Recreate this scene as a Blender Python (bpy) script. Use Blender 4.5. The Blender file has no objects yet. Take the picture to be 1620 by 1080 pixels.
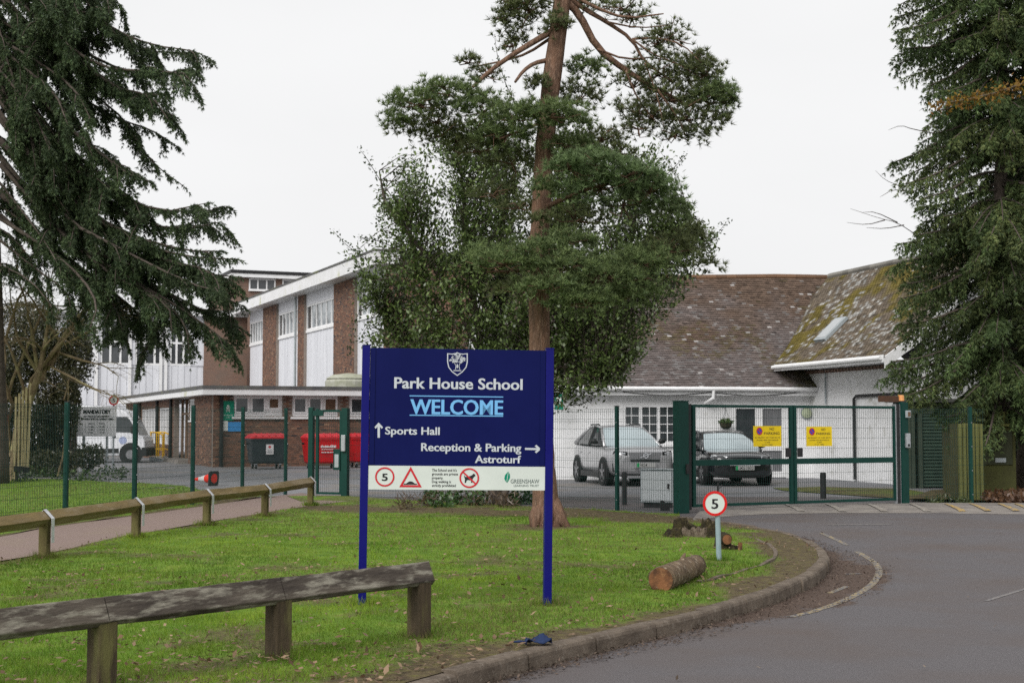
import bpy, bmesh, math, random
import numpy as np
from mathutils import Vector, Matrix
from mathutils.geometry import delaunay_2d_cdt
SC = bpy.context.scene
COL = SC.collection
R = math.radians
rnd = random.Random(7)
RNG = np.random.default_rng(11)

# ------------------------------------------------------------- camera, sky, sun, exposure
EYE, FPX, PITCH = 1.65, 2250.0, math.atan(132 / 2250.0)
cam_d = bpy.data.cameras.new('camera'); cam = bpy.data.objects.new('camera', cam_d); COL.objects.link(cam)
cam_d.sensor_width = 36; cam_d.lens = 50.0
cam.location = (0, 0, EYE); cam.rotation_euler = (R(90) + PITCH, 0, 0)
cam_d.clip_start = .1; cam_d.clip_end = 2000
cam_d.dof.use_dof = True; cam_d.dof.focus_distance = 13.5; cam_d.dof.aperture_fstop = 6.0
SC.camera = cam

world = bpy.data.worlds.new('World'); SC.world = world; world.use_nodes = True
wn = world.node_tree.nodes; wl = world.node_tree.links; wn.clear()
sky = wn.new('ShaderNodeTexSky'); sky.sky_type = 'NISHITA'; sky.sun_disc = False
sky.sun_elevation = R(40); sky.sun_rotation = R(210); sky.dust_density = 4.0
hs = wn.new('ShaderNodeHueSaturation'); hs.inputs['Saturation'].default_value = .03
mx = wn.new('ShaderNodeMix'); mx.data_type = 'RGBA'; mx.inputs[0].default_value = .93
mx.inputs[7].default_value = (4.95, 4.97, 5.0, 1)          # even cloud layer
bg = wn.new('ShaderNodeBackground'); bg.inputs['Strength'].default_value = .1
wo = wn.new('ShaderNodeOutputWorld')
wl.new(sky.outputs[0], hs.inputs['Color']); wl.new(hs.outputs[0], mx.inputs[6])
tcw = wn.new('ShaderNodeTexCoord'); cl = wn.new('ShaderNodeTexNoise'); cl.inputs['Scale'].default_value = 2.2; cl.inputs['Detail'].default_value = 4
mpw = wn.new('ShaderNodeMapping'); mpw.inputs['Scale'].default_value = (1, 1, 2.5); wl.new(tcw.outputs['Generated'], mpw.inputs[0]); wl.new(mpw.outputs[0], cl.inputs['Vector'])
mrw = wn.new('ShaderNodeMapRange'); mrw.inputs[1].default_value = .3; mrw.inputs[2].default_value = .7; mrw.inputs[3].default_value = .95; mrw.inputs[4].default_value = 1.03; wl.new(cl.outputs['Fac'], mrw.inputs[0])
vmw = wn.new('ShaderNodeVectorMath'); vmw.operation = 'SCALE'; wl.new(mx.outputs[2], vmw.inputs[0]); wl.new(mrw.outputs[0], vmw.inputs['Scale'])      # faint cloud tone
wl.new(vmw.outputs[0], bg.inputs[0]); wl.new(bg.outputs[0], wo.inputs[0])

sun_d = bpy.data.lights.new('sun', 'SUN'); sun_d.energy = 1.5; sun_d.angle = R(40); sun_d.color = (1, .98, .95)
sun = bpy.data.objects.new('sun', sun_d); COL.objects.link(sun); sun.rotation_euler = (R(50), 0, R(-30)); sun.location = (0, -20, 40)
vs = SC.view_settings; vs.view_transform = 'Standard'; vs.look = 'None'; vs.exposure = 0.9; vs.gamma = 1; vs.use_curve_mapping = False
SC.cycles.max_bounces = 6; SC.cycles.diffuse_bounces = 3; SC.cycles.transparent_max_bounces = 6
SC.cycles.use_denoising = False

# ------------------------------------------------------------- pixels of the photo to places
CO = Vector((0, 0, EYE)); cT, sT = math.cos(PITCH), math.sin(PITCH)
def ray(px, py):
    a, b = (px - 810) / FPX, (540 - py) / FPX
    return Vector((a, cT - b * sT, sT + b * cT))
def G(px, py, z=0.0):
    d = ray(px, py); t = (z - EYE) / d.z; return CO + d * t
def at(px, py, Y):
    d = ray(px, py); return CO + d * (Y / d.y)
def px2loc(M, px, py, c=0.0):
    Mi = M.inverted(); o = Mi @ CO; d = Mi.to_3x3() @ ray(px, py); t = (c - o.y) / d.y
    return o + d * t

# ------------------------------------------------------------- materials
def mat(name, c1, c2=None, scale=5.0, rough=.7, bump=0.0, bscale=None, metal=0.0, attr=False, spec=.25, lo=.35, hi=.65,
        detail=6.0, stretch=None, c3=None, s3=1.0, lo3=.5, hi3=.7, coat=0.0, bdist=.02):
    m = bpy.data.materials.new(name); m.use_nodes = True
    nt = m.node_tree; N = nt.nodes; L = nt.links; b = N['Principled BSDF']
    b.inputs['Roughness'].default_value = rough; b.inputs['Metallic'].default_value = metal
    b.inputs['Specular IOR Level'].default_value = spec; b.inputs['Coat Weight'].default_value = coat
    tc = N.new('ShaderNodeTexCoord'); vec = tc.outputs['Object']
    if stretch:
        mp = N.new('ShaderNodeMapping'); mp.inputs['Scale'].default_value = stretch; L.new(vec, mp.inputs[0]); vec = mp.outputs[0]
    def noise(s, d=detail):
        n = N.new('ShaderNodeTexNoise'); n.inputs['Scale'].default_value = s; n.inputs['Detail'].default_value = d
        n.inputs['Roughness'].default_value = .62
        L.new(vec, n.inputs['Vector']); return n.outputs['Fac']
    def ramp(f, a, c):
        r = N.new('ShaderNodeMapRange'); r.inputs[1].default_value = a; r.inputs[2].default_value = c; L.new(f, r.inputs[0]); return r.outputs[0]
    def mixc(f, A, B, mode='MIX'):
        x = N.new('ShaderNodeMix'); x.data_type = 'RGBA'; x.blend_type = mode
        if isinstance(f, float): x.inputs[0].default_value = f
        else: L.new(f, x.inputs[0])
        for s, q in ((6, A), (7, B)):
            if isinstance(q, (tuple, list)): x.inputs[s].default_value = (*q, 1)
            else: L.new(q, x.inputs[s])
        return x.outputs[2]
    col = c1
    if attr:
        at_ = N.new('ShaderNodeAttribute'); at_.attribute_name = 'col'; col = at_.outputs['Color']
    if c2 is not None:
        col = mixc(ramp(noise(scale), lo, hi), col, c2)
    if c3 is not None:
        col = mixc(ramp(noise(s3), lo3, hi3), col, c3)
    if isinstance(col, tuple): b.inputs['Base Color'].default_value = (*col, 1)
    else: L.new(col, b.inputs['Base Color'])
    if bump:
        bp = N.new('ShaderNodeBump'); bp.inputs['Strength'].default_value = bump; bp.inputs['Distance'].default_value = bdist
        L.new(noise(bscale or scale * 4), bp.inputs['Height']); L.new(bp.outputs[0], b.inputs['Normal'])
    m['ext'] = 0
    return m
def leafmat(name, trans=.3, rough=.5, spec=.3, k=1.0):
    m = bpy.data.materials.new(name); m.use_nodes = True
    nt = m.node_tree; N = nt.nodes; L = nt.links; b = N['Principled BSDF']; out = N['Material Output']
    a = N.new('ShaderNodeAttribute'); a.attribute_name = 'col'
    L.new(a.outputs['Color'], b.inputs['Base Color']); b.inputs['Roughness'].default_value = rough
    b.inputs['Specular IOR Level'].default_value = spec
    t = N.new('ShaderNodeBsdfTranslucent'); L.new(a.outputs['Color'], t.inputs[0])
    x = N.new('ShaderNodeMixShader'); x.inputs[0].default_value = trans
    L.new(b.outputs[0], x.inputs[1]); L.new(t.outputs[0], x.inputs[2]); L.new(x.outputs[0], out.inputs[0])
    return m
def glassmat(name, tint, rough=.05, spec=.8):
    m = mat(name, tint, rough=rough, spec=spec); return m

# ------------------------------------------------------------- mesh builder
def V3(p): return np.array([p[0], p[1], p[2]], float)
class MB:
    def __init__(s): s.v = []; s.f = []; s.c = []; s.n = 0; s.cur = (1, 1, 1); s.use = False
    def col(s, c): s.cur = c; s.use = True; return s
    def add(s, vs, fs, c=None):
        b = s.n; s.v += [tuple(map(float, p)) for p in vs]; s.n += len(vs)
        for f in fs: s.f.append([i + b for i in f]); s.c.append(c or s.cur)
        return s
    def box(s, c, d, rz=0.0, c_=None):
        x, y, z = d[0] / 2, d[1] / 2, d[2] / 2; co, si = math.cos(rz), math.sin(rz); P = []
        for a, b, e in ((-1, -1, -1), (1, -1, -1), (1, 1, -1), (-1, 1, -1), (-1, -1, 1), (1, -1, 1), (1, 1, 1), (-1, 1, 1)):
            P.append((c[0] + a * x * co - b * y * si, c[1] + a * x * si + b * y * co, c[2] + e * z))
        return s.add(P, ((0, 3, 2, 1), (4, 5, 6, 7), (0, 1, 5, 4), (1, 2, 6, 5), (2, 3, 7, 6), (3, 0, 4, 7)), c_)
    def bx(s, x0, x1, y0, y1, z0, z1, c_=None):
        return s.box(((x0 + x1) / 2, (y0 + y1) / 2, (z0 + z1) / 2), (abs(x1 - x0), abs(y1 - y0), abs(z1 - z0)), 0, c_)
    def bar(s, p, q, w, h, up=(0, 0, 1), c_=None):
        p, q = Vector(p), Vector(q); d = (q - p).normalized(); u = Vector(up)
        if abs(d.dot(u)) > .98: u = Vector((0, 1, 0))
        a = d.cross(u).normalized() * (w / 2); b = a.cross(d).normalized() * (h / 2)
        P = [p - a - b, p + a - b, p + a + b, p - a + b, q - a - b, q + a - b, q + a + b, q - a + b]
        return s.add(P, ((0, 1, 2, 3), (7, 6, 5, 4), (0, 4, 5, 1), (1, 5, 6, 2), (2, 6, 7, 3), (3, 7, 4, 0)), c_)
    def tube(s, pts, rad, n=8, cap=True, c_=None, jag=0.0):
        pts = [Vector(p) for p in pts]; rad = rad if isinstance(rad, (list, tuple)) else [rad] * len(pts); P = []; F = []
        ref = None
        for i, p in enumerate(pts):
            d = (pts[min(i + 1, len(pts) - 1)] - pts[max(i - 1, 0)]).normalized()
            if ref is None: ref = Vector((1, 0, 0)) if abs(d.x) < .8 else Vector((0, 1, 0))
            a = (ref - d * ref.dot(d)).normalized(); b = d.cross(a); ref = a
            for k in range(n):
                t = 2 * math.pi * k / n; rr = rad[i] * (1 + (rnd.uniform(-jag, jag) if jag else 0))
                P.append(p + (a * math.cos(t) + b * math.sin(t)) * rr)
        for i in range(len(pts) - 1):
            for k in range(n):
                F.append((i * n + k, i * n + (k + 1) % n, (i + 1) * n + (k + 1) % n, (i + 1) * n + k))
        if cap: F.append(tuple(range(n - 1, -1, -1))); F.append(tuple((len(pts) - 1) * n + k for k in range(n)))
        return s.add(P, F, c_)
    def disc(s, c, r0, r1, axis, n=20, c_=None):
        """prism of radius r0 at c, r1 at c+axis"""
        c, ax = Vector(c), Vector(axis)
        return s.tube([c, c + ax], [r0, r1], n, True, c_)
    def ring(s, c, ro, ri, axis, n=28, c_=None):
        c, ax = Vector(c), Vector(axis); d = ax.normalized(); ref = Vector((1, 0, 0)) if abs(d.x) < .8 else Vector((0, 0, 1))
        a = (ref - d * ref.dot(d)).normalized(); b = d.cross(a); P = []; F = []
        for k in range(n):
            t = 2 * math.pi * k / n; u = a * math.cos(t) + b * math.sin(t)
            P += [c + u * ro, c + u * ri, c + ax + u * ro, c + ax + u * ri]
        for k in range(n):
            i, j = 4 * k, 4 * ((k + 1) % n)
            F += [(i + 2, j + 2, j + 3, i + 3), (i, i + 1, j + 1, j), (i, j, j + 2, i + 2), (i + 1, i + 3, j + 3, j + 1)]
        return s.add(P, F, c_)
    def prism(s, poly, axis, c_=None):
        """closed polygon (list of 3D points) swept by axis"""
        n = len(poly); ax = Vector(axis); P = [Vector(p) for p in poly]; P += [p + ax for p in P[:n]]
        F = [tuple(range(n - 1, -1, -1)), tuple(range(n, 2 * n))] + [(i, (i + 1) % n, n + (i + 1) % n, n + i) for i in range(n)]
        return s.add(P, F, c_)
    def grid(s, rows, c_=None, close=False):
        nr, nc = len(rows), len(rows[0]); P = [p for r in rows for p in r]; F = []
        for i in range(nr - 1):
            for j in range(nc - (0 if close else 1)):
                k = (j + 1) % nc; F.append((i * nc + j, i * nc + k, (i + 1) * nc + k, (i + 1) * nc + j))
        return s.add(P, F, c_)
    def build(s, name, m, parent=None, smooth=False, stuff=False, bevel=0.0, subsurf=0, fixn=False):
        me = bpy.data.meshes.new(name); me.from_pydata(s.v, [], s.f)
        if s.use:
            a = me.attributes.new('col', 'FLOAT_COLOR', 'FACE')
            a.data.foreach_set('color', np.array([(*c, 1) for c in s.c], np.float32).ravel())
        me.materials.append(m)
        if fixn:
            bm = bmesh.new(); bm.from_mesh(me); bmesh.ops.recalc_face_normals(bm, faces=bm.faces); bm.to_mesh(me); bm.free()
        if smooth: me.polygons.foreach_set('use_smooth', [True] * len(me.polygons))
        o = bpy.data.objects.new(name, me); COL.objects.link(o)
        if parent: o.parent = parent
        if stuff: o['kind'] = 'stuff'
        if bevel:
            md = o.modifiers.new('bevel', 'BEVEL'); md.width = bevel; md.segments = 2; md.limit_method = 'ANGLE'; md.angle_limit = R(40)
        if subsurf:
            md = o.modifiers.new('subsurf', 'SUBSURF'); md.levels = subsurf; md.render_levels = subsurf
        return o
def mass(name, verts, faces, cols, m, parent=None, stuff=False):
    """numpy mesh: verts (N,3), faces (M,k), cols (M,3)"""
    me = bpy.data.meshes.new(name); nv, (nf, k) = len(verts), faces.shape
    me.vertices.add(nv); me.vertices.foreach_set('co', verts.astype(np.float32).ravel())
    me.loops.add(nf * k); me.loops.foreach_set('vertex_index', faces.astype(np.int32).ravel())
    me.polygons.add(nf); me.polygons.foreach_set('loop_start', np.arange(0, nf * k, k, dtype=np.int32))
    me.update(calc_edges=True); me.validate()
    a = me.attributes.new('col', 'FLOAT_COLOR', 'FACE')
    a.data.foreach_set('color', np.concatenate([cols, np.ones((nf, 1))], 1).astype(np.float32).ravel())
    me.materials.append(m); o = bpy.data.objects.new(name, me); COL.objects.link(o)
    if parent: o.parent = parent
    if stuff: o['kind'] = 'stuff'
    return o
def tag(o, label=None, cat=None, group=None, kind=None):
    if label: o['label'] = label
    if cat: o['category'] = cat
    if group: o['group'] = group
    if kind: o['kind'] = kind
    return o
def thing(name, label, cat, loc=(0, 0, 0), rz=0.0, group=None, lean=0.0):
    o = bpy.data.objects.new(name, None); COL.objects.link(o); o.location = loc; o.rotation_euler = (0, lean, rz)
    o.empty_display_size = .2
    return tag(o, label, cat, group)
def mtx(o): return Matrix.Translation(o.location) @ o.rotation_euler.to_matrix().to_4x4()
def copy_tree(o, parent=None):
    c = o.copy(); COL.objects.link(c)
    if parent: c.parent = parent
    for ch in list(o.children): copy_tree(ch, c)
    return c
def text(body, name, m, parent, x0, x1, z0, z1, y, bold=0.0, shear=0.0, ext=.0015, fit=True, align='L'):
    """lettering on the local plane y, facing -y, fitted to the box; z0 baseline, z1 cap top"""
    cu = bpy.data.curves.new(name, 'FONT'); cu.body = body; cu.size = 1; cu.extrude = 0; cu.offset = min(bold, .012); cu.shear = shear
    cu.resolution_u = 3
    to = bpy.data.objects.new(name, cu); COL.objects.link(to); bpy.context.view_layer.update()
    me = bpy.data.meshes.new_from_object(to.evaluated_get(bpy.context.evaluated_depsgraph_get()))
    bpy.data.objects.remove(to); bpy.data.curves.remove(cu)
    n = len(me.vertices); co = np.empty(n * 3, np.float32); me.vertices.foreach_get('co', co); co = co.reshape(-1, 3)
    cap = .729 if not hasattr(text, 'cap') else text.cap
    sz = (z1 - z0) / cap; w = co[:, 0].max() - co[:, 0].min(); heavy = bold > .018; sx = (x1 - x0) / w if fit else sz
    out = np.empty_like(co); off = x0 - co[:, 0].min() * sx
    out[:, 0] = co[:, 0] * sx + off; out[:, 2] = co[:, 1] * sz + z0; out[:, 1] = y
    me.vertices.foreach_set('co', out.ravel()); me.materials.clear(); me.materials.append(m); me.update()
    if heavy:      # heavier strokes: the same letters again, a hair to either side and in front
        bm = bmesh.new(); bm.from_mesh(me); dx = (.016 if bold < .04 else .05) * sz
        for k, s_ in enumerate((-1, 1)):
            g_ = bmesh.ops.duplicate(bm, geom=[f for f in bm.faces][:len(me.polygons)] + [e for e in bm.edges][:len(me.edges)] + [v for v in bm.verts][:len(me.vertices)])
            for v in g_['geom']:
                if isinstance(v, bmesh.types.BMVert): v.co.x += s_ * dx; v.co.y -= .0004 * (k + 1)
        bm.to_mesh(me); bm.free(); me.update()
    o = bpy.data.objects.new(name, me); COL.objects.link(o); o.parent = parent
    return o
def inpoly(p, poly):
    x, y = p; c = False; j = len(poly) - 1
    for i in range(len(poly)):
        xi, yi = poly[i]; xj, yj = poly[j]
        if (yi > y) != (yj > y) and x < (xj - xi) * (y - yi) / (yj - yi) + xi: c = not c
        j = i
    return c
def inpoly_np(P, poly):
    x, y = P[:, 0], P[:, 1]; c = np.zeros(len(P), bool); j = len(poly) - 1
    for i in range(len(poly)):
        xi, yi = poly[i]; xj, yj = poly[j]
        if yi != yj: c ^= ((yi > y) != (yj > y)) & (x < (xj - xi) * (y - yi) / (yj - yi) + xi)
        j = i
    return c
def dist_poly(P, line):
    """distance of points (N,2) to an open polyline"""
    best = np.full(len(P), 1e9)
    for a, b in zip(line[:-1], line[1:]):
        a = np.array(a); b = np.array(b); d = b - a; t = np.clip(((P - a) @ d) / (d @ d), 0, 1)
        best = np.minimum(best, np.linalg.norm(P - (a + t[:, None] * d), axis=1))
    return best
def resample(pts, step):
    pts = [np.array(p, float) for p in pts]; out = [pts[0]]; carry = 0.0
    for a, b in zip(pts[:-1], pts[1:]):
        L = np.linalg.norm(b - a); t = step - carry
        while t <= L: out.append(a + (b - a) * t / L); t += step
        carry = L - (t - step)
    out.append(pts[-1]); return out
def smooth_line(pts, it=2):
    pts = [np.array(p, float) for p in pts]
    for _ in range(it):
        q = [pts[0]]
        for a, b in zip(pts[:-1], pts[1:]): q += [a * .75 + b * .25, a * .25 + b * .75]
        pts = q + [pts[-1]]
    return pts
PERM = RNG.random((64, 64))
def vnoise(P, s):
    q = P * s; i = np.floor(q).astype(int); f = q - i; f = f * f * (3 - 2 * f)
    g_ = lambda a, b: PERM[a % 64, b % 64]
    x, y = i[:, 0], i[:, 1]
    return (g_(x, y) * (1 - f[:, 0]) + g_(x + 1, y) * f[:, 0]) * (1 - f[:, 1]) + (g_(x, y + 1) * (1 - f[:, 0]) + g_(x + 1, y + 1) * f[:, 0]) * f[:, 1]
# ------------------------------------------------------------- palette
M = {}
M['tarmac'] = mat('tarmac', (.055, .051, .054), (.168, .156, .161), 110, .85, .6, 160, lo=.3, hi=.72, detail=3, c3=(.105, .088, .083), s3=.45, lo3=.42, hi3=.66, bdist=.01)
M['yard'] = mat('yard_tarmac', (.15, .15, .16), (.20, .20, .21), 2.5, .75, .2, 90, c3=(.19, .165, .14), s3=.35, lo3=.5, hi3=.7)
M['path'] = mat('pink_path_tarmac', (.185, .135, .118), (.25, .185, .16), 60, .85, .3, 200, c3=(.22, .17, .13), s3=1.2, lo3=.5, hi3=.75)
M['hump'] = mat('ramp_tarmac', (.19, .17, .155), (.26, .235, .21), 3, .85, .3, 150, c3=(.14, .125, .12), s3=1.4, lo3=.5, hi3=.65)
M['kerb'] = mat('kerb_concrete', (.165, .132, .102), (.085, .066, .05), 5, .9, .5, 60, c3=(.23, .20, .165), s3=22, lo3=.55, hi3=.75)
M['earth'] = mat('earth', (.07, .055, .04), (.11, .085, .06), 4, .95, .6, 30)
M['leaf'] = leafmat('conifer_needles', .25, .55, .25)
M['holly'] = leafmat('holly_leaves', .2, .33, .5)
M['grass'] = leafmat('grass_blades', .4, .6, .2)
M['litter'] = leafmat('fallen_leaf', .2, .7, .2)
M['twig'] = mat('twig_bark', (.10, .075, .055), (.17, .135, .09), 9, .9)
M['bark'] = mat('dark_bark', (.06, .047, .04), (.11, .09, .075), 9, .95, .8, 25)
M['pinebark'] = mat('pine_bark', (.215, .122, .080), (.115, .072, .05), 6, .95, 1.0, 11, stretch=(2.6, 2.6, .55), c3=(.29, .19, .135), s3=13, lo3=.52, hi3=.66, bdist=.06)

# ------------------------------------------------------------- ground sheets
def zroad(Y):
    t = min(1, max(0, (Y - 19.0) / 6.0)); t = t * t * (3 - 2 * t); return -.135 + .13 * t
g = MB(); g.add([(-600, -200, -.4), (600, -200, -.4), (600, 900, -.4), (-600, 900, -.4)], [(0, 1, 2, 3)])
tag(g.build('ground', M['earth']), kind='structure')
g = MB(); g.grid([[(x, y, zroad(33)) for x in (-60, 0, 60)] for y in (33, 60, 130)]); tag(g.build('school_yard', M['yard']), kind='structure')

KPX = [(674, 1077), (758, 1053.6), (880, 1020), (954, 1004), (1030, 986), (1096, 971.5), (1152.6, 956), (1209, 939.4), (1246, 927.5), (1289, 906),
       (1303, 898), (1312, 886), (1310, 873.6), (1294.6, 859), (1277.6, 851), (1246, 841), (1209, 834.4), (1164, 828), (1120, 822), (1079, 818)]
kf = [(-10, -7), (-6.8, -1.5), (-4.4, 2.6), (-2.3, 6.2)] + [tuple(G(*p))[:2] for p in KPX]
KERB = resample(smooth_line(kf, 2), .12)          # outer (road side) line of the kerb top
KN = []
for i in range(len(KERB)):
    d = KERB[min(i + 2, len(KERB) - 1)] - KERB[max(i - 2, 0)]; d /= np.linalg.norm(d); KN.append(np.array([-d[1], d[0]]))   # towards the lawn
def ktop(Y): return 0.0 if Y < 21 else -.0 + (Y - 21) / 4.5 * .012
kerb = bpy.data.objects.new('kerb', None); COL.objects.link(kerb); kerb['kind'] = 'structure'
i = 0; WK = .13
krnd = random.Random(3)
while i < len(KERB) - 4:
    curved = 15.2 < KERB[i][1] < 20.5
    L = 4 if (16.4 < KERB[i][1] < 18.4) else 8
    j = min(i + L, len(KERB) - 1); dz = krnd.uniform(-.014, .012); off = krnd.uniform(-.014, .014); rows = []
    for k in range(i, j + 1):
        p, n = KERB[k], KN[k]
        if k == i: p = p + (KERB[k + 1] - p) * .11
        if k == j: p = p + (KERB[k - 1] - p) * .11
        zt = ktop(p[1]) + dz; zb = zroad(p[1]) - .08; pr = []
        for o_, z in ((-.012, zb), (-.004, zt - .035), (.006, zt - .012), (.022, zt), (WK, zt), (WK, zb)):
            q = p + n * (o_ + off); pr.append((q[0], q[1], z))
        rows.append(pr)
    m_ = MB(); m_.grid(rows, close=True); nn = len(rows[0]); m_.add(rows[0], [tuple(range(nn))]); m_.add(rows[-1], [tuple(range(nn - 1, -1, -1))])
    m_.build('kerb_stone', M['kerb'], kerb); i = j

ys = [-12, -6, 0, 4, 7, 8] + [8 + .2 * i for i in range(1, 111)] + [30.5, 33]
xs = [-60, -30, -15, -8, -5] + [-3 + .2 * i for i in range(0, 56)] + [8.5, 9, 10, 12, 16, 24, 60]
g = MB(); g.grid([[(x, y, zroad(y)) for x in xs] for y in ys]); rd_ = tag(g.build('road', M['tarmac'], smooth=True), kind='structure')
def dirt_(P):
    d = dist_poly(P, [tuple(k) for k in KERB[::3]]); n = vnoise(P, 1.9) * .5 + vnoise(P, 6.1) * .5
    w = np.interp(P[:, 1], [8, 11, 13, 14.5, 16, 18, 19.5, 21, 24], [.08, .15, .3, .7, .95, .75, .45, .25, .15]); return np.clip((w + (n - .5) * .7 - d) / .35, 0, 1)
P_ = np.array([(x, y) for y in ys for x in xs], float); a_ = rd_.data.attributes.new('dirt', 'FLOAT', 'POINT'); a_.data.foreach_set('value', dirt_(P_).astype(np.float32))
def add_dirt(m):
    nt = m.node_tree; N = nt.nodes; L = nt.links; b = N['Principled BSDF']; src = b.inputs['Base Color'].links[0].from_socket
    a = N.new('ShaderNodeAttribute'); a.attribute_name = 'dirt'; tc = N.new('ShaderNodeTexCoord'); n1 = N.new('ShaderNodeTexNoise'); n1.inputs['Scale'].default_value = 11; n1.inputs['Detail'].default_value = 8; L.new(tc.outputs['Object'], n1.inputs[0])
    ma = N.new('ShaderNodeMath'); ma.operation = 'MULTIPLY_ADD'; L.new(n1.outputs[0], ma.inputs[0]); ma.inputs[1].default_value = 1.1; L.new(a.outputs['Fac'], ma.inputs[2])
    mr = N.new('ShaderNodeMapRange'); mr.inputs[1].default_value = .8; mr.inputs[2].default_value = 1.25; L.new(ma.outputs[0], mr.inputs[0])
    x = N.new('ShaderNodeMix'); x.data_type = 'RGBA'; L.new(mr.outputs[0], x.inputs[0]); L.new(src, x.inputs[6]); x.inputs[7].default_value = (.085, .058, .045, 1); L.new(x.outputs[2], b.inputs['Base Color'])
add_dirt(M['tarmac'])
PR = [tuple(G(*p))[:2] for p in ((0, 888), (65, 878), (220, 845), (330, 826), (430, 810), (492, 800))]
PL = [tuple(G(*p))[:2] for p in ((0, 850), (75, 835), (200, 818), (330, 800), (410, 788), (478, 780))]
PR = [(-11, -7), (-9, 1), (-7.4, 9)] + PR; PL = [(-13.2, -7), (-11, 1), (-9.2, 10)] + PL
KB = [tuple(p + n * (WK - .02)) for p, n in zip(KERB, KN)][::2]
FENCE_M = [tuple(G(545, 785))[:2], tuple(G(970, 807))[:2], tuple(G(1072, 811))[:2]]
SOILBAND = [tuple(G(*p))[:2] for p in ((495, 803), (560, 806), (680, 808), (800, 812), (860, 814), (930, 812), (1080, 822))]
# lawn A between kerb and path, up to the middle fence
LAWN_A = KB + [tuple(G(1075, 813))[:2], (1.95, 27.6)] + [(-3.9, 32.9), (-4.7, 33.2), (-5.2, 33.0)] + [p for p in PR[::-1]]
def sheet(name, poly, step, zf, m, attrf=None, kind='structure', margin=.3, inner=True):
    poly = [np.array(p, float) for p in poly]
    bd = []
    for a, b in zip(poly, poly[1:] + poly[:1]):
        L = np.linalg.norm(b - a); n = max(1, int(L / (step * 2)))
        bd += [a + (b - a) * k / n for k in range(n)]
    P = np.array(bd); lo, hi = P.min(0), P.max(0)
    X, Y = np.meshgrid(np.arange(lo[0], hi[0], step), np.arange(lo[1], hi[1], step)); I = np.stack([X.ravel(), Y.ravel()], 1)
    I = I + RNG.uniform(-.3, .3, I.shape) * step
    I = I[inpoly_np(I, bd)]; dd = dist_poly(I, bd + bd[:1]); I = I[dd > step * .4]
    pts = [Vector((p[0], p[1])) for p in bd] + [Vector((p[0], p[1])) for p in I]
    nb = len(bd)
    r = delaunay_2d_cdt(pts, [(k, (k + 1) % nb) for k in range(nb)], [], 1, 1e-5)
    vs_ = np.array([(v.x, v.y) for v in r[0]]); z = zf(vs_)
    me = bpy.data.meshes.new(name); me.from_pydata([(a, b, c) for (a, b), c in zip(vs_, z)], [], [list(f) for f in r[2]])
    bm = bmesh.new(); bm.from_mesh(me); bmesh.ops.recalc_face_normals(bm, faces=bm.faces)
    if sum(f.normal.z for f in bm.faces) < 0: bmesh.ops.reverse_faces(bm, faces=bm.faces)
    bm.to_mesh(me); bm.free()
    if attrf is not None:
        a = me.attributes.new('soil', 'FLOAT', 'POINT'); a.data.foreach_set('value', attrf(vs_).astype(np.float32))
    me.polygons.foreach_set('use_smooth', [True] * len(me.polygons)); me.materials.append(m)
    o = bpy.data.objects.new(name, me); COL.objects.link(o); o['kind'] = kind
    return o
def soil_a(P):
    d = dist_poly(P, [tuple(k) for k in KERB[::3]]); n = vnoise(P, 1.7) * .6 + vnoise(P, 5.1) * .4
    w = np.interp(P[:, 1], [0, 9, 11.5, 14, 17, 20, 24], [.9, .75, .55, .6, 1.0, 1.0, .6])
    s = np.clip((w + (n - .5) * .9 - d) / .35, 0, 1)
    db = dist_poly(P, SOILBAND); s2 = np.clip((1.25 + (n - .5) * 1.4 - db) / .6, 0, 1)
    far = np.clip((P[:, 1] - 26.5) / 1.5, 0, 1) * .5
    n2 = vnoise(P + 31, .9) * .5 + vnoise(P + 7, 2.7) * .5
    pine = np.array(G(866, 835))[:2]; dp = np.linalg.norm(P - pine, axis=1); s3 = np.clip((1.1 + (n - .5) - dp) / .7, 0, 1) * .8
    patch = np.clip((n2 - .56) / .16, 0, 1) * .62
    dpth = dist_poly(P, PR); s4 = np.clip((.12 + (n - .5) * .5 - dpth) / .2, 0, 1)
    return np.clip(np.maximum.reduce([s, s2, s3, patch, far * (n2 > .45), s4]), 0, 1)
def z_a(P):
    k = np.clip(dist_poly(P, [tuple(q) for q in KERB[::3]]) / .7 - .1, 0, 1)
    return -.006 + k * (.02 + (vnoise(P, .8) - .5) * .05 + (vnoise(P, 3.0) - .5) * .02)
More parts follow.
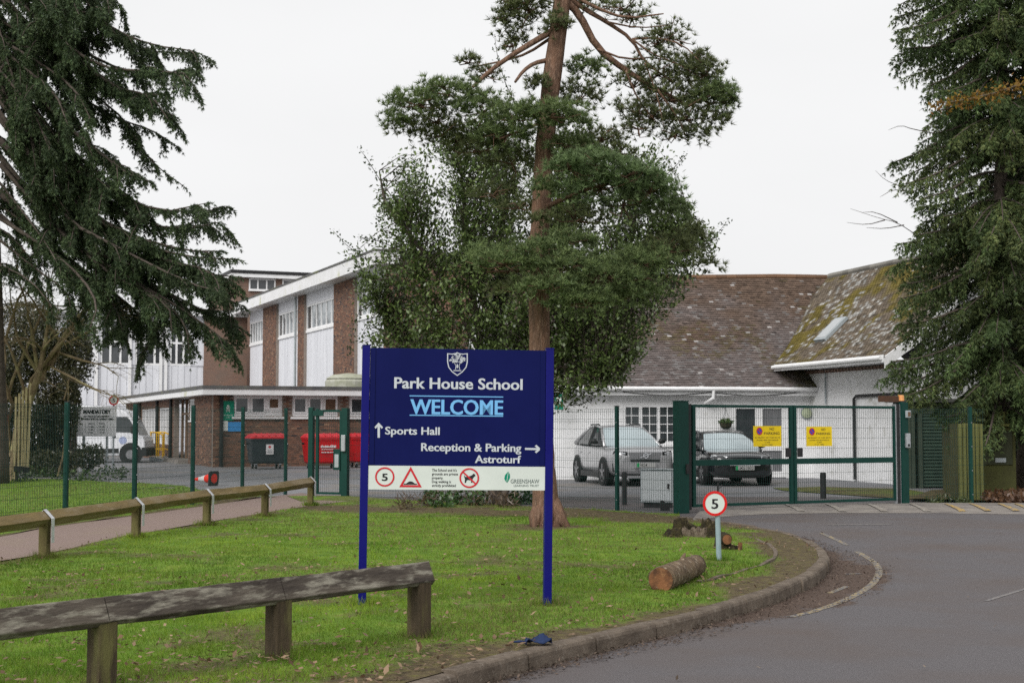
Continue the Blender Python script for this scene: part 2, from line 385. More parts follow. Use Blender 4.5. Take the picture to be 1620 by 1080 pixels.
def lawnmat():
    m = bpy.data.materials.new('lawn'); m.use_nodes = True; nt = m.node_tree; N = nt.nodes; L = nt.links; b = N['Principled BSDF']
    b.inputs['Roughness'].default_value = .9; b.inputs['Specular IOR Level'].default_value = .2
    tc = N.new('ShaderNodeTexCoord')
    def noise(s):
        n = N.new('ShaderNodeTexNoise'); n.inputs['Scale'].default_value = s; n.inputs['Detail'].default_value = 6; L.new(tc.outputs['Object'], n.inputs[0]); return n.outputs['Fac']
    def rmp(f, stops):
        r = N.new('ShaderNodeValToRGB'); e = r.color_ramp.elements
        e[0].position, e[0].color = stops[0][0], (*stops[0][1], 1); e[1].position, e[1].color = stops[-1][0], (*stops[-1][1], 1)
        for p, c in stops[1:-1]: q = e.new(p); q.color = (*c, 1)
        L.new(f, r.inputs[0]); return r.outputs[0]
    grass = rmp(noise(3.2), [(.3, (.075, .14, .014)), (.5, (.115, .20, .020)), (.7, (.165, .225, .030))])
    soil = rmp(noise(9), [(.3, (.058, .042, .028)), (.52, (.105, .082, .042)), (.72, (.125, .115, .036))])
    a = N.new('ShaderNodeAttribute'); a.attribute_name = 'soil'
    ad = N.new('ShaderNodeMath'); ad.operation = 'MULTIPLY_ADD'; L.new(noise(14), ad.inputs[0]); ad.inputs[1].default_value = .7; L.new(a.outputs['Fac'], ad.inputs[2])
    mr = N.new('ShaderNodeMapRange'); L.new(ad.outputs[0], mr.inputs[0]); mr.inputs[1].default_value = .55; mr.inputs[2].default_value = 1.05
    x = N.new('ShaderNodeMix'); x.data_type = 'RGBA'; L.new(mr.outputs[0], x.inputs[0]); L.new(grass, x.inputs[6]); L.new(soil, x.inputs[7])
    L.new(x.outputs[2], b.inputs['Base Color'])
    bp = N.new('ShaderNodeBump'); bp.inputs['Strength'].default_value = .8; bp.inputs['Distance'].default_value = .03; L.new(noise(40), bp.inputs['Height']); L.new(bp.outputs[0], b.inputs['Normal'])
    return m
M['lawn'] = lawnmat()
sheet('lawn', LAWN_A, .3, z_a, M['lawn'], soil_a)
# lawn B left of the path, through the mesh fence up to the yard
YB = [tuple(G(*p))[:2] for p in ((345, 783), (322, 776), (290, 768), (225, 764), (150, 762), (90, 757))]
LAWN_B = PL[:-1] + [tuple(G(440, 787))[:2]] + YB + [(-40, 44), (-40, -7)]
def soil_b(P):
    n = vnoise(P, 1.7) * .6 + vnoise(P, 5.1) * .4; d = dist_poly(P, PL)
    s = np.clip((.35 + (n - .5) * .9 - d) / .3, 0, 1)
    dh = dist_poly(P, [tuple(G(x, y))[:2] for x, y in ((-60, 757), (60, 752), (165, 750), (200, 757))]); s2 = np.clip((1.7 + (n - .5) * 2 - dh) / .8, 0, 1)
    return np.maximum(np.maximum(s, s2), np.clip((n - .6) / .2, 0, 1) * .5)
sheet('lawn_by_fence', LAWN_B, .45, lambda P: z_a(P) + .004, M['lawn'], soil_b)
PATH = PL + [(-4.75, 33.6), (-3.75, 33.2), (-3.3, 31.6)] + PR[::-1]
sheet('path', PATH, .6, lambda P: .012 + 0 * P[:, 0], M['path'])
# leaf strewn bed under the tall conifers by the gate
BED = [(9.9, 30.05), (8.6, 31.0), (9.6, 33.5), (11.2, 36.5), (30, 41), (34, 30.6), (20, 30.2)]
sheet('planting_bed', BED, .5, lambda P: .03 + (vnoise(P, 1.3) - .3) * .10, M['lawn'], lambda P: .9 + 0 * P[:, 0])
# mossy edge inside the car park along the bungalow wall
VER = [tuple(G(*p))[:2] for p in ((1222, 772), (1300, 770), (1436, 774), (1500, 786), (1440, 790), (1340, 783), (1240, 776))]
sheet('mossy_strip', VER, .5, lambda P: .012 + 0 * P[:, 0], M['lawn'], lambda P: .35 + .5 * vnoise(P, 2.2))
# ramp before the gate
lo_ = [(1095, 823), (1140, 817), (1200, 813), (1300, 811), (1450, 811), (1620, 813), (1800, 816)]
hi_ = [(1108, 811), (1150, 806), (1225, 801), (1320, 799), (1450, 798), (1620, 798), (1800, 799)]
g = MB(); rows = []
for t, dz in ((0, .004), (.25, .035), (.6, .05), (1, .045)):
    rows.append([tuple((lambda a, b: (a[0] + (b[0] - a[0]) * t, a[1] + (b[1] - a[1]) * t, zroad(a[1] + (b[1] - a[1]) * t) + dz))(G(*l), G(*h))) for l, h in zip(lo_, hi_)])
rows.append([(p[0], p[1] + .25, zroad(30) + .004) for p in rows[-1]])
g.grid(rows); tag(g.build('road_ramp', M['hump'], smooth=True), kind='structure')
def wornpaint(name, c, amount, c2=(.13, .125, .13)):
    m = mat(name, c, c2, 16, .85, lo=amount, hi=amount + .12, detail=8); return m
M['yline'] = wornpaint('worn_cream_paint', (.33, .255, .13), .40)
M['wline'] = wornpaint('worn_white_paint', (.23, .21, .195), .42)
M['ypaint'] = wornpaint('worn_yellow_paint', (.42, .28, .07), .44, (.22, .19, .165))
M['rline'] = wornpaint('ramp_white_paint', (.32, .30, .27), .42, (.22, .195, .17))
def stripe(name, pts, w, m, zoff=.004, zf=None):
    q = smooth_line([tuple(G(*p, -.12))[:2] for p in pts], 2); g = MB(); rows = []
    for i, p in enumerate(q):
        d = q[min(i + 1, len(q) - 1)] - q[max(i - 1, 0)]; d /= np.linalg.norm(d); n = np.array([-d[1], d[0]]) * w / 2
        z = (zf or zroad)(p[1]) + zoff
        rows.append([(*(p + n), z), (*(p - n), z)])
    g.grid(rows); return tag(g.build(name, m), kind='structure')
stripe('road_marking', [(1250, 973), (1290, 964), (1340, 946), (1372, 929), (1390, 911), (1391, 896), (1380, 884), (1356, 872)], .085, M['yline'])
stripe('road_marking', [(1312, 936), (1340, 925)], .07, M['yline'])
stripe('road_marking', [(1338, 906), (1362, 905)], .08, M['yline'])
stripe('road_marking', [(1340, 864), (1322, 857), (1300, 850)], .08, M['yline'])
stripe('road_marking', [(1310, 840), (1410, 839)], .16, M['wline'])
stripe('road_marking', [(1560, 948), (1625, 928)], .05, M['wline'])
for x0, c in ((1240, 'rline'), (1306, 'rline'), (1372, 'rline'), (1440, 'rline'), (1495, 'ypaint'), (1535, 'ypaint'), (1580, 'ypaint'), (1606, 'ypaint')):
    g = MB(); a, b, c_ = [G(x0 + dx, y) for dx, y in ((0, 800), (28, 810), (18, 811))]; rows = []
    def hz(p):
        # height of the ramp under the mark
        for k in range(len(lo_) - 1):
            pass
        l, h = [min((G(*q) for q in s), key=lambda r: abs(r.x - p.x)) for s in (lo_, hi_)]
        return zroad(p.y) + np.interp((p.y - l.y) / (h.y - l.y), [0, .25, .6, 1], [.004, .035, .05, .045]) + .014
    n = 8
    for k in range(n + 1):
        t = k / n; p = a.lerp(b, t); wv = .035 + .035 * t
        rows.append([(p.x - wv, p.y, hz(p)), (p.x + wv, p.y, hz(p))])
    g.grid(rows); tag(g.build('ramp_marking', M[c]), kind='structure')

# old edging strip half sunk in the verge
q = smooth_line([tuple(G(*p))[:2] for p in ((1105, 922), (1150, 911), (1195, 899), (1228, 884), (1226, 868), (1205, 857), (1185, 851))], 2); g = MB(); rows = []
for i, p in enumerate(q):
    d = q[min(i + 1, len(q) - 1)] - q[max(i - 1, 0)]; d /= np.linalg.norm(d); n = np.array([-d[1], d[0]]); z = .022 + .010 * math.sin(i * 1.7)
    rows.append([(*(p - n * .03), -.05), (*(p - n * .025), z), (*(p + n * .025), z), (*(p + n * .03), -.05)])
g.grid(rows); tag(g.build('path_edging', M['kerb']), kind='structure')
# ------------------------------------------------------------- building materials
M['white'] = mat('white_paint', (.82, .82, .83), (.72, .72, .72), 2, .5, c3=(.55, .54, .50), s3=6, lo3=.62, hi3=.8)
M['clad'] = mat('white_cladding', (.72, .73, .77), (.63, .64, .68), .8, .45, stretch=(3, 3, .4))
M['render'] = mat('white_painted_render', (.84, .84, .85), (.74, .74, .74), 1.2, .8, .25, 25, c3=(.46, .45, .40), s3=3.2, lo3=.58, hi3=.78)
M['fascia'] = mat('mossy_fascia', (.74, .74, .75), (.66, .66, .66), 2, .5, c3=(.42, .43, .22), s3=.9, lo3=.58, hi3=.72)
M['felt'] = mat('roof_felt', (.085, .085, .09), (.13, .13, .12), 3, .9, c3=(.14, .15, .08), s3=.8, lo3=.55, hi3=.7)
M['brick'] = mat('red_brick', (.2, .1, .07), (.13, .08, .065), 1.3, .9, .3, 120, attr=True, lo=.5, hi=.85)
M['mortar'] = mat('mortar', (.27, .225, .19), (.20, .17, .15), 9, .95)
def brickshader(name):
    m = bpy.data.materials.new(name); m.use_nodes = True; nt = m.node_tree; N = nt.nodes; L = nt.links; b = N['Principled BSDF']; b.inputs['Roughness'].default_value = .9
    tc = N.new('ShaderNodeTexCoord'); sp = N.new('ShaderNodeSeparateXYZ'); L.new(tc.outputs['Object'], sp.inputs[0])
    ad = N.new('ShaderNodeMath'); ad.operation = 'ADD'; L.new(sp.outputs[0], ad.inputs[0]); L.new(sp.outputs[1], ad.inputs[1])
    cb = N.new('ShaderNodeCombineXYZ'); L.new(ad.outputs[0], cb.inputs[0]); L.new(sp.outputs[2], cb.inputs[1])
    t = N.new('ShaderNodeTexBrick'); L.new(cb.outputs[0], t.inputs[0]); t.inputs['Scale'].default_value = 1
    t.inputs['Brick Width'].default_value = .225; t.inputs['Row Height'].default_value = .075; t.inputs['Mortar Size'].default_value = .006
    t.inputs['Color1'].default_value = (.225, .118, .08, 1); t.inputs['Color2'].default_value = (.155, .09, .068, 1); t.inputs['Mortar'].default_value = (.25, .2, .165, 1)
    n = N.new('ShaderNodeTexNoise'); n.inputs['Scale'].default_value = .9; n.inputs['Detail'].default_value = 6; L.new(tc.outputs['Object'], n.inputs[0])
    mr = N.new('ShaderNodeMapRange'); mr.inputs[1].default_value = .4; mr.inputs[2].default_value = .75; L.new(n.outputs[0], mr.inputs[0])
    x = N.new('ShaderNodeMix'); x.data_type = 'RGBA'; L.new(mr.outputs[0], x.inputs[0]); L.new(t.outputs[0], x.inputs[6]); x.inputs[7].default_value = (.17, .125, .10, 1)
    L.new(x.outputs[2], b.inputs[0]); return m
M['farbrick'] = brickshader('far_brickwork')
M['dglass'] = mat('dark_window_glass', (.035, .04, .045), (.06, .065, .07), 1.5, .08, spec=.7)
M['sglass'] = mat('painted_sky_glass', (.30, .33, .35), (.12, .13, .14), .7, .12, spec=1.0, lo=.5, hi=.56)  # bright sky reflection painted into the pane colour
M['curtain'] = mat('pale_curtain', (.55, .55, .54), (.38, .37, .37), 14, .9, stretch=(5, 5, .12), lo=.42, hi=.58)
M['black'] = mat('black_plastic', (.018, .018, .02), (.03, .03, .03), 8, .5)
M['green'] = mat('green_coated_steel', (.002, .034, .026), (.003, .042, .032), 6, .5, c3=(.015, .035, .022), s3=9, lo3=.66, hi3=.8)
M['wire'] = mat('green_coated_wire', (.010, .036, .030), rough=.5)
M['steel'] = mat('galvanised_steel', (.50, .52, .54), (.38, .40, .42), 12, .4, metal=.6)
M['grey'] = mat('grey_paint', (.36, .40, .42), (.30, .33, .34), 7, .5)
M['brown'] = mat('brown_timber', (.16, .095, .06), (.10, .06, .04), 6, .7)
M['signwhite'] = mat('sign_white', (.62, .66, .62), (.56, .60, .56), 3, .4)
M['ink'] = mat('sign_black', (.02, .02, .022), rough=.5)
M['signred'] = mat('sign_red', (.52, .02, .03), rough=.45)
M['siggreen'] = mat('sign_green', (.0, .22, .13), rough=.5)
M['sigblue'] = mat('sign_light_blue', (.05, .25, .55), rough=.5)
M['tile'] = mat('roof_tile', (.1, .08, .07), None, 5, .85, .4, 60, attr=True)
FR1 = R(22.5)
def frame(o): return mtx(o)

def brick_col():
    b = RNG.random(); base = np.array([.225, .115, .076]) * (1 - b) + np.array([.128, .085, .066]) * b
    if RNG.random() < .07: base = np.array([.07, .055, .055])
    if RNG.random() < .06: base = np.array([.30, .185, .12])
    return tuple(base * RNG.uniform(.85, 1.15))
def brick_wall(parent, u0, u1, z0, z1, holes, axis='x', y=0.0, depth=.22, name='brickwork', facing=-1):
    """mortar backing plus every brick proud of it; wall runs along local x (axis 'x', face at y) or local y (face at x=y value)"""
    us = sorted({u0, u1, *[h[0] for h in holes], *[h[1] for h in holes]}); zs = sorted({z0, z1, *[h[2] for h in holes], *[h[3] for h in holes]})
    us = [u for u in us if u0 <= u <= u1]; zs = [z for z in zs if z0 <= z <= z1]
    mb = MB()
    solid = lambda u, z: not any(h[0] < u < h[1] and h[2] < z < h[3] for h in holes)
    for a, b in zip(us, us[1:]):
        run = None
        for c, d in zip(zs, zs[1:]):
            if solid((a + b) / 2, (c + d) / 2):
                if axis == 'x': mb.bx(a, b, y, y + depth, c, d)
                else: mb.bx(y, y + depth, a, b, c, d)
    wall = mb.build('wall', M['mortar'], parent)
    bk = MB(); row = 0; z = z0 + .008
    while z + .05 < z1:
        u = u0 - (.1125 if row % 2 else 0)
        while u < u1:
            a, b = max(u + .006, u0), min(u + .219, u1)
            if b - a > .05 and solid((a + b) / 2, z + .0325) and solid(a + .01, z + .0325) and solid(b - .01, z + .0325):
                p = .007 + RNG.random() * .004; c = brick_col()
                if axis == 'x': q = [(a, y, z), (b, y, z), (b, y, z + .065), (a, y, z + .065)]; o = (0, -p, 0)
                else: q = [(y, b, z), (y, a, z), (y, a, z + .065), (y, b, z + .065)]; o = (-p, 0, 0)
                q2 = [(r[0] + o[0], r[1] + o[1], r[2]) for r in q]
                bk.add(q + q2, [(4, 5, 6, 7), (0, 1, 5, 4), (1, 2, 6, 5), (2, 3, 7, 6), (3, 0, 4, 7)], c)
            u += .225
        z += .075; row += 1
    bk.use = True
    bk.build('brick_facing', M['brick'], wall, stuff=True)
    return wall
def window(parent, u0, u1, z0, z1, panes, axis='x', y=0.0, fr=.06, m=None, glass=None, rows=1, sill=True, depth=.08, gl_of=None, bars=None):
    """white framed window: frame part with its panes (and sill) as sub-parts; bars=(nx,nz) glazing bars per pane"""
    m = m or M['white']; glass = glass or M['dglass']; f = MB()
    def bx(mb, a, b, p, q, c, d):
        if axis == 'x': mb.bx(a, b, y + p, y + q, c, d)
        else: mb.bx(y + p, y + q, a, b, c, d)
    bx(f, u0, u1, -.02, depth, z1 - fr, z1); bx(f, u0, u1, -.02, depth, z0, z0 + fr)
    n = panes; w = (u1 - u0) / n
    for k in range(n + 1):
        c = u0 + w * k; a = c - fr / 2 if 0 < k < n else (c if k == 0 else c - fr); bx(f, a, a + fr, -.018, depth - .002, z0 + fr, z1 - fr)
    hz = (z1 - z0 - 2 * fr) / rows
    for r in range(1, rows): bx(f, u0 + fr, u1 - fr, -.016, depth - .004, z0 + fr + hz * r - fr / 2, z0 + fr + hz * r + fr / 2)
    if bars:
        for k in range(n):
            a, b = u0 + w * k + fr / 2, u0 + w * (k + 1) - fr / 2
            for q in range(1, bars[0]): c = a + (b - a) * q / bars[0]; bx(f, c - .012, c + .012, -.004, .026, z0 + fr, z1 - fr)
            for q in range(1, bars[1]): c = z0 + fr + (z1 - z0 - 2 * fr) * q / bars[1]; bx(f, a, b, -.003, .025, c - .012, c + .012)
    fo = f.build('window', m, parent)
    for k in range(n):
        for r in range(rows):
            g = MB(); bx(g, u0 + w * k + fr / 2, u0 + w * (k + 1) - fr / 2, .028, .045, z0 + fr + hz * r, z0 + fr + hz * (r + 1))
            g.build('pane', (gl_of(k, r) if gl_of else glass), fo)
    if sill:
        s = MB(); bx(s, u0 - .06, u1 + .06, -.09, -.021, z0 - .07, z0 + .0); s.build('sill', m, fo)
    return fo

# ============================================================= single storey extension
ext = thing('flat_roofed_extension', 'single storey brick block with flat white edged roof behind the bins', 'building', (-11.8, 56.2, 0), FR1)
uf = lambda px: (56.2 * (px - 810) / 2250 + 11.8) / (.924 - .383 * (px - 810) / 2250)
vl = lambda px: -(11.8 + 56.2 * (px - 810) / 2250) / (.383 + .924 * (px - 810) / 2250)
W3 = [(uf(370), uf(447)), (uf(463), uf(535)), (uf(553), uf(553) + 3.0)]
zs0, zs1 = 1.98, 2.83
holes = [(a, b, zs0, zs1) for a, b in W3]
brick_wall(ext, 0, 9.0, -.02, 2.83, holes, 'x', 0)
for (a, b), kinds in zip(W3, (('d', 'd', 'v'), ('d', 'd', 'b'), ('d', 'd', 'd'))):
    n = 3; g = MB(); w = (b - a) / n
    # pinkish white infill with separate small casements
    g.bx(a, b, .03, .12, zs0, zs1)
    fo = g.build('window', M['white'], ext)
    for k in range(n):
        c0, c1 = a + w * k + .05, a + w * (k + 1) - .05
        if kinds[k] == 'v':
            q = MB(); q.bx(c0 + .1, c1 - .12, .0, .028, 2.35, 2.68); q.build('vent_cover', M['brown'], fo); continue
        q = MB()
        for x0, x1, z0, z1 in ((c0, c1, 2.7, 2.76), (c0, c1, 2.12, 2.18), (c0, c0 + .05, 2.18, 2.7), (c1 - .05, c1, 2.18, 2.7)): q.bx(x0, x1, -.01, .028, z0, z1)
        q.build('window_frame', M['white'], fo)
        q = MB(); q.bx(c0 + .05, c1 - .05, .012, .029, 2.18, 2.7); q.build('pane', M['brown'] if kinds[k] == 'b' else M['dglass'], fo)
    q = MB(); q.bx(a - .08, b + .08, -.1, .028, zs0 - .09, zs0 - .002); q.build('sill', M['white'], fo)
# side wall (faces left) : brick band, white window panels, brown entrance
SW = [(4.2, 5.3, 1.85, 2.75), (5.6, 9.3, .02, 2.83)]
side_h = [(SW[0][0], SW[0][1], SW[0][2], SW[0][3]), SW[1], (10.2, 13.6, .75, 2.45), (14.4, 19.5, .75, 2.45), (20.4, 25.2, .75, 2.45)]
brick_wall(ext, 0.24, 26, -.02, 2.83, side_h, 'y', 0)
window(ext, 4.2, 5.3, 1.85, 2.75, 3, 'y', 0.03, glass=M['curtain'])
for (a, b), n in (((10.2, 13.6), 4), ((14.4, 19.5), 5), ((20.4, 25.2), 5)):
    window(ext, a, b, .75, 2.45, n, 'y', .03, glass=M['curtain'], sill=False)
for v in (9.85, 13.95, 19.95):
    g = MB(); g.tube([(-.09, v, .0), (-.09, v, 2.83)], .07, 8); g.build('black_post', M['black'], ext)
g = MB(); g.bx(.9, 1.0, 5.6, 9.3, .02, 2.83); g.build('entrance_recess', M['brown'], ext)
g = MB()
for v in (5.7, 6.9, 8.1, 9.2): g.bx(.3, .4, v - .05, v + .05, .02, 2.8)
g.bx(.3, .4, 5.7, 9.2, 2.1, 2.2); g.build('door_frame', mat('stained_timber', (.21, .13, .085), (.15, .09, .06), 5, .7), ext)
g = MB(); g.bx(.5, .52, 5.8, 9.1, .1, 2.05); g.build('glazed_door', M['dglass'], ext)
g = MB(); g.bx(-.45, 1.2, 5.4, 9.4, -.02, .16); g.build('entrance_step', M['hump'], ext)
g = MB(); g.tube([(.32, -.08, 0), (.32, -.08, 2.83)], .075, 10); g.build('rainwater_pipe', M['black'], ext)
# roof: white fascia, dark capping, overhanging soffit
g = MB(); g.bx(-.5, 14.5, -.55, 26.5, 2.835, 3.06); g.build('fascia', M['fascia'], ext)
g = MB(); g.bx(-.53, 14.5, -.58, 26.5, 3.062, 3.20); rf = g.build('flat_roof', M['felt'], ext)
g = MB(); g.tube([(6.2, 2.4, 3.2), (6.2, 2.4, 3.5), (6.2, 2.4, 3.62)], [1.0, 1.0, .92], 16); g.tube([(6.2, 2.4, 3.62), (6.2, 2.4, 3.78), (6.2, 2.4, 3.86)], [.98, .7, .1], 16)
g.build('dome_rooflight', mat('weathered_dome', (.42, .42, .36), (.28, .29, .2), 3, .5), ext, smooth=False)
g = MB(); g.bx(9.0, 14.0, .05, .3, -.02, 2.83); g.build('side_wall', M['farbrick'], ext)

# ============================================================= sports hall
hall = thing('sports_hall', 'tall hall with brick piers, white panels and sloping band of windows', 'building', (-5.37, 62, 0), FR1)
vh = lambda px: -(5.37 + 62 * (px - 810) / 2250) / (.383 + .924 * (px - 810) / 2250)
ZT = 8.62
for a, b in ((0, .8), (5.42, 9.1), (15.05, 16.4), (21.5, 25.0)):
    if a == 0: continue
    brick_wall(hall, a, b, 2.9, ZT, [], 'y', 0, depth=.35)
for k, (a, b) in enumerate(((.8, 5.42), (9.1, 15.05), (16.4, 21.5), (25.0, 29.3))):
    g = MB(); n = int((b - a) / .3); w = (b - a) / n
    for q in range(n): g.bx(.16 + .007 * (q % 2), .3, a + w * q, a + w * (q + 1) - .012, 2.9, 6.55)
    g.build('cladding_panel', M['clad'], hall)
    g = MB(); g.bx(.10, .3, a, b, 6.55, 6.68); g.build('window_sill', M['white'], hall)
    g = MB(); g.bx(.12, .3, a, b, 8.02, ZT); g.build('upper_panel', M['clad'], hall)
    n = 6; w = (b - a) / n
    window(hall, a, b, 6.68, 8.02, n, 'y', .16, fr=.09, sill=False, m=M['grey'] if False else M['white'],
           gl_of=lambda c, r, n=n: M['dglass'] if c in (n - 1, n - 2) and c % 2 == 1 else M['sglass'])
    g = MB(); g.bx(.12, .3, a, b, 2.62, 2.9); g.build('base_strip', M['dglass'], hall)
g = MB(); g.tube([(-.1, 16.55, 3.0), (-.1, 16.55, 8.6)], .07, 8); g.build('downpipe', M['grey'], hall)
brick_wall(hall, 0.0, .8, 2.5, ZT, [], 'y', 0, depth=.3)
brick_wall(hall, 0, 8.2, 2.5, 8.9, [], 'x', 0)
g = MB(); g.bx(-.75, .42, -.2, 30, 8.625, 9.2); g.build('fascia', M['fascia'], hall)
g = MB(); g.bx(-.78, 8.3, -.22, 30, 9.205, 9.30); g.build('flat_roof', M['felt'], hall)
g = MB(); g.bx(.31, 8.2, .24, 29.5, 2.5, 8.6); g.build('inner_wall', M['farbrick'], hall)

# ============================================================= white clad wing at the back left
wing = thing('white_clad_wing', 'long white clad classroom wing with tall windows behind the van', 'building', (-17.0, 90.1, 0), FR1)
uw = lambda px: (90.1 * (px - 810) / 2250 + 17) / (.924 - .383 * (px - 810) / 2250)
g = MB(); g.bx(uw(322), .2, 0, .3, 0, 8.45); g.build('brick_end', M['farbrick'], wing)
x1 = uw(322); groups = [(uw(158), uw(206), 3), (uw(213), uw(260), 3), (uw(268), uw(301), 3), (uw(100), uw(148), 3), (uw(45), uw(90), 3)]
edges = sorted([(-22, None, 0)] + groups)
g = MB(); z0, z1 = 5.42, 8.15
n = 50; w = (x1 + 22) / n
for q in range(n): g.bx(-22 + w * q, -22 + w * (q + 1) - .015, .10 + .014 * (q % 2), .3, 0, z0 - .08)
g.build('cladding_panel', M['clad'], wing)
g = MB(); g.bx(-22, x1, .08, .3, z1, 8.45); g.build('upper_panel', M['clad'], wing)
gs = sorted(groups); prev = -22
for a, b, _ in gs + [(x1, x1, 0)]:
    g = MB(); g.bx(prev, a, .06, .3, z0 - .08, z1); g.build('wall_panel', M['clad'], wing); prev = b
for a, b, n in gs: window(wing, a, b, z0 - .08, z1, n, 'x', .12, fr=.12, rows=2, sill=False)
for px in (254, 262, 205, 152):
    g = MB(); g.bx(uw(px) - .09, uw(px) + .09, -.02, .058, 0, 8.45); g.build('vertical_trim', M['white'], wing)
g = MB(); g.bx(-22.4, .2, -.4, .6, 8.455, 8.76); g.build('fascia', M['white'], wing)
g = MB(); g.bx(-22.5, .2, -.43, 9, 8.765, 8.85); g.build('flat_roof', M['felt'], wing)
g = MB(); g.bx(-22, 0, .31, 9, 0, 8.44); g.build('inner_wall', M['clad'], wing)

# ============================================================= taller brick block behind
tower = thing('tall_brick_block', 'taller red brick block with small white windows rising behind the hall roof', 'building', (-19.5, 100, 0), FR1)
ut = lambda px: (100 * (px - 810) / 2250 + 19.5) / (.924 - .383 * (px - 810) / 2250)
g = MB(); g.bx(0, 13, 0, 10, 0, 12.05); g.build('wall', M['farbrick'], tower)
for a, b in ((ut(392), ut(434)), (ut(445), ut(486)), (ut(497), ut(540))): window(tower, a, b, 11.18, 12.02, 3, 'x', -.06, fr=.09, sill=True)
g = MB(); g.bx(-.4, 13.5, -.4, 10.5, 12.055, 12.32); g.build('fascia', M['white'], tower)
g = MB(); g.bx(-.45, 13.55, -.45, 10.55, 12.325, 12.55); g.build('flat_roof', M['black'], tower)
g = MB(); g.tube([(ut(489), -.08, 9), (ut(489), -.08, 12.05)], .06, 8); g.build('downpipe', M['black'], tower)

# ============================================================= tiled bungalow
FB = math.atan2(.161, .987)
bung = thing('tiled_bungalow', 'low white building under a large mottled brown tiled roof with a mossy wing', 'building', (1.35, 43.5, 0), FB)
MBu = mtx(bung)
def L2(p): return MBu.inverted() @ Vector(p)
UL, UR = -1.8, 9.1
def mainroof(u, t):   # t 0 eave .. 1 ridge
    sag = -.10 * math.sin(math.pi * max(0, min(1, (u - UL) / (10.5)))) * t
    return Vector((u, -.45 + 4.85 * t, 2.80 + 4.0 * (.86 * t + .14 * t * t) + sag))
def tiles(name, parent, fn, u0, u1_, nrows, wt, colf, M4=None, lift=.03):
    vs_, fs, cs = [], [], []; n = 0
    for r in range(nrows):
        t0, t1 = r / nrows, min(1.0, (r + 1.25) / nrows); off = (r % 2) * wt / 2; u1 = u1_(t0) if callable(u1_) else u1_; nu = int((u1 - u0) / wt) + 1
        for k in range(nu):
            a = max(u0, u0 + k * wt - off + .004); b = min(u1, u0 + (k + 1) * wt - off - .004)
            if b - a < .03: continue
            jz = rnd.uniform(-.004, .009); jt = rnd.uniform(-.12, .12) / nrows
            A, B, C, D = fn(a, max(-.01, t0 + jt * .5)), fn(b, max(-.01, t0 + jt * .5)), fn(b, t1), fn(a, t1)
            nrm = (B - A).cross(D - A).normalized(); top = nrm * (lift + jz)
            vs_ += [A + top, B + top, C + nrm * .002, D + nrm * .002, A, B]
            fs += [(n, n + 1, n + 2, n + 3), (n + 4, n + 5, n + 1, n), (n + 4, n, n + 3, n + 3), (n + 5, n + 2, n + 1, n + 1)]
            c = colf(a, (t0 + t1) / 2); cs += [c] * 4; n += 6
    me = bpy.data.meshes.new(name)
    fs2, cs2 = [], []
    for f, c in zip(fs, cs):
        q = []
        for i in f:
            if i not in q: q.append(i)
        fs2.append(q); cs2.append((*c, 1))
    me.from_pydata([tuple(v) for v in vs_], [], fs2); a = me.attributes.new('col', 'FLOAT_COLOR', 'FACE'); a.data.foreach_set('color', np.array(cs2, np.float32).ravel())
    me.materials.append(M['tile']); o = bpy.data.objects.new(name, me); COL.objects.link(o); o.parent = parent; o['kind'] = 'stuff'; return o
def nz(x, y, s): return float(vnoise(np.array([[x + 50, y + 50]]), s)[0])
def maincol(u, t):
    n = nz(u, t * 6, .55) * .6 + nz(u, t * 6, 1.7) * .4; r = rnd.random()
    grey = np.array([.150, .126, .120]); warm = np.array([.125, .086, .064]); moss = np.array([.105, .090, .035])
    k = np.clip((t - .28) / .5 + (n - .5) * 2.2, 0, 1); c = grey * (1 - k) + warm * k
    if n > .58 and r < .35: c = c * .55 + moss * .45
    if u > 7.3 and t < .3: c = c * (1 - min(1, (u - 7.3) / 1.0)) + np.array([.075, .075, .02]) * min(1, (u - 7.3) / 1.0)
    r2 = rnd.random()
    if r2 < .20 * (1.1 - t): c = c * .6 + np.array([.10, .10, .10])
    elif r2 < .012 and False: c = np.array([.42, .40, .39])
    elif r2 < .16: c = c * .68
    if rnd.random() < .012: c = np.array([.36, .34, .33])
    return tuple(c * rnd.uniform(.74, 1.2))
rf = MB()
rf.grid([[tuple(mainroof(u, t / 10) - Vector((0, .02, .03))) for t in range(11)] for u in (UL, 1, 4, 7, 11)])
rf.grid([[tuple((lambda p: Vector((p.x, 8.8 - p.y, p.z - .03)))(mainroof(u, t / 10))) for t in range(11)] for u in (UL, 1, 4, 7, 11)])
roof = rf.build('roof', M['felt'], bung)
tiles('roof_tile', roof, mainroof, UL - .1, lambda t: 9.05 + min(1, t * 3) * 1.9, 62, .15, maincol)
rt = MB()
for k in range(36):
    u = UL + k * .36; a, b = mainroof(u, 1), mainroof(min(u + .35, 11), 1)
    if u < 10.6: rt.tube([a + Vector((0, 0, -.02)), b + Vector((0, 0, -.02))], .11, 8, c_=tuple(np.array([.15, .085, .05]) * rnd.uniform(.7, 1.2)))
rt.use = True; rt.build('ridge_tile', M['tile'], roof, stuff=True)
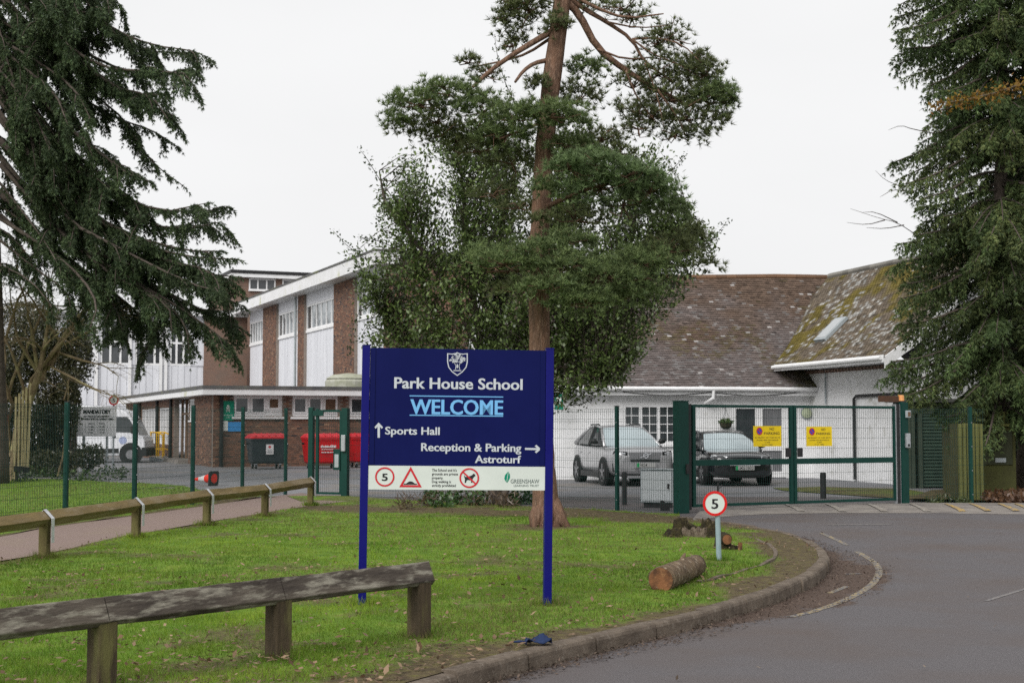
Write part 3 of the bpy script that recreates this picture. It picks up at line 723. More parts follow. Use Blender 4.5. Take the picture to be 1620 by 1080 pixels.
# wing roof
rW = Vector((.966, .259, 0)); dW = Vector((.259, -.966, 0)); E0 = Vector((8.69, 43.3, 0))
def wingroof(t, w):   # world point
    return E0 + dW * t + rW * (3.5 * w) + Vector((0, 0, 3.48 + 3.28 * (.72 * w + .28 * w * w) - .03 * max(0, t) * w))
def wr_l(t, w): return L2(wingroof(-t, w))
def wingcol(t, w):
    t = -t
    n = nz(t, w * 4, .9) * .55 + nz(t + 9, w * 4, 2.6) * .45; r = rnd.random()
    c = np.array([.155, .125, .095]); moss = np.array([.145, .115, .028])
    k = np.clip((n - .40) / .18, 0, 1); c = c * (1 - k) + moss * k
    if r < .30 * np.clip((nz(t + 3, w * 5, 1.3) - .25) * 2.4, 0, 1): c = np.array([.33, .32, .30]) * rnd.uniform(.7, 1.2)
    elif r > .88: c = c * .6
    return tuple(c * rnd.uniform(.75, 1.2))
rf = MB(); rf.grid([[tuple(wr_l(t, w / 8) - Vector((0, 0, .035))) for w in range(9)] for t in (-5.15, -2, 1, 4.6)])
rf.grid([[tuple(L2(wingroof(-t, 1 - w / 8) + rW * (7.0 * (w / 8))) - Vector((0, 0, .035))) for w in range(9)] for t in (-5.15, -2, 1, 4.6)])
wroof = rf.build('wing_roof', M['felt'], bung)
tiles('roof_tile', wroof, wr_l, -5.2, 4.6, 44, .17, wingcol)
rt = MB()
for k in range(27):
    t = -5.2 + k * .36; rt.tube([wr_l(t, 1) + Vector((0, 0, -.03)), wr_l(t + .35, 1) + Vector((0, 0, -.03))], .11, 8, c_=tuple(np.array([.20, .19, .17]) * rnd.uniform(.7, 1.15)))
rt.use = True; rt.build('ridge_tile', M['tile'], wroof, stuff=True)
# skylight on the wing roof
sk = MB(); c = wr_l(.43, .40); ue = (wr_l(1.43, .40) - wr_l(.43, .40)).normalized(); ve = (wr_l(.43, .55) - wr_l(.43, .40)).normalized(); ne = ue.cross(ve).normalized()
if ne.z < 0: ne = -ne
def quadbox(mb, c, hu, hv, h0, h1):
    P = [c + ue * a * hu + ve * b * hv + ne * h for h in (h0, h1) for a, b in ((-1, -1), (1, -1), (1, 1), (-1, 1))]
    mb.add(P, ((0, 3, 2, 1), (4, 5, 6, 7), (0, 1, 5, 4), (1, 2, 6, 5), (2, 3, 7, 6), (3, 0, 4, 7)))
quadbox(sk, c, .37, .52, 0, .10); so = sk.build('roof_window', M['grey'], bung)
sk = MB(); quadbox(sk, c, .29, .44, .10, .112); sk.build('pane', mat('pale_glass', (.33, .35, .36), rough=.1, spec=1), so)
# walls of the main range
dA, dB = 5.25, 6.95
um = lambda px: (lambda k: (k * 43.5 - 1.35) / (.987 - .161 * k))((px - 810) / 2250)
w0, w1 = um(985), um(1070); d0, d1 = um(1158), um(1242)
wl_ = MB()
for a, b, c, e in ((UL, w0, 0, 2.72), (w0, w1, 0, 1.05), (w0, w1, 2.3, 2.72), (w1, d0, 0, 2.72), (d0, d1, 2.28, 2.72), (d1, 9.4, 0, 2.72)):
    wl_.bx(a, b, 0, .25, c - .02, e)
wl_.build('wall', M['render'], bung)
gm = MB(); gm.prism([(UL, 0.25, -.02), (UL, 8.6, -.02), (UL, 8.6, 2.72), (UL, 4.4, 6.6), (UL, .25, 2.72)], (.25, 0, 0)); gm.build('gable_wall', M['render'], bung)
window(bung, w0, w1, 1.05, 2.3, 3, 'x', .03, fr=.10, bars=(2, 4))
M['curtaindark'] = mat('grey_blind', (.20, .20, .21), (.12, .12, .125), 10, .6, stretch=(6, 6, .1))
f = MB(); wd = (d1 - d0) / 2
for k in range(2):
    a, b = d0 + wd * k, d0 + wd * (k + 1)
    for x0, x1, z0, z1 in ((a, a + .12, .02, 2.28), (b - .12, b, .02, 2.28), (a + .12, b - .12, 2.16, 2.28), (a + .12, b - .12, .02, .2), (a + .12, b - .12, .85, 1.0)): f.bx(x0, x1, -.01, .09, z0, z1)
fo = f.build('glazed_door', M['white'], bung)
for k in range(2):
    a, b = d0 + wd * k + .12, d0 + wd * (k + 1) - .12
    for z0, z1 in ((.2, .85), (1.0, 2.16)):
        q = MB(); q.bx(a, b, .03, .05, z0, z1); q.build('pane', M['dglass'] if k == 0 else M['curtaindark'], fo)
q = MB(); q.bx(d0 + wd - .03, d0 + wd + .03, -.05, -.012, 1.02, 1.16); q.build('door_handle', M['black'], fo)
# eaves board, gutter, downpipe elbow, cable
g = MB(); g.bx(UL - .1, 8.95, -.36, 0, 2.56, 2.72); g.build('soffit_board', M['white'], bung)
g = MB(); g.tube([(UL - .1, -.47, 2.76), (9.0, -.47, 2.76)], .062, 8); g.build('gutter', M['white'], bung)
ue_ = um(1117) + .1; g = MB(); g.tube([(ue_, -.47, 2.72), (ue_, -.44, 2.48), (ue_ - .18, -.12, 2.32)], .05, 8); g.build('downpipe', M['white'], bung)
g = MB(); pts = [(2 + .35 * k, -.375, 2.66 - .10 * math.sin(math.pi * ((k % 8) / 8))) for k in range(17)]; g.tube(pts, .012, 5); g.build('cable', M['black'], bung)
# wing walls (facing left, and gable towards the gate)
def wp(t, r, z): return L2(E0 + dW * t + rW * r + Vector((0, 0, z)))
g = MB(); g.prism([wp(-2.0, 1.1, -.02), wp(5.0, 1.1, -.02), wp(5.0, 1.1, 3.36), wp(-2.0, 1.1, 3.36)], wp(0, 1.35, 0) - wp(0, 1.1, 0)); g.build('wing_wall', M['render'], bung)
prof = [(r, wingroof(5.0, r / 3.5).z - .06) for r in (.45, 1, 1.6, 2.3, 3.0, 3.5)]; prof += [(7 - r, z) for r, z in prof[-2::-1]]
g = MB(); g.prism([wp(5.0, 1.36, -.02)] + [wp(5.0, max(r, 1.36), z) for r, z in prof] + [wp(5.0, 6.55, -.02)], wp(4.8, 0, 0) - wp(5.0, 0, 0)); g.build('gable_wall', M['render'], bung)
g = MB(); g.bar(wp(-1.9, .60, 3.40), wp(5.0, .60, 3.40), 1.0, .04); g.build('soffit_board', M['white'], bung)
g = MB()
for k in range(34): g.bar(wp(-1.8 + k * .2, 1.06, 3.30), wp(-1.8 + k * .2 + .1, 1.06, 3.30), .09, .10)
g.build('dentil_course', M['farbrick'], bung)
g = MB(); g.bar(wp(-1.6, -.0, 3.44), wp(5.15, -.0, 3.44), .03, .2); g.tube([wp(-1.6, -.06, 3.46), wp(5.1, -.06, 3.46)], .06, 8); g.build('gutter', M['white'], bung)
g = MB(); rows = []
for k in range(13):
    w = k / 12; p = wingroof(5.18, w); b = p + Vector((0, 0, -.34 if k > 2 else -.30)); rows.append([L2(p + Vector((0, 0, .02))), L2(p + dW * .05 + Vector((0, 0, .02))), L2(b + dW * .05), L2(b)])
g.grid(rows, close=True); g.build('bargeboard', M['white'], bung)
# black pipes on the wing wall
tw = lambda px: 2.8 if px == 1350 else 4.2
g = MB(); g.tube([wp(1.6, 1.02, .05), wp(1.6, 1.02, 2.42), wp(1.75, 1.02, 2.5), wp(5.3, 1.02, 2.52)], .045, 8); g.build('rainwater_pipe', M['black'], bung)
g = MB(); g.tube([wp(-.2, 1.04, 2.3), wp(-.2, 1.04, 3.35)], .03, 8); g.build('drain_pipe', M['grey'], bung)
# ============================================================= mesh fences and gates
def wire_panel(parent, L, z0, z1, name='wire_panel', sp=.05, hs=.2, folds=True, d=.0021, x0=0.0):
    """welded mesh in local xz from x0 to x0+L"""
    vs_, fs = [], []
    def stick(a, b, r):
        n = len(vs_); ax = Vector(b) - Vector(a); o = Vector((0, 1, 0)); s = ax.cross(o).normalized()
        for p in (a, b):
            for q, w in ((-1, -1), (1, -1), (1, 1), (-1, 1)): vs_.append(tuple(Vector(p) + o * q * r + s * w * r))
        for k in range(4): fs.append((n + k, n + (k + 1) % 4, n + 4 + (k + 1) % 4, n + 4 + k))
    nx = int(L / sp)
    for k in range(1, nx): stick((x0 + L * k / nx, 0, z0), (x0 + L * k / nx, 0, z1), d)
    nzv = max(2, round((z1 - z0) / hs))
    for k in range(nzv + 1):
        z = z0 + (z1 - z0) * k / nzv; stick((x0, -.006, z), (x0 + L, -.006, z), d * 1.2)
        if folds and k in (1, nzv // 2, nzv - 1, nzv):
            stick((x0, .02, z - .05), (x0 + L, .02, z - .05), d * 1.2)
    me = bpy.data.meshes.new(name); me.from_pydata(vs_, [], fs); me.materials.append(M['wire'])
    o = bpy.data.objects.new(name, me); COL.objects.link(o); o.parent = parent; o['kind'] = 'stuff'; return o
def rhs(mb, x, y, z0, z1, w, d=None): d = d or w; mb.bx(x - w / 2, x + w / 2, y - d / 2, y + d / 2, z0, z1)
def fence_run(name, label, a, b, n, h, end_posts=(True, True), postw=.06, seats=None):
    a, b = Vector((*a, 0)), Vector((*b, 0)); d = b - a; L = d.length; rz = math.atan2(d.y, d.x)
    t = thing(name, label, 'fence', a, rz)
    st = [L * k / n for k in range(n + 1)] if seats is None else seats
    for k, x in enumerate(st):
        if (k == 0 and not end_posts[0]) or (k == len(st) - 1 and not end_posts[1]): continue
        m = MB(); rhs(m, x, 0, -.2, h + .03, postw * 1.0, postw * 1.3); po = m.build('post', M['green'], t, bevel=.006)
        c = MB(); c.bx(x - postw / 2 - .003, x + postw / 2 + .003, -postw * .65 - .004, postw * .65 + .004, h + .031, h + .045); c.build('post_cap', M['black'], po)
        c = MB()
        for z in (.2, .7, 1.2, 1.7): c.disc((x + .012, -postw * .65 - .001, z), .011, .008, (0, -.008, 0), 8)
        c.build('fixing_bolt', M['steel'], po, stuff=True)
    for k in range(len(st) - 1): wire_panel(t, st[k + 1] - st[k], .03, h - .02, x0=st[k])
    return t
fa, fb = Vector((-7.81, 25.0, 0)), Vector((-5.41, 34.1, 0)); fd = (fb - fa) / 4
fence_run('mesh_fence', 'green welded mesh fence on tall posts beside the pink path', (fa - fd * 3)[:2], fb[:2], 7, 2.02)
# pedestrian gate
gp0, gp1 = G(492, 785), G(546, 786)
gd = gp1 - gp0; grz = math.atan2(gd.y, gd.x); GL = gd.length
pg = thing('pedestrian_gate', 'narrow green mesh gate with keypad lock at the end of the path', 'gate', gp0, grz)
def stile(par, x, z0, z1, w, name='post'):
    m = MB(); rhs(m, x, 0, z0, z1, w); return m.build(name, M['green'], par, bevel=.006)
stile(pg, 0, -.2, 2.06, .12, 'gate_post'); stile(pg, GL, -.2, 2.04, .15, 'gate_post'); stile(pg, .155, .06, 2.03, .07, 'gate_stile'); stile(pg, GL - .12, .06, 1.98, .05, 'gate_stile')
m = MB(); m.bx(.19, GL - .145, -.025, .025, 1.95, 2.0); m.bx(.19, GL - .145, -.025, .025, .06, .11); m.build('gate_rail', M['green'], pg)
wire_panel(pg, GL - .34, .1, 1.95, x0=.19, folds=False)
m = MB(); m.bx(GL - .05, GL + .05, -.14, -.078, 1.05, 1.42); m.build('keypad', M['steel'], pg, bevel=.008)
m = MB(); m.bx(GL - .28, GL - .10, -.06, .04, .62, 1.1); m.build('lock_box', M['green'], pg, bevel=.008)
m = MB(); m.bx(GL - .24, GL - .14, -.075, -.061, .68, .98); m.build('lock_plate', M['grey'], pg)
m = MB(); m.bx(.03, .33, -.06, -.03, 1.86, 1.98); m.build('door_closer', M['green'], pg)
# middle fence, from the pedestrian gate to the big gate, behind the sign
mA, mB_ = Vector((*FENCE_M[0], 0)), Vector((*tuple(G(1066, 811))[:2], 0))
tot = (mB_ - mA).length; s970 = (G(970, 807) - mA).length
fence_run('mesh_fence', 'pale green welded mesh fence behind the blue sign and the pine', mA[:2], mB_[:2], 4, 1.98, (False, False),
          seats=[0, s970 * .335, s970 * .67, s970, tot])
# vehicle gates
g0, g1 = G(1078, 811), G(1428, 798.5)
vd = g1 - g0; vrz = math.atan2(vd.y, vd.x); VL = vd.length
gpL = thing('gate_post', 'thick square green gate post beside the grey cabinet', 'gate post', g0, vrz)
m = MB(); rhs(m, 0, 0, -.2, 2.09, .23, .2); m.build('post_body', M['green'], gpL, bevel=.008)
m = MB(); rhs(m, 0.175, .02, .05, 2.05, .08, .12); m.build('hinge_column', M['black'], gpL, bevel=.008)
m = MB(); m.bx(-.12, .12, -.105, .105, 2.092, 2.11); m.build('post_cap', M['green'], gpL)
m = MB(); m.bx(.03, .09, -.14, -.102, .74, .92); m.build('latch_handle', M['black'], gpL)
gpR = thing('gate_post', 'green gate post carrying an orange beacon and grey entry boxes', 'gate post', g1, vrz)
m = MB(); rhs(m, 0.02, 0, -.2, 2.12, .18, .18); m.build('post_body', M['green'], gpR, bevel=.008)
m = MB(); rhs(m, -.135, .01, .02, 2.08, .085, .12); m.build('hinge_column', M['black'], gpR, bevel=.008)
m = MB(); m.bx(-.20, -.185, -.05, .05, .02, 2.08); m.bx(-.085, -.074, -.05, .05, .02, 2.08); m.build('seal_strip', M['steel'], gpR)
m = MB(); m.bx(.02, .13, -.15, -.092, 1.80, 1.95); ib = m.build('intercom_box', M['grey'], gpR, bevel=.008)
m = MB(); m.bx(.04, .11, -.157, -.151, 1.83, 1.92); m.build('speaker_grille', M['brown'], ib)
m = MB(); m.bx(.0, .11, -.15, -.092, 1.18, 1.48); ib = m.build('key_switch', M['steel'], gpR, bevel=.01)
m = MB(); m.bx(.03, .08, -.157, -.151, 1.21, 1.26); m.build('keyhole', M['black'], ib)
m = MB(); m.disc((.02, 0, 2.12), .075, .075, (0, 0, .03), 12); m.build('beacon_base', M['black'], gpR)
m = MB(); m.disc((.0, 0, 2.15), .07, .06, (0, 0, .12), 12); m.build('beacon_lens', mat('amber_lens', (.65, .22, .04), (.75, .45, .22), 9, .3), gpR, smooth=False)
m = MB(); m.bx(-.52, -.08, -.02, .12, 2.125, 2.25); m.build('operator_arm', mat('rusty_brown', (.10, .048, .03), (.07, .04, .025), 9, .8), gpR)
def leaf(x0, x1, label, hinge_left):
    t = thing('gate_leaf', label, 'gate', g0 + Vector((math.cos(vrz), math.sin(vrz), 0)) * x0, vrz, 'two leaves of the vehicle gate'); L = x1 - x0
    for x, w in ((.035, .07), (L - .035, .07)): stile(t, x, .10, 2.04, w, 'gate_stile')
    for z0, z1 in ((1.985, 2.038), (.102, .155), (.88, .99)):
        m = MB(); m.bx(.071, L - .071, -.028, .028, z0, z1); m.build('gate_rail', M['green'], t)
    wire_panel(t, L - .14, .15, .885, x0=.07, folds=False); wire_panel(t, L - .14, .985, 1.99, x0=.07, folds=False)
    e = L if hinge_left else 0
    m = MB(); s = -1 if hinge_left else 1; m.bx(e + s * .075, e + s * .20, -.05, -.029, 1.02, 1.2); m.build('lock_case', M['black'], t)
    return t
def gx(px):     # distance along the gate line for a pixel column
    k = (px - 810) / 2250; c, s_ = math.cos(vrz), math.sin(vrz); return (k * g0.y - g0.x) / (c - k * s_)
xm = gx(1253)
gl1 = leaf(gx(1094), xm - .012, 'gate leaf beside the thick post, in front of the dark parked car', True)
gl2 = leaf(xm + .012, gx(1416), 'gate leaf beside the beacon post, in front of the white wall', False)
# yellow notices
M['yellow'] = mat('notice_yellow', (.80, .58, .01), (.72, .52, .01), 3, .45)
def notice(px0, px1, py0, py1, label):
    k0 = gx(px0); P = g0 + Vector((math.cos(vrz), math.sin(vrz), 0)) * k0; s = thing('no_parking_sign', label, 'sign', (P.x, P.y, 0), vrz, 'yellow no parking notices on the gate')
    Mx = mtx(s); a = px2loc(Mx, px0, py1, -.05); b = px2loc(Mx, px1, py0, -.05); x0, x1, z0, z1 = a.x, b.x, a.z, b.z; w, h = x1 - x0, z1 - z0
    q = MB(); q.bx(x0, x1, -.05, -.045, z0, z1); q.build('sign_plate', M['yellow'], s)
    q = MB()
    for u in (x0 + .05, x1 - .05): q.bx(u - .02, u + .02, -.044, -.012, z0 + .06, z1 - .06)
    q.build('fixing_clip', M['steel'], s)
    c = (x0 + w * .215, -.0515, z0 + h * .745); q = MB(); q.disc((c[0], -.051, c[2]), h * .155, h * .155, (0, -.001, 0), 20); q.build('roundel', mat('sign_blue', (.02, .07, .45), rough=.4), s)
    q = MB(); q.ring((c[0], -.0515, c[2]), h * .185, h * .135, (0, -.002, 0)); q.bar((c[0] - h * .11, -.053, c[2] + h * .11), (c[0] + h * .11, -.053, c[2] - h * .11), h * .05, .002, (0, 1, 0)); q.build('prohibition_ring', M['signred'], s)
    for bod, a0, a1, b0, b1 in (('NO', .58, .74, .79, .92), ('PARKING', .38, .93, .58, .71), ('IN FRONT OF THIS GATE', .06, .94, .40, .46), ('PLEASE KEEP ENTRANCE', .12, .88, .28, .335),
                                ('CLEAR', .40, .60, .175, .225), ('AT ALL TIMES', .30, .68, .06, .11)):
        text(bod, 'lettering', M['ink'], s, x0 + w * a0, x0 + w * a1, z0 + h * b0, z0 + h * b1, -.0515, bold=.012)
notice(1192, 1236, 673.5, 706, 'yellow NO PARKING notice wired to the gate leaf before the dark car')
notice(1276, 1316, 674.5, 705.5, 'yellow NO PARKING notice wired to the gate leaf before the white wall')
# fence past the gate
r0, r1 = G(1440, 798), G(1537, 797); rd = (r1 - r0); rr = r0 + rd * 1.9
fence_run('mesh_fence', 'short green mesh fence between the beacon post and the tall conifers', r0[:2], rr[:2], 2, 2.0, (False, False), seats=[0, rd.length, rd.length * 1.25])

# ============================================================= knee rails
def woodmat(name, a, b, c, s3, lo, st): return mat(name, a, b, 3, .85, .5, 30, stretch=st, c3=c, s3=s3, lo3=lo, hi3=lo + .12, bdist=.01)
M['wood_near'] = mat('weathered_lichen_timber', (.040, .032, .027), (.105, .088, .07), 2.2, .9, 1.0, 16, stretch=(.55, 2.6, 2.6), lo=.38, hi=.62, c3=(.24, .222, .18), s3=7, lo3=.49, hi3=.63, bdist=.012)
M['post_near'] = mat('damp_post_timber', (.046, .034, .021), (.085, .062, .038), 5, .9, .6, 25, stretch=(4, 4, .7), c3=(.13, .12, .045), s3=1.6, lo3=.52, hi3=.66)
M['wood_far'] = mat('mossy_rail_timber', (.23, .165, .075), (.14, .105, .05), 4, .85, .4, 30, stretch=(.5, 3, 3), c3=(.26, .20, .12), s3=2, lo3=.5, hi3=.6)
M['post_far'] = mat('green_stained_post', (.15, .135, .05), (.10, .075, .035), 4, .9, .4, 30, stretch=(3, 3, .8))
def knee_rail(name, label, pts, sec, zc, pw, ptop, mr, mp, extra0, extra1, strap=False, splits=None):
    a = Vector((*pts[0], 0)); b = Vector((*pts[-1], 0)); rz0 = math.atan2(b.y - a.y, b.x - a.x); t = thing(name, label, 'fence', a, rz0); Rm = Matrix.Rotation(-rz0, 3, 'Z')
    for i, p in enumerate(pts):
        q = pts[min(i + 1, len(pts) - 1)]; o = pts[max(i - 1, 0)]; rz = math.atan2(q[1] - o[1], q[0] - o[0]) - rz0
        m = MB(); L = Rm @ Vector((p[0] - a.x, p[1] - a.y, 0)); co, si = math.cos(rz), math.sin(rz)
        pr = []
        for u, z in ((-pw / 2, -.25), (pw / 2, -.25), (pw / 2, ptop), (0, ptop - .0), (-pw / 2, ptop)): pr.append((u, z))
        m.box((L.x, L.y, (ptop - .25) / 2), (pw, pw, ptop + .25), rz + .04 * rnd.uniform(-1, 1)); po = m.build('post', mp, t, bevel=.008)
        if strap:
            s = MB(); rows = []
            for (u, z) in ((-.105, zc - .30), (-.105, zc), (0, zc + .108), (.105, zc), (.105, zc - .06)):
                rows.append([(L.x - si * u - co * .04, L.y + co * u - si * .04, z), (L.x - si * u + co * .04, L.y + co * u + si * .04, z)])
            rows2 = [[tuple(Vector(q_) * 1.0 + Vector((0, 0, .004)) ) for q_ in r] for r in rows]
            s.grid(rows2); so = s.build('metal_strap', M['strap'], po)
            sd = so.modifiers.new('solid', 'SOLIDIFY'); sd.thickness = .005; sd.offset = 1
    P = [Rm @ (Vector((*p, 0)) - a) for p in pts]; P[0] = P[0] + (P[0] - P[1]).normalized() * extra0; P[-1] = P[-1] + (P[-1] - P[-2]).normalized() * extra1
    for k in range(len(P) - 1):
        p, q = P[k], P[k + 1]; d = (q - p).normalized(); s_ = Vector((-d.y, d.x, 0)); g_ = .004; n = 8
        rows = []
        for j in range(n + 1):
            c = p + d * g_ + (q - p - d * 2 * g_) * (j / n); jj = .004
            rows.append([c + s_ * (u + rnd.uniform(-jj, jj)) + Vector((0, 0, zc + v + rnd.uniform(-jj, jj))) for u, v in sec])
        m = MB(); m.grid(rows, close=True); m.add(rows[0], [tuple(range(len(sec)))]); m.add(rows[-1], [tuple(range(len(sec) - 1, -1, -1))])
        o = m.build('rail', mr, t, bevel=.006, fixn=True)
    return t
M['strap'] = mat('pale_strap_steel', (.62, .63, .66), (.5, .5, .53), 15, .45, metal=.2)
np_ = [tuple(G(663, 1010))[:2], tuple(G(440, 1048))[:2]]
dxy = (np_[1][0] - np_[0][0], np_[1][1] - np_[0][1])
np_ += [(np_[1][0] + dxy[0] * 1.0, np_[1][1] + dxy[1] * 1.0), (np_[1][0] + dxy[0] * 2.0, np_[1][1] + dxy[1] * 2.0), (np_[1][0] + dxy[0] * 3.0, np_[1][1] + dxy[1] * 3.0)]
knee_rail('knee_rail_fence', 'dark weathered knee rail with grey lichen on thick square posts near the kerb', np_,
          [(0.01, .098), (.075, -.045), (.045, -.082), (-.03, -.075), (-.085, .0), (-.04, .075)][::1], .492, .135, .44, M['wood_near'], M['post_near'], .10, .3)
fp = [tuple(G(*p))[:2] for p in ((70, 882), (215, 852), (327, 830), (419, 817), (491, 800))]
fp = [(fp[0][0] * 2 - fp[1][0] - .1, fp[0][1] * 2 - fp[1][1]), ] + fp
knee_rail('knee_rail_fence', 'light brown knee rail with pale metal straps along the pink path', fp,
          [(0, .10), (.09, .0), (0, -.10), (-.09, 0)], .485, .11, .44, M['wood_far'], M['post_far'], .6, .14, strap=True)

# ============================================================= the blue school sign
s0, s1 = G(572.5, 963), G(865.5, 959)
sd_ = s1 - s0; srz = math.atan2(sd_.y, sd_.x); SL = sd_.length
sg = thing('school_sign', 'large blue school welcome sign with white lettering on two blue posts', 'sign', s0, srz, lean=R(.62))
MS = mtx(sg)
M['blue'] = mat('sign_navy', (.0018, .0045, .062), (.003, .006, .072), 2, .5, spec=.12)
M['bluepost'] = mat('post_blue', (.0025, .0025, .115), (.004, .005, .13), 4, .4, spec=.2)
M['letter'] = mat('sign_letter_grey', (.50, .53, .56), rough=.45); M['sky_letter'] = mat('sign_letter_blue', (.16, .42, .72), rough=.45)
S = lambda px, py, c=-.045: px2loc(MS, px, py, c)
def SB(x0, y0, x1, y1, c=-.045):
    """pixel box on the sign to local (u0,u1,z0,z1)"""
    m = (x0 + x1) / 2; return S(x0, (y0 + y1) / 2, c).x, S(x1, (y0 + y1) / 2, c).x, S(m, y1, c).z, S(m, y0, c).z
zt = S(720, 552).z; zb = S(720, 774.5).z; zs_ = S(720, 737).z
ztl = zt + .012
for x, nm in ((0, 0), (SL, 1)):
    m = MB(); m.bx(x - .036, x + .036, -.055, .045, -.1, ztl); po = m.build('post', M['bluepost'], sg, bevel=.006)
    c = MB(); c.bx(x - .038, x + .038, -.057, .047, ztl + .001, ztl + .012); c.build('post_cap', M['bluepost'], po)
m = MB(); m.bx(.037, SL - .037, -.04, .02, zs_ + .001, zt); pn = m.build('blue_panel', M['blue'], sg)
m = MB(); m.bx(.037, SL - .037, -.046, .012, zb, zs_); m.build('white_panel', M['signwhite'], sg)
m = MB(); m.bx(.04, .085, -.047, -.041, zs_ + .01, zt - .004); m.bx(SL - .085, SL - .04, -.047, -.041, zs_ + .01, zt - .004); m.build('panel_edge', M['blue'], sg)
YL = -.0425
def stext(b, m, x0, y0, x1, y1, bold, y=YL, shear=0): u0, u1, z0, z1 = SB(x0, y0, x1, y1, y); return text(b, 'lettering', m, sg, u0, u1, z0, z1, y, bold, shear)
stext('Park House School', M['letter'], 624, 597, 826.5, 615, .022)
stext('WELCOME', M['sky_letter'], 649.5, 631, 795.7, 655, .022)
stext('Sports Hall', M['letter'], 609.5, 674.5, 695.5, 687, .022)
stext('Reception & Parking', M['letter'], 666.5, 700.5, 824.5, 713.5, .022)
stext('Astroturf', M['letter'], 751.5, 719.5, 824, 732, .022)
for yy in (626.8, 657.2):
    u0, u1, z0, z1 = SB(648, yy - .8, 796, yy + .8, YL); m = MB(); m.bx(u0, u1, YL, YL + .002, z0, z1); m.build('rule', M['sky_letter'], sg)
def plate(name, pts, m, y, th=.0015):
    q = MB(); q.prism([S(px, py, y) for px, py in pts], (0, th, 0)); return q.build(name, m, sg, fixn=True)
plate('up_arrow', [(599, 668), (606, 675.5), (604, 677.8), (601, 674.8), (601, 692), (597.3, 692), (597.3, 674.8), (594.2, 677.8), (592.3, 675.5)], M['letter'], YL)
plate('right_arrow', [(856, 710), (848.5, 716.5), (846, 714.3), (849.5, 711.6), (830.5, 711.2), (830.5, 708), (849.5, 708.4), (846, 705.4), (848.5, 703.2)], M['letter'], YL)
# crest: shield outline with a tree
shp = [(707.3, 558.5), (715, 559.3), (720, 558.5), (723.3, 556.8), (727, 558.7), (733, 559.3), (740, 558.5), (740, 573), (738, 581), (732, 588.5), (723.4, 594.5), (715, 588.5), (709.2, 581), (707.4, 573)]
cx, cy = 723.6, 575
inn = [(cx + (x - cx) * .895, cy + (y - cy) * .905) for x, y in shp]
q = MB(); A = [S(*p, YL) for p in shp]; B = [S(*p, YL) for p in inn]; n = len(A)
q.add(A + B, [(k, (k + 1) % n, n + (k + 1) % n, n + k) for k in range(n)]); q.build('crest_shield', M['letter'], sg)
q = MB(); cr = random.Random(5)
for k in range(95):
    a = cr.uniform(0, 6.28); r = math.sqrt(cr.random()); px, py = 723.5 + 12.2 * r * math.cos(a), 568.3 + 6.3 * r * math.sin(a) - (2 if abs(r * math.cos(a)) < .4 else 0)
    c = S(px, py, YL - .0003 * (k % 3)); rr = cr.uniform(.004, .0085); q.ring((c.x, c.y, c.z), rr, rr * .42, (0, -.0006, 0), 8)
for a, b, w in (((719, 574), (721.5, 579), .004), ((728, 574), (726, 579), .004), ((723.5, 576), (723.5, 582), .012), ((721.5, 579), (720.5, 584), .006), ((726, 579), (727.5, 584), .006), ((717.3, 586), (729.8, 586), .008)):
    q.bar(S(*a, YL), S(*b, YL), w, .001, (0, 1, 0))
q.build('crest_tree', M['letter'], sg)
# white strip pictograms
YW = -.0485
def ringp(px, py, ro, ri, m, name): c = S(px, py, YW); k = (S(px + 10, py, YW).x - c.x) / 10; q = MB(); q.ring((c.x, YW, c.z), ro * k, ri * k, (0, -.001, 0), 36); return q.build(name, m, sg)
ringp(608.7, 753.8, 15.3, 12.8, M['signred'], 'speed_limit_ring'); stext('5', M['ink'], 604.3, 748, 613.2, 759.8, .02, YW)
q = MB(); A = [S(x, y, YW) for x, y in ((649.8, 737.6), (667.2, 770.4), (631.6, 770))]; cc = (A[0] + A[1] + A[2]) / 3
B = [cc + (p - cc) * .70 for p in A]; q.add(A + B, [(0, 1, 4, 3), (1, 2, 5, 4), (2, 0, 3, 5)]); q.build('warning_triangle', M['signred'], sg)
plate('hump_symbol', [(638.5, 766), (638.5, 764.6), (642.5, 764.4), (646.5, 761.6), (649.5, 760.8), (652.8, 761.7), (656.5, 764.4), (659.8, 764.8), (659.8, 766.1)], M['ink'], YW)
for k, (b, x1) in enumerate((('The School and it\'s', 722.5), ('grounds are private', 724.5), ('property.', 701), ('Dog walking is', 713.5), ('strictly prohibited', 721))):
    stext(b, M['ink'], 683.3, 741.0 + 6.05 * k, x1, 745.2 + 6.05 * k, .012, YW)
ringp(742.4, 755.6, 15.6, 13.1, M['signred'], 'prohibition_ring')
q = MB(); q.bar(S(732.5, 746.2, YW), S(752.5, 765, YW), .014, .001, (0, 1, 0)); q.build('prohibition_bar', M['signred'], sg)
plate('dog_symbol', [(734.3, 750.2), (735.2, 753), (737, 754), (744, 752.4), (747.5, 750.6), (749.3, 748.6), (751, 749.6), (752.4, 752), (749.8, 754.0), (748.3, 756.2), (747, 759), (747.2, 763), (745.4, 763), (745, 759.3), (741, 758.8), (738.6, 759), (737, 763.4), (735, 763.4), (735.6, 757.5), (734.2, 753.5)], M['ink'], YW + .0006)
stext('GREENSHAW', mat('trust_grey', (.12, .15, .14), rough=.5), 807.8, 757.3, 853, 764, .006, YW); stext('LEARNING TRUST', bpy.data.materials['trust_grey'], 812.8, 765.8, 852.6, 769.4, .0, YW)
plate('leaf_emblem', [(804, 745.4), (806.6, 750), (806.8, 755), (804.4, 760), (802, 763), (799.3, 760), (797.8, 756.4), (799, 751)], M['siggreen'], YW)
q = MB(); q.bar(S(804, 747, YW - .001), S(801.8, 761, YW - .001), .004, .0006, (0, 1, 0)); q.build('leaf_vein', M['signwhite'], sg)

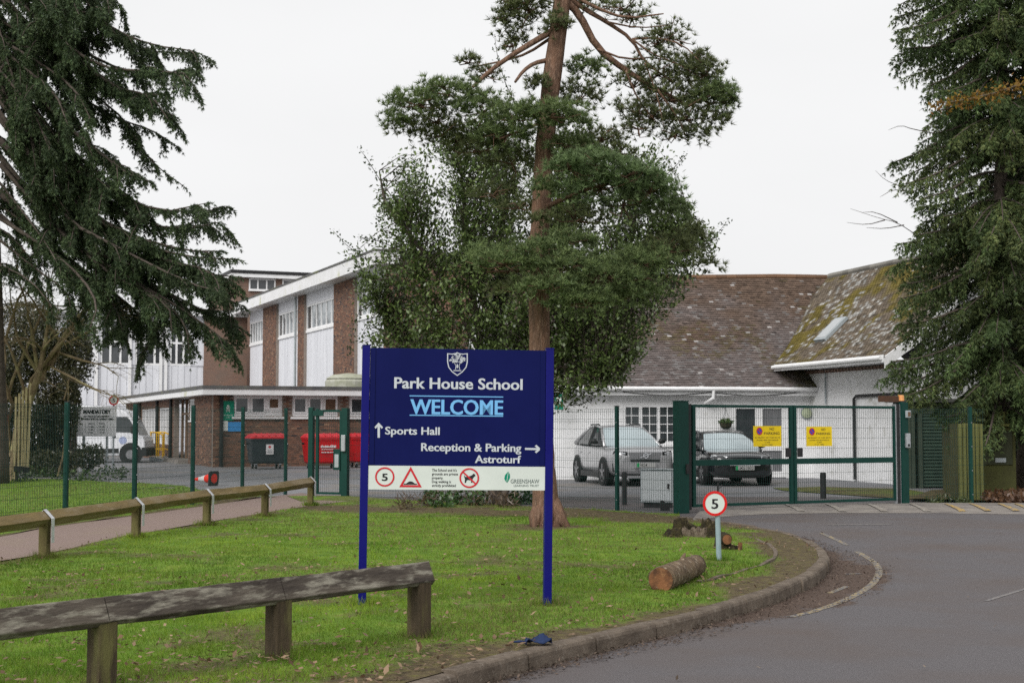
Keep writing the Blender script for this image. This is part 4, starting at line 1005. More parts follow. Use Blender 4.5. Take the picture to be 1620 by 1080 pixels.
# ============================================================= small 5 mph sign by the kerb
p0 = G(1138, 885); p0_5 = p0
t = thing('speed_limit_sign', 'round red and white 5 sign on a short grey post in the grass', 'sign', p0, R(6)); MT = mtx(t)
m = MB(); zc = px2loc(MT, 1131, 796, -.04).z; xc = px2loc(MT, 1131, 796, -.04).x
m.tube([(0, 0, -.2), (-.02, 0, zc)], .033, 12); m.build('post', mat('blue_grey_post', (.22, .30, .33), (.27, .34, .36), 9, .45), t)
m = MB(); m.disc((xc, -.036, zc), .149, .149, (0, -.006, 0), 40); m.build('sign_face', M['signwhite'], t)
m = MB(); m.ring((xc, -.0425, zc), .152, .122, (0, -.003, 0), 40); m.build('red_ring', mat('bright_sign_red', (.58, .015, .015), rough=.4), t)
text('5', 'lettering', M['ink'], t, xc - .042, xc + .04, zc - .062, zc + .062, -.0432, .022)
m = MB(); m.bx(xc - .05, xc + .07, -.028, .03, zc - .05, zc - .02); m.build('clamp', M['steel'], t)
# short post with a hook right behind it (seen over the disc)
t = thing('marker_post', 'thin dark post stub with a bent hook just behind the round 5 sign', 'post', at(1136, 800, 25.6).xy.to_3d(), 0)
m = MB(); m.tube([(0, 0, -.05), (0, 0, .62)], .014, 6); m.tube([(0, 0, .50), (.05, 0, .54), (.075, 0, .59)], .008, 5); m.build('stake', M['black'], t)

# ============================================================= log, stumps, litter, bollards, cabinet
M['logbark'] = mat('log_bark', (.19, .135, .085), (.085, .058, .038), 9, .95, 1.0, 26, c3=(.33, .27, .20), s3=16, lo3=.55, hi3=.66, bdist=.03)
M['cut'] = mat('cut_wood', (.22, .095, .042), (.07, .035, .02), 3.5, .85, .3, 30, lo=.42, hi=.56, c3=(.36, .19, .09), s3=9, lo3=.55, hi3=.7)
M['moss'] = mat('rotten_mossy_wood', (.055, .045, .018), (.022, .017, .012), 14, .95, 1.0, 40, c3=(.16, .12, .07), s3=9, lo3=.58, hi3=.68, bdist=.04)
la, lb = G(1046, 936), G(1101, 911); lr = .128
t = thing('felled_log', 'short felled log with a sawn orange brown end lying in the grass', 'log', ((la + lb) / 2).to_tuple(), 0)
c = (la + lb) / 2; d = (lb - la); n = 14
m = MB(); pts = [la - c + d * (k / n) + Vector((0, 0, lr * .93)) for k in range(n + 1)]; rr = [lr * (1.02 - .12 * k / n + .012 * math.sin(k * 1.3)) for k in range(n + 1)]
m.tube(pts, rr, 26, True, jag=.035); m.build('bark', M['logbark'], t, smooth=True)
dn = d.normalized(); m = MB(); m.disc(pts[0] - dn * .004, lr * .93, lr * .95, -dn * .012, 26); m.build('sawn_end', M['cut'], t)
m = MB(); m.tube([pts[8] + Vector((0, 0, rr[8] * .9)), pts[8] + Vector((.02, .02, rr[8] + .03)), pts[8] + Vector((.04, .04, rr[8] + .06))], [.03, .022, .012], 8, jag=.15); m.build('branch_stub', M['logbark'], t)
def rot_chunk(m, c, r, h, seed, n=14, rings=6):
    q = random.Random(seed); rows = []
    off = [q.uniform(.75, 1.2) for _ in range(n)]; top = [q.uniform(.55, 1.15) for _ in range(n)]
    for i in range(rings + 1):
        f = i / rings; rows.append([Vector((c[0] + math.cos(6.283 * k / n) * r * off[k] * (1.12 - .30 * f + q.uniform(-.05, .05)), c[1] + math.sin(6.283 * k / n) * r * off[k] * (1.12 - .30 * f + q.uniform(-.05, .05)), c[2] - .05 + (h * top[k] + .05) * f)) for k in range(n)])
    for f, dz in ((.75, -.02), (.4, -.10)):
        rows.append([Vector((c[0] + math.cos(6.283 * k / n) * r * off[k] * .8 * f, c[1] + math.sin(6.283 * k / n) * r * off[k] * .8 * f, c[2] + h * (top[k] * f + (1 - f) * .6) + dz + q.uniform(-.03, .03))) for k in range(n)])
    m.grid(rows, close=True); m.add(rows[-1], [tuple(range(n))])
sp = G(1103, 855); t = thing('rotten_stump', 'dark rotten tree stump crumbling into mossy pieces behind the log', 'stump', sp, 0)
for k, (px, py, r, h, mm) in enumerate(((1066, 852, .15, .15, 'moss'), (1079, 848, .13, .26, 'moss'), (1094, 850, .16, .15, 'cutmoss'), (1108, 851, .15, .16, 'cutmoss'), (1120, 848, .13, .25, 'moss'), (1128, 852, .11, .22, 'moss'), (1100, 846, .26, .19, 'moss'))):
    m = MB(); p = G(px, py) - sp; rot_chunk(m, (p.x, p.y, 0), r, h, k + 3)
    if 'cutmoss' not in M: M['cutmoss'] = mat('split_wood', (.20, .16, .12), (.10, .075, .05), 9, .95, 1.0, 40, stretch=(3, 3, 1), bdist=.03)
    m.build('stump_piece', M[mm], t, smooth=False)
sp = G(1147, 872); t = thing('cut_branch_stump', 'small mossy stump with a sawn brown branch end beside the 5 sign post', 'stump', sp, 0)
m = MB(); rot_chunk(m, (.0, .1, 0), .12, .22, 21); rot_chunk(m, (.10, .06, 0), .11, .08, 23); m.build('stump_piece', M['moss'], t)
m = MB(); m.tube([(.0, .12, .17), (.02, -.06, .16)], [.08, .07], 14, jag=.06); m.build('sawn_branch', M['moss'], t, smooth=True)
m = MB(); m.disc((.02, -.061, .16), .063, .063, (.001, -.006, 0), 14); m.build('sawn_end', M['cut'], t)
m = MB(); m.bar((.19, -.02, -.02), (.2, -.02, .12), .05, .03); m.build('splinter', M['cut'], t)
# blue cloth by the kerb
cp = G(850, 1020); t = thing('blue_rag', 'crumpled dark blue rag dropped on the soil beside the kerb', 'rag', cp, 0)
q = random.Random(4); rows = []
for i in range(10):
    rows.append([Vector((-.09 + .022 * i + q.uniform(-.006, .006), -.06 + .02 * j + q.uniform(-.006, .006), .02 + .035 * max(0, math.sin(i * .9 + j * .7)) + .03 * max(0, 1 - ((i - 5) ** 2 + (j - 3) ** 2) / 12) + q.uniform(-.008, .008))) for j in range(7)])
m = MB(); m.grid(rows); o = m.build('cloth', mat('blue_cloth', (.012, .022, .065), (.02, .035, .09), 20, .9), t, smooth=True); sd = o.modifiers.new('solid', 'SOLIDIFY'); sd.thickness = .006
m = MB(); m.tube([(-.08, .0, .02), (-.13, -.01, .03), (-.19, .0, .025)], [.015, .011, .006], 6); m.build('cloth_tail', bpy.data.materials['blue_cloth'], t)
# bollards and cabinet inside the gate
def bollard(px, ytop, ybot, label, w=.1, band=True):
    p = G(px, ybot); t = thing('bollard', label, 'bollard', p, 0, 'black bollards inside the gate'); h = (ybot - ytop) / 2250 * p.y; r = w / 2
    m = MB(); m.tube([(0, 0, -.1), (0, 0, h * .97), (0, 0, h)], [r, r, r * .8], 12); m.build('bollard_body', M['black'], t)
    m = MB(); m.tube([(0, 0, h * .80), (0, 0, h * .9)], [r * 1.12, r * 1.12], 12); m.build('collar', M['black'], t)
bollard(988, 746, 798, 'black bollard behind the mesh beside the grey cabinet', .10)
bollard(1302.5, 747, 788, 'black bollard behind the gate leaf by the white wall', .13, False)
cp = G(1043, 802); t = thing('control_cabinet', 'grey steel gate control cabinet standing behind the mesh fence', 'cabinet', cp, R(-14)); k = cp.y / 2250
m = MB(); m.bx(-.36, .30, -.15, .25, .10, .75); m.build('cabinet_body', M['grey'], t, bevel=.012)
m = MB(); m.bx(-.33, .27, -.165, -.152, .13, .72); dr = m.build('door', mat('pale_grey_door', (.46, .49, .50), (.42, .45, .46), 5, .5), t, bevel=.004)
m = MB(); m.bx(.19, .23, -.18, -.166, .38, .48); m.build('door_handle', M['black'], dr)
m = MB(); m.bx(-.30, .24, -.1, .2, -.02, .10); m.build('plinth', M['black'], t)
m = MB(); m.bx(-.38, .32, -.17, .27, .752, .77); m.build('cabinet_lid', M['grey'], t)
cp = G(1052, 807); t = thing('gate_stop', 'small black gate stop beside the thick green post', 'gate stop', cp, 0); m = MB(); m.prism([(-.08, 0, -.05), (.1, 0, -.05), (.09, 0, .07), (-.03, 0, .19), (-.08, 0, .19)], (0, .1, 0)); m.build('stop_block', M['black'], t, fixn=True)
# hanging basket and round wall lamp on the bungalow
hb = MBu @ Vector((um(1143), -.30, 0)); t = thing('hanging_basket', 'small green hanging basket on a bracket on the white wall', 'hanging basket', hb, FB)
zz = 1.72
m = MB(); m.tube([(0, 0, zz), (0, 0, zz - .12), (0, 0, zz - .2)], [.20, .17, .07], 14); m.build('basket', mat('coir_basket', (.03, .03, .02), (.06, .05, .03), 20, .95), t)
m = MB(); m.tube([(0, .28, zz + .5), (0, 0, zz + .5), (0, 0, zz + .42)], .012, 6)
for a in range(3): m.tube([(0, 0, zz + .42), (.18 * math.cos(a * 2.1), .18 * math.sin(a * 2.1), zz)], .005, 4)
m.build('bracket', M['black'], t)
hv = []; 
for k in range(300): a = RNG.uniform(0, 6.28); r = .21 * math.sqrt(RNG.random()); hv.append((r * math.cos(a), r * math.sin(a), zz + .0 + .10 * (1 - (r / .22) ** 2) * RNG.random()))
basket_pts = np.array(hv); BASKET = t
lp = MBu @ Vector((um(1275), -.01, 0)); t = thing('bulkhead_light', 'round pale bulkhead light on the white wall beside the glazed door', 'wall lamp', lp, FB)
m = MB(); zl = 2.02; m.tube([(0, 0, zl), (0, -.04, zl)], .19, 20); m.build('lamp_base', M['grey'], t)
m = MB(); m.tube([(0, -.041, zl), (0, -.09, zl), (0, -.12, zl)], [.17, .14, .05], 20); m.build('diffuser', mat('pale_diffuser', (.45, .50, .36), (.38, .42, .28), 6, .4), t, smooth=False)
# green assembly sign on a wall by the sign
p = at(884, 636, 42.8); t = thing('assembly_sign', 'small green sign on the white wall beside the blue sign post', 'sign', (p.x, p.y, 0), FB)
m = MB(); m.bx(-.13, .13, -.02, 0, p.z - .22, p.z + .24); m.build('sign_plate', M['siggreen'], t)
m = MB(); m.bx(-.07, .07, -.026, -.021, p.z - .05, p.z + .15); m.build('pictogram', M['signwhite'], t)
# ============================================================= shed, mossy screen and store beside the gate
t = thing('shutter_shed', 'dark green metal shed with a ribbed roller shutter behind the gate post', 'shed', (10.35, 37.4, 0), R(6))
M['shed'] = mat('shed_green', (.055, .075, .055), (.075, .095, .07), 2, .6); M['shutter'] = mat('shutter_green', (.075, .115, .085), (.06, .09, .07), 4, .5)
m = MB(); m.bx(-.05, .12, 0, .8, -.02, 2.25); m.bx(2.6, 3.4, 0, .8, -.02, 2.25); m.bx(.12, 2.6, 0, .8, 1.95, 2.25); m.bx(.12, 2.6, .3, .8, -.02, 1.95); m.build('wall', M['shed'], t)
m = MB()
for k in range(2): m.bx(.13 + .2 * k, .22 + .2 * k, -.03, .29, -.02, 2.2)
m.build('cover_strip', M['shed'], t)
for k in range(22):
    m = MB(); z = .02 + k * .088; m.prism([(.46, .06, z), (.46, .02, z + .02), (.46, .02, z + .06), (.46, .06, z + .083)], (2.1, 0, 0)); m.build('shutter_slat', M['shutter'], t, fixn=True)
m = MB(); m.bx(-.2, 3.5, -.15, 1.0, 2.252, 2.34); m.build('roof', M['felt'], t)
a, b, c = G(1518, 795), G(1492, 779), G(1558, 795)
t = thing('mossy_screen', 'pale green mossy ribbed screen with a dark side beside the conifers', 'screen', a, 0)
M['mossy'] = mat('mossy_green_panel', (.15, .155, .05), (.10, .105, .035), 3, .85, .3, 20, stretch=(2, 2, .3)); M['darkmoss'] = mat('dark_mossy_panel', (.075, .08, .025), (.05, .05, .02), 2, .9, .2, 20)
d = (c - a); L = d.length; nrb = 6; h = 1.68; ux = d.normalized(); un = Vector((-ux.y, ux.x, 0))
for k in range(nrb):
    m = MB(); p, q = ux * (L * k / nrb + .008), ux * (L * (k + 1) / nrb - .008)
    m.prism([p, q, q + un * .05, p + un * .05], (0, 0, h + rnd.uniform(-.01, .01))); m.build('board', M['mossy'], t, bevel=.006, fixn=True)
m = MB(); m.prism([un * .06, ux * L + un * .06, ux * L + un * .09, un * .09], (0, 0, h - .02)); m.build('backing', M['darkmoss'], t, fixn=True)
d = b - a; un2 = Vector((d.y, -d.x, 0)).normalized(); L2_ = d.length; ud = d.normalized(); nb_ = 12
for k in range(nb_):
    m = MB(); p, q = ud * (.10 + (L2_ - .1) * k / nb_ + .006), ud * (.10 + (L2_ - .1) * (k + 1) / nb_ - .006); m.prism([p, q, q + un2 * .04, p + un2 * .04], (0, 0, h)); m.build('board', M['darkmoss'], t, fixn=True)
p = at(1578, 790, 32.6); p.z = 0; t = thing('bin_store', 'dark mossy cupboard store half hidden by the conifer trunk', 'store', p, R(4))
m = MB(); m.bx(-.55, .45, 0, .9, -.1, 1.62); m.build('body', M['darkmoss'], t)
m = MB(); m.bx(-.46, .36, -.035, -.002, .75, 1.52); dr = m.build('door', M['mossy'] if False else mat('dark_green_door', (.03, .035, .02), (.05, .055, .03), 5, .8), t)
m = MB(); m.bx(-.05, .2, -.05, -.036, .80, .9); m.build('door_handle', M['grey'], dr)
m = MB(); m.bx(-.6, .5, -.06, .95, 1.622, 1.68); m.build('lid', M['mossy'], t)
for k in range(9):
    m = MB(); x = -.35 + .09 * k; m.bx(x, x + .055, .05, .09, 1.685, 1.95); m.build('slat', M['mossy'], t)
# ============================================================= wheelie bins
M['binred'] = mat('bin_red', (.62, .012, .018), (.52, .012, .018), 3, .4); M['bindark'] = mat('bin_charcoal', (.028, .034, .042), (.04, .046, .052), 4, .5)
M['binlid'] = mat('bin_lid_red', (.58, .02, .03), (.46, .02, .03), 5, .45); M['binwhite'] = mat('bin_print', (.75, .72, .72), rough=.5)
def wheelie_bin(label, px, py, mb_, ml, print_):
    p = G(px, py); t = thing('wheelie_bin', label, 'bin', p, FR1, 'large four wheeled bins by the brick wall')
    rows = []
    for z, w, d in ((.20, .56, .36), (.26, .60, .42), (.95, .665, .50), (1.08, .68, .52), (1.085, .70, .545), (1.14, .70, .545)):
        r = .05; rows.append([Vector((sx * w - sx * (r if i else 0) * 1, sy * d - sy * (0 if i else r), z)) for sx, sy, i in ((-1, -1, 0), (-1, -1, 1), (1, -1, 1), (1, -1, 0), (1, 1, 0), (1, 1, 1), (-1, 1, 1), (-1, 1, 0))])
    m = MB(); m.grid(rows, close=True); m.add(rows[0], [tuple(range(8))]); m.add(rows[-1], [tuple(range(7, -1, -1))]); m.build('bin_body', mb_, t, fixn=True)
    rows = []
    for z, w, d in ((1.142, .715, .56), (1.19, .715, .56), (1.215, .69, .54), (1.30, .63, .36), (1.33, .56, .2)):
        r = .06; rows.append([Vector((sx * w - sx * (r if i else 0), sy * d - sy * (0 if i else r), z)) for sx, sy, i in ((-1, -1, 0), (-1, -1, 1), (1, -1, 1), (1, -1, 0), (1, 1, 0), (1, 1, 1), (-1, 1, 1), (-1, 1, 0))])
    m = MB(); m.grid(rows, close=True); m.add(rows[0], [tuple(range(8))]); m.add(rows[-1], [tuple(range(7, -1, -1))]); m.build('lid', ml, t, fixn=True)
    m = MB()
    for k in range(5): m.bar((-.5 + .25 * k, -.53, 1.235), (-.5 + .25 * k, -.20, 1.335), .05, .03)
    m.build('lid_rib', ml, t)
    for sx in (-1, 1):
        m = MB(); m.tube([(sx * .70, 0, .95), (sx * .78, 0, .95)], .045, 10); m.build('trunnion', M['black'], t)
        for sy in (-1, 1):
            m = MB(); m.tube([(sx * .46 - .03, sy * .30, .09), (sx * .46 + .03, sy * .30, .09)], .09, 14); w_ = m.build('wheel', M['black'], t)
            m = MB(); m.bx(sx * .46 - .045, sx * .46 + .045, sy * .30 - .05, sy * .30 + .05, .09, .22); m.build('castor_fork', M['steel'], w_)
    if print_ == 'label':
        m = MB(); m.bx(-.12, .16, -.497, -.478, .55, .93); l = m.build('paper_label', M['binwhite'], t); m = MB(); m.disc((.02, -.498, .83), .05, .05, (0, -.004, 0), 16); m.build('red_mark', M['signred'], l)
        m = MB()
        for k in range(4): m.bx(-.08, .12, -.501, -.498, .60 + .04 * k, .615 + .04 * k)
        m.build('print_line', M['grey'], l)
    else:
        m = MB(); q = random.Random(9)
        # blurred white wordmark: a jagged band above two thin lines of print
        x = -.18
        while x < .42: w = q.uniform(.03, .06); h = q.uniform(.06, .11); m.bx(x, x + w * .8, -.512, -.470, .79, .79 + h); x += w
        m.build('wordmark', M['binwhite'], t)
        m = MB()
        for k in range(6): m.bx(-.14 + .085 * k, -.075 + .085 * k, -.507, -.46, .715, .742)
        for k in range(5): m.bx(-.14 + .105 * k, -.06 + .105 * k, -.500, -.45, .60, .635)
        m.build('print_line', M['binwhite'], t)
wheelie_bin('charcoal bin with a red lid and a white paper label', 421, 741, M['bindark'], M['binlid'], 'label')
wheelie_bin('red bin standing behind the narrow green gate', 509, 740.5, M['binred'], M['binlid'], 'x')
wheelie_bin('red bin half hidden by the blue sign', 578, 738.5, M['binred'], M['binlid'], 'x')
# signs on the brick corner
p = ext.matrix_world
Mx_ = mtx(ext)
t = thing('assembly_sign', 'green assembly point sign on the brick corner beside a black pipe', 'sign', Mx_ @ Vector((uf(361), -.02, 0)), FR1)
m = MB(); m.bx(-.24, .24, -.02, 0, 1.82, 2.60); m.build('sign_plate', M['siggreen'], t)
m = MB(); m.disc((0, -.021, 2.40), .05, .05, (0, -.004, 0), 10)
for a in range(4): m.bar((.0, -.023, 2.26), (.10 * math.cos(.8 + a * 1.57), -.023, 2.26 + .12 * math.sin(.8 + a * 1.57)), .035, .004, (0, 1, 0))
m.bx(-.06, .06, -.025, -.021, 2.2, 2.34); m.build('pictogram', M['signwhite'], t)
text('Fire assembly', 'lettering', M['signwhite'], t, -.19, .19, 2.02, 2.08, -.022, .01); text('point', 'lettering', M['signwhite'], t, -.09, .09, 1.92, 1.98, -.022, .01)
t = thing('notice_board', 'small white and light blue notice below the green sign', 'sign', Mx_ @ Vector((uf(366), -.02, 0)), FR1)
m = MB(); m.bx(-.44, -.13, -.03, 0, 1.42, 1.81); m.build('white_notice', M['signwhite'], t)
m = MB(); m.bx(-.12, .50, -.032, 0, 1.40, 1.77); m.build('blue_notice', M['sigblue'], t)
# yellow handrails by the side entrance
p = at(246, 722, 66); p.z = 0; t = thing('yellow_handrail', 'yellow tubular handrail at the side entrance ramp', 'handrail', p, R(-30)); k = p.y / 2250
M['yrail'] = mat('rail_yellow', (.72, .42, .02), (.62, .36, .02), 6, .5)
for s in (0, 1):
    y = s * .5
    for x in (-.30, .05, .45): m = MB(); m.tube([(x, y, 0), (x, y, 1.30 - .12 * max(0, x))], .035, 8); m.build('baluster', M['yrail'], t)
    m = MB(); m.tube([(-.34, y, 1.31), (.1, y, 1.30), (.5, y, 1.17)], .035, 8); m.build('rail', M['yrail'], t); m = MB(); m.tube([(-.34, y, .6), (.5, y, .48)], .025, 8); m.build('rail', M['yrail'], t)
p = at(254, 728, 65); p.z = 0; t = thing('access_ramp', 'small grey metal access ramp at the foot of the yellow handrail', 'ramp', p, R(-20)); m = MB(); m.prism([(-.6, 0, 0), (.5, 0, .0), (.42, 0, .05), (-.5, 0, .22), (-.6, 0, .22)], (0, 1.1, 0)); m.build('ramp_plate', M['steel'], t, fixn=True)

# ============================================================= fallen cone
M['cone'] = mat('cone_orange', (.72, .035, .018), (.60, .03, .018), 6, .5); M['conew'] = mat('cone_sleeve', (.62, .60, .60), (.5, .48, .48), 6, .5)
p = G(327, 768); t = thing('traffic_cone', 'orange and white traffic cone lying on its side at the lawn edge', 'cone', (p.x, p.y, 0), R(12))
ax = Vector((-.78, .62, .06)).normalized(); b0 = Vector((.16, 0, .20)); rp = lambda f: .145 * (1 - f) + .028 * f
bs = lambda f: b0 + ax * .62 * f + Vector((0, 0, -.075 * f))
for f0, f1, mm, nm in ((.0, .36, 'cone', 'cone_body'), (.362, .74, 'conew', 'reflective_sleeve'), (.742, 1, 'cone', 'cone_tip')):
    m = MB(); m.tube([bs(f0), bs(f1)], [rp(f0), rp(f1)], 18); m.build(nm, M[mm], t, smooth=False)
m = MB(); u = ax.cross(Vector((0, 0, 1))).normalized(); v = u.cross(ax).normalized()
m.prism([b0 - ax * .0 + (u * a + v * b) * .20 for a, b in ((-1, -.8), (-.8, -1), (.8, -1), (1, -.8), (1, .8), (.8, 1), (-.8, 1), (-1, .8))], -ax * .045); m.build('cone_base', M['black'], t, fixn=True)
m = MB(); m.tube([b0 - ax * .046, b0 - ax * .052], [.13, .13], 18); m.build('cone_mouth', M['cone'], t)

# ============================================================= MANDATORY board and speed sign
p = G(150, 748); t = thing('mandatory_board', 'white MANDATORY notice board on two grey posts beside the van', 'sign', p, R(3)); MT = mtx(t)
B_ = lambda px, py: px2loc(MT, px, py, -.05)
a, b = B_(121.5, 690), B_(184.5, 643)
m = MB(); m.bx(a.x, b.x, -.05, -.03, a.z, b.z); m.build('board', mat('board_white', (.80, .80, .82), (.74, .74, .76), 2, .5), t)
for px in (132, 168.5): x = B_(px, 700).x; m = MB(); m.tube([(x, 0, -.1), (x, 0, b.z - .05)], .045, 10); m.build('post', M['grey'], t)
w, h = b.x - a.x, b.z - a.z
for bod, x0, x1, z0, z1 in (('MANDATORY', .16, .85, .76, .90), ('NO VEHICLE MOVEMENT', .16, .83, .64, .705), ('BETWEEN THE FOLLOWING TIMES', .09, .92, .55, .615), ('08:15', .29, .42, .41, .45), ('-', .50, .53, .42, .44), ('09:00', .57, .70, .41, .45),
                            ('11:00', .29, .42, .31, .35), ('-', .50, .53, .32, .34), ('11:20', .57, .70, .31, .35), ('13:00', .29, .42, .21, .25), ('-', .50, .53, .22, .24), ('14:00', .57, .70, .21, .25), ('15:00', .29, .42, .11, .15), ('-', .50, .53, .12, .14), ('15:45', .57, .70, .11, .15)):
    text(bod, 'lettering', M['ink'], t, a.x + w * x0, a.x + w * x1, a.z + h * z0, a.z + h * z1, -.0515, .05)
p = G(180, 744); t = thing('speed_limit_sign', 'small round 5 sign on a thin post above the MANDATORY board', 'sign', (p.x, p.y + .6, 0), 0); MT = mtx(t); c = px2loc(MT, 180, 633, -.03)
m = MB(); m.tube([(c.x, 0, -.1), (c.x, 0, c.z + .25)], .03, 8); m.build('post', M['grey'], t)
m = MB(); m.disc((c.x, -.031, c.z), .165, .165, (0, -.005, 0), 24); m.build('sign_face', M['signwhite'], t); m = MB(); m.ring((c.x, -.0365, c.z), .185, .13, (0, -.003, 0), 24); m.build('red_ring', M['signred'], t)
text('5', 'lettering', M['ink'], t, c.x - .05, c.x + .05, c.z - .075, c.z + .075, -.0375, .02)

# ============================================================= pale slatted frame by the sapling
p = G(40, 762); t = thing('slatted_frame', 'tall pale timber slatted frame standing by the bare bush', 'frame', p, R(4)); MT = mtx(t)
M['paleslat'] = mat('pale_timber', (.44, .38, .22), (.34, .28, .15), 6, .8, stretch=(3, 3, .5), c3=(.16, .10, .05), s3=5, lo3=.62, hi3=.7)
for xt, xb in ((25.5, 22), (31, 29), (36.5, 34.5), (42, 38.5), (49, 43.5)):
    a = px2loc(MT, xt, 606 + (49 - xt) * .9, 0); b = px2loc(MT, xb, 742 if xb not in (22,) else 757, 0); m = MB(); m.bar(b, a, .062, .05, (0, 1, 0)); m.build('slat', M['paleslat'], t)
a = px2loc(MT, 22, 741, -.05); b = px2loc(MT, 46, 743, -.05); m = MB(); m.bar(a, b, .16, .06, (0, 1, 0)); m.build('crossbar', M['black'], t)
a = px2loc(MT, 27, 768, 0); a.z = 0; b = px2loc(MT, 27, 744, 0); m = MB(); m.tube([a, b], .03, 6); m.build('leg', M['black'], t)
p = G(4, 765); t = thing('red_post_box', 'red painted post at the edge of the bare bush', 'post', (p.x - .1, p.y, 0), 0); m = MB(); m.bx(-.18, .12, 0, .3, 0, 1.95); m.build('post_body', mat('post_red', (.35, .02, .02), (.25, .02, .02), 4, .5), t, bevel=.02); m = MB(); m.bx(-.2, .14, -.02, .32, 1.951, 2.02); m.build('post_cap', M['black'], t)

# ============================================================= vehicles
M['silver'] = mat('silver_car_paint', (.42, .42, .43), rough=.28, metal=.45, coat=.5); M['blackcar'] = mat('black_car_paint', (.012, .013, .016), rough=.12, coat=1.0, spec=.6)
M['carglass'] = mat('windscreen_painted_sky', (.36, .43, .45), (.27, .33, .35), 1.0, .06, spec=1.0); M['sideglass'] = mat('tinted_side_glass', (.02, .022, .025), rough=.06, spec=.8)  # windscreen: reflected sky painted in as a pale base colour
M['tyre'] = mat('tyre_rubber', (.02, .02, .021), (.03, .03, .03), 20, .85); M['rim'] = mat('alloy_rim', (.25, .25, .26), rough=.4, metal=.6)
M['lamp'] = mat('headlamp_glass', (.55, .57, .60), rough=.1, spec=1); M['plate'] = mat('number_plate_shaded', (.42, .42, .41), rough=.5); M['plategreen'] = mat('plate_green', (.02, .30, .10), rough=.5)  # plates: white greyed down, the shade on them put into the colour
def car(label, cat, px, py, rz, p):
    c = G(px, py); t = thing('parked_car', label, cat, (c.x, c.y, 0), rz, 'cars parked before the bungalow'); body = p['paint']
    m = MB(); rows = []
    for y, w, zl, zt_ in p['st']:
        h = zt_ - zl; rows.append([Vector((sx * w * a, y, zl + h * b)) for sx, a, b in ((-1, .0, 0), (-1, .82, 0), (-1, .97, .16), (-1, 1, .42), (-1, .985, .72), (-1, .94, .93), (-1, .82, 1.0), (-1, .42, 1.025), (1, .0, 1.035), (1, .42, 1.025), (1, .82, 1.0), (1, .94, .93), (1, .985, .72), (1, 1, .42), (1, .97, .16), (1, .82, 0))])
    m.grid(rows, close=True); n = len(rows[0]); m.add(rows[0], [tuple(range(n))]); m.add(rows[-1], [tuple(range(n - 1, -1, -1))]); m.build('body', body, t, smooth=True, subsurf=1, fixn=True)
    W = p['W']
    # greenhouse
    cw, wt, rb, rr_ = p['cowl'], p['wtop'], p['rtop'], p['rbase']     # (y, z, halfwidth)
    mid = ((wt[0] + rb[0]) / 2, max(wt[1], rb[1]) + p.get('crown', .03), (wt[2] + rb[2]) / 2 + .02)
    def across(y, z, w, bow, lift=.03, n=8): return [Vector((w * (-1 + 2 * k / n), y - bow * (1 - (-1 + 2 * k / n) ** 2), z + lift * (1 - (-1 + 2 * k / n) ** 2))) for k in range(n + 1)]
    R_ = [across(*wt, .10, .035)]
    for f in (.2, .4, .6, .8):
        y = wt[0] + (rb[0] - wt[0]) * f; z = wt[1] * (1 - f) + rb[1] * f + (mid[1] - (wt[1] + rb[1]) / 2) * 4 * f * (1 - f); w = wt[2] * (1 - f) + rb[2] * f + .02 * 4 * f * (1 - f); R_.append(across(y, z, w, .10 * (1 - f), .035))
    R_.append(across(*rb, .0, .035)); m = MB(); m.grid(R_); m.build('roof', p.get('roofm', body), t, smooth=True)
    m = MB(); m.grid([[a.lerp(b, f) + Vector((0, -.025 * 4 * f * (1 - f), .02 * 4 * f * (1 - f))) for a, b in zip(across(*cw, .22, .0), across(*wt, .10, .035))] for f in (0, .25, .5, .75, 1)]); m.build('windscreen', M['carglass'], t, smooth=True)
    m = MB(); m.grid([across(*rb, .0, .035), across(*rr_, -.12, .0)]); m.build('rear_window', M['sideglass'], t, smooth=True)
    for s in (-1, 1):
        roofe = [Vector((r[0 if s < 0 else -1].x, r[0].y, r[0].z)) for r in R_]
        belt = [Vector((s * (cw[2] + (W / 2 * .93 - cw[2]) * min(1, f * 3) if f < .8 else s * 0 + (W / 2 * .93 + (rr_[2] - W / 2 * .93) * (f - .8) / .2)), 0, 0)) for f in (0, .2, .4, .6, .8, 1)]
        belt = [Vector((s * abs(bv.x), cw[0] + (rr_[0] - cw[0]) * f, cw[1] + (rr_[1] - cw[1]) * f)) for bv, f in zip(belt, (0, .2, .4, .6, .8, 1))]
        m = MB(); m.grid([roofe, belt]); m.build('side_window', M['sideglass'], t)
        m = MB(); off = Vector((s * .008, 0, .004)); aw = [Vector(cw_) for cw_ in ((s * cw[2], cw[0], cw[1] - .02), (s * wt[2], wt[0], wt[1]))]
        m.tube([aw[0] + off, aw[1] + off], [.05, .04], 6); m.tube([q + off for q in roofe], .035, 6); m.tube([roofe[-1] + off, belt[-1] + off], [.05, .09], 6); m.build('pillar', body, t, smooth=True)
        m = MB(); k = 2 if p['kind'] == 'suv' else 3; m.bar(roofe[k] + off, belt[k] + off + Vector((0, .05, 0)), .02, .09, (s, 0, 0)); m.build('door_pillar', M['black'], t)
        if p['kind'] == 'suv':
            m = MB(); m.tube([roofe[0] + Vector((0, .15, .02)), roofe[1] + Vector((0, 0, .07)), roofe[-2] + Vector((0, 0, .07)), roofe[-1] + Vector((0, -.1, .02))], .02, 6); m.build('roof_rail', M['black'], t)
        m = MB(); mp = Vector((s * (W / 2 + .06), cw[0] + .42, cw[1] + .13)); m.tube([mp + Vector((-s * .11, 0, -.06)), mp + Vector((-s * .03, 0, 0)), mp + Vector((s * .09, .02, 0))], [.03, .085, .06], 8); m.build('wing_mirror', body if p['kind'] != 'suv' else M['black'], t, smooth=True)
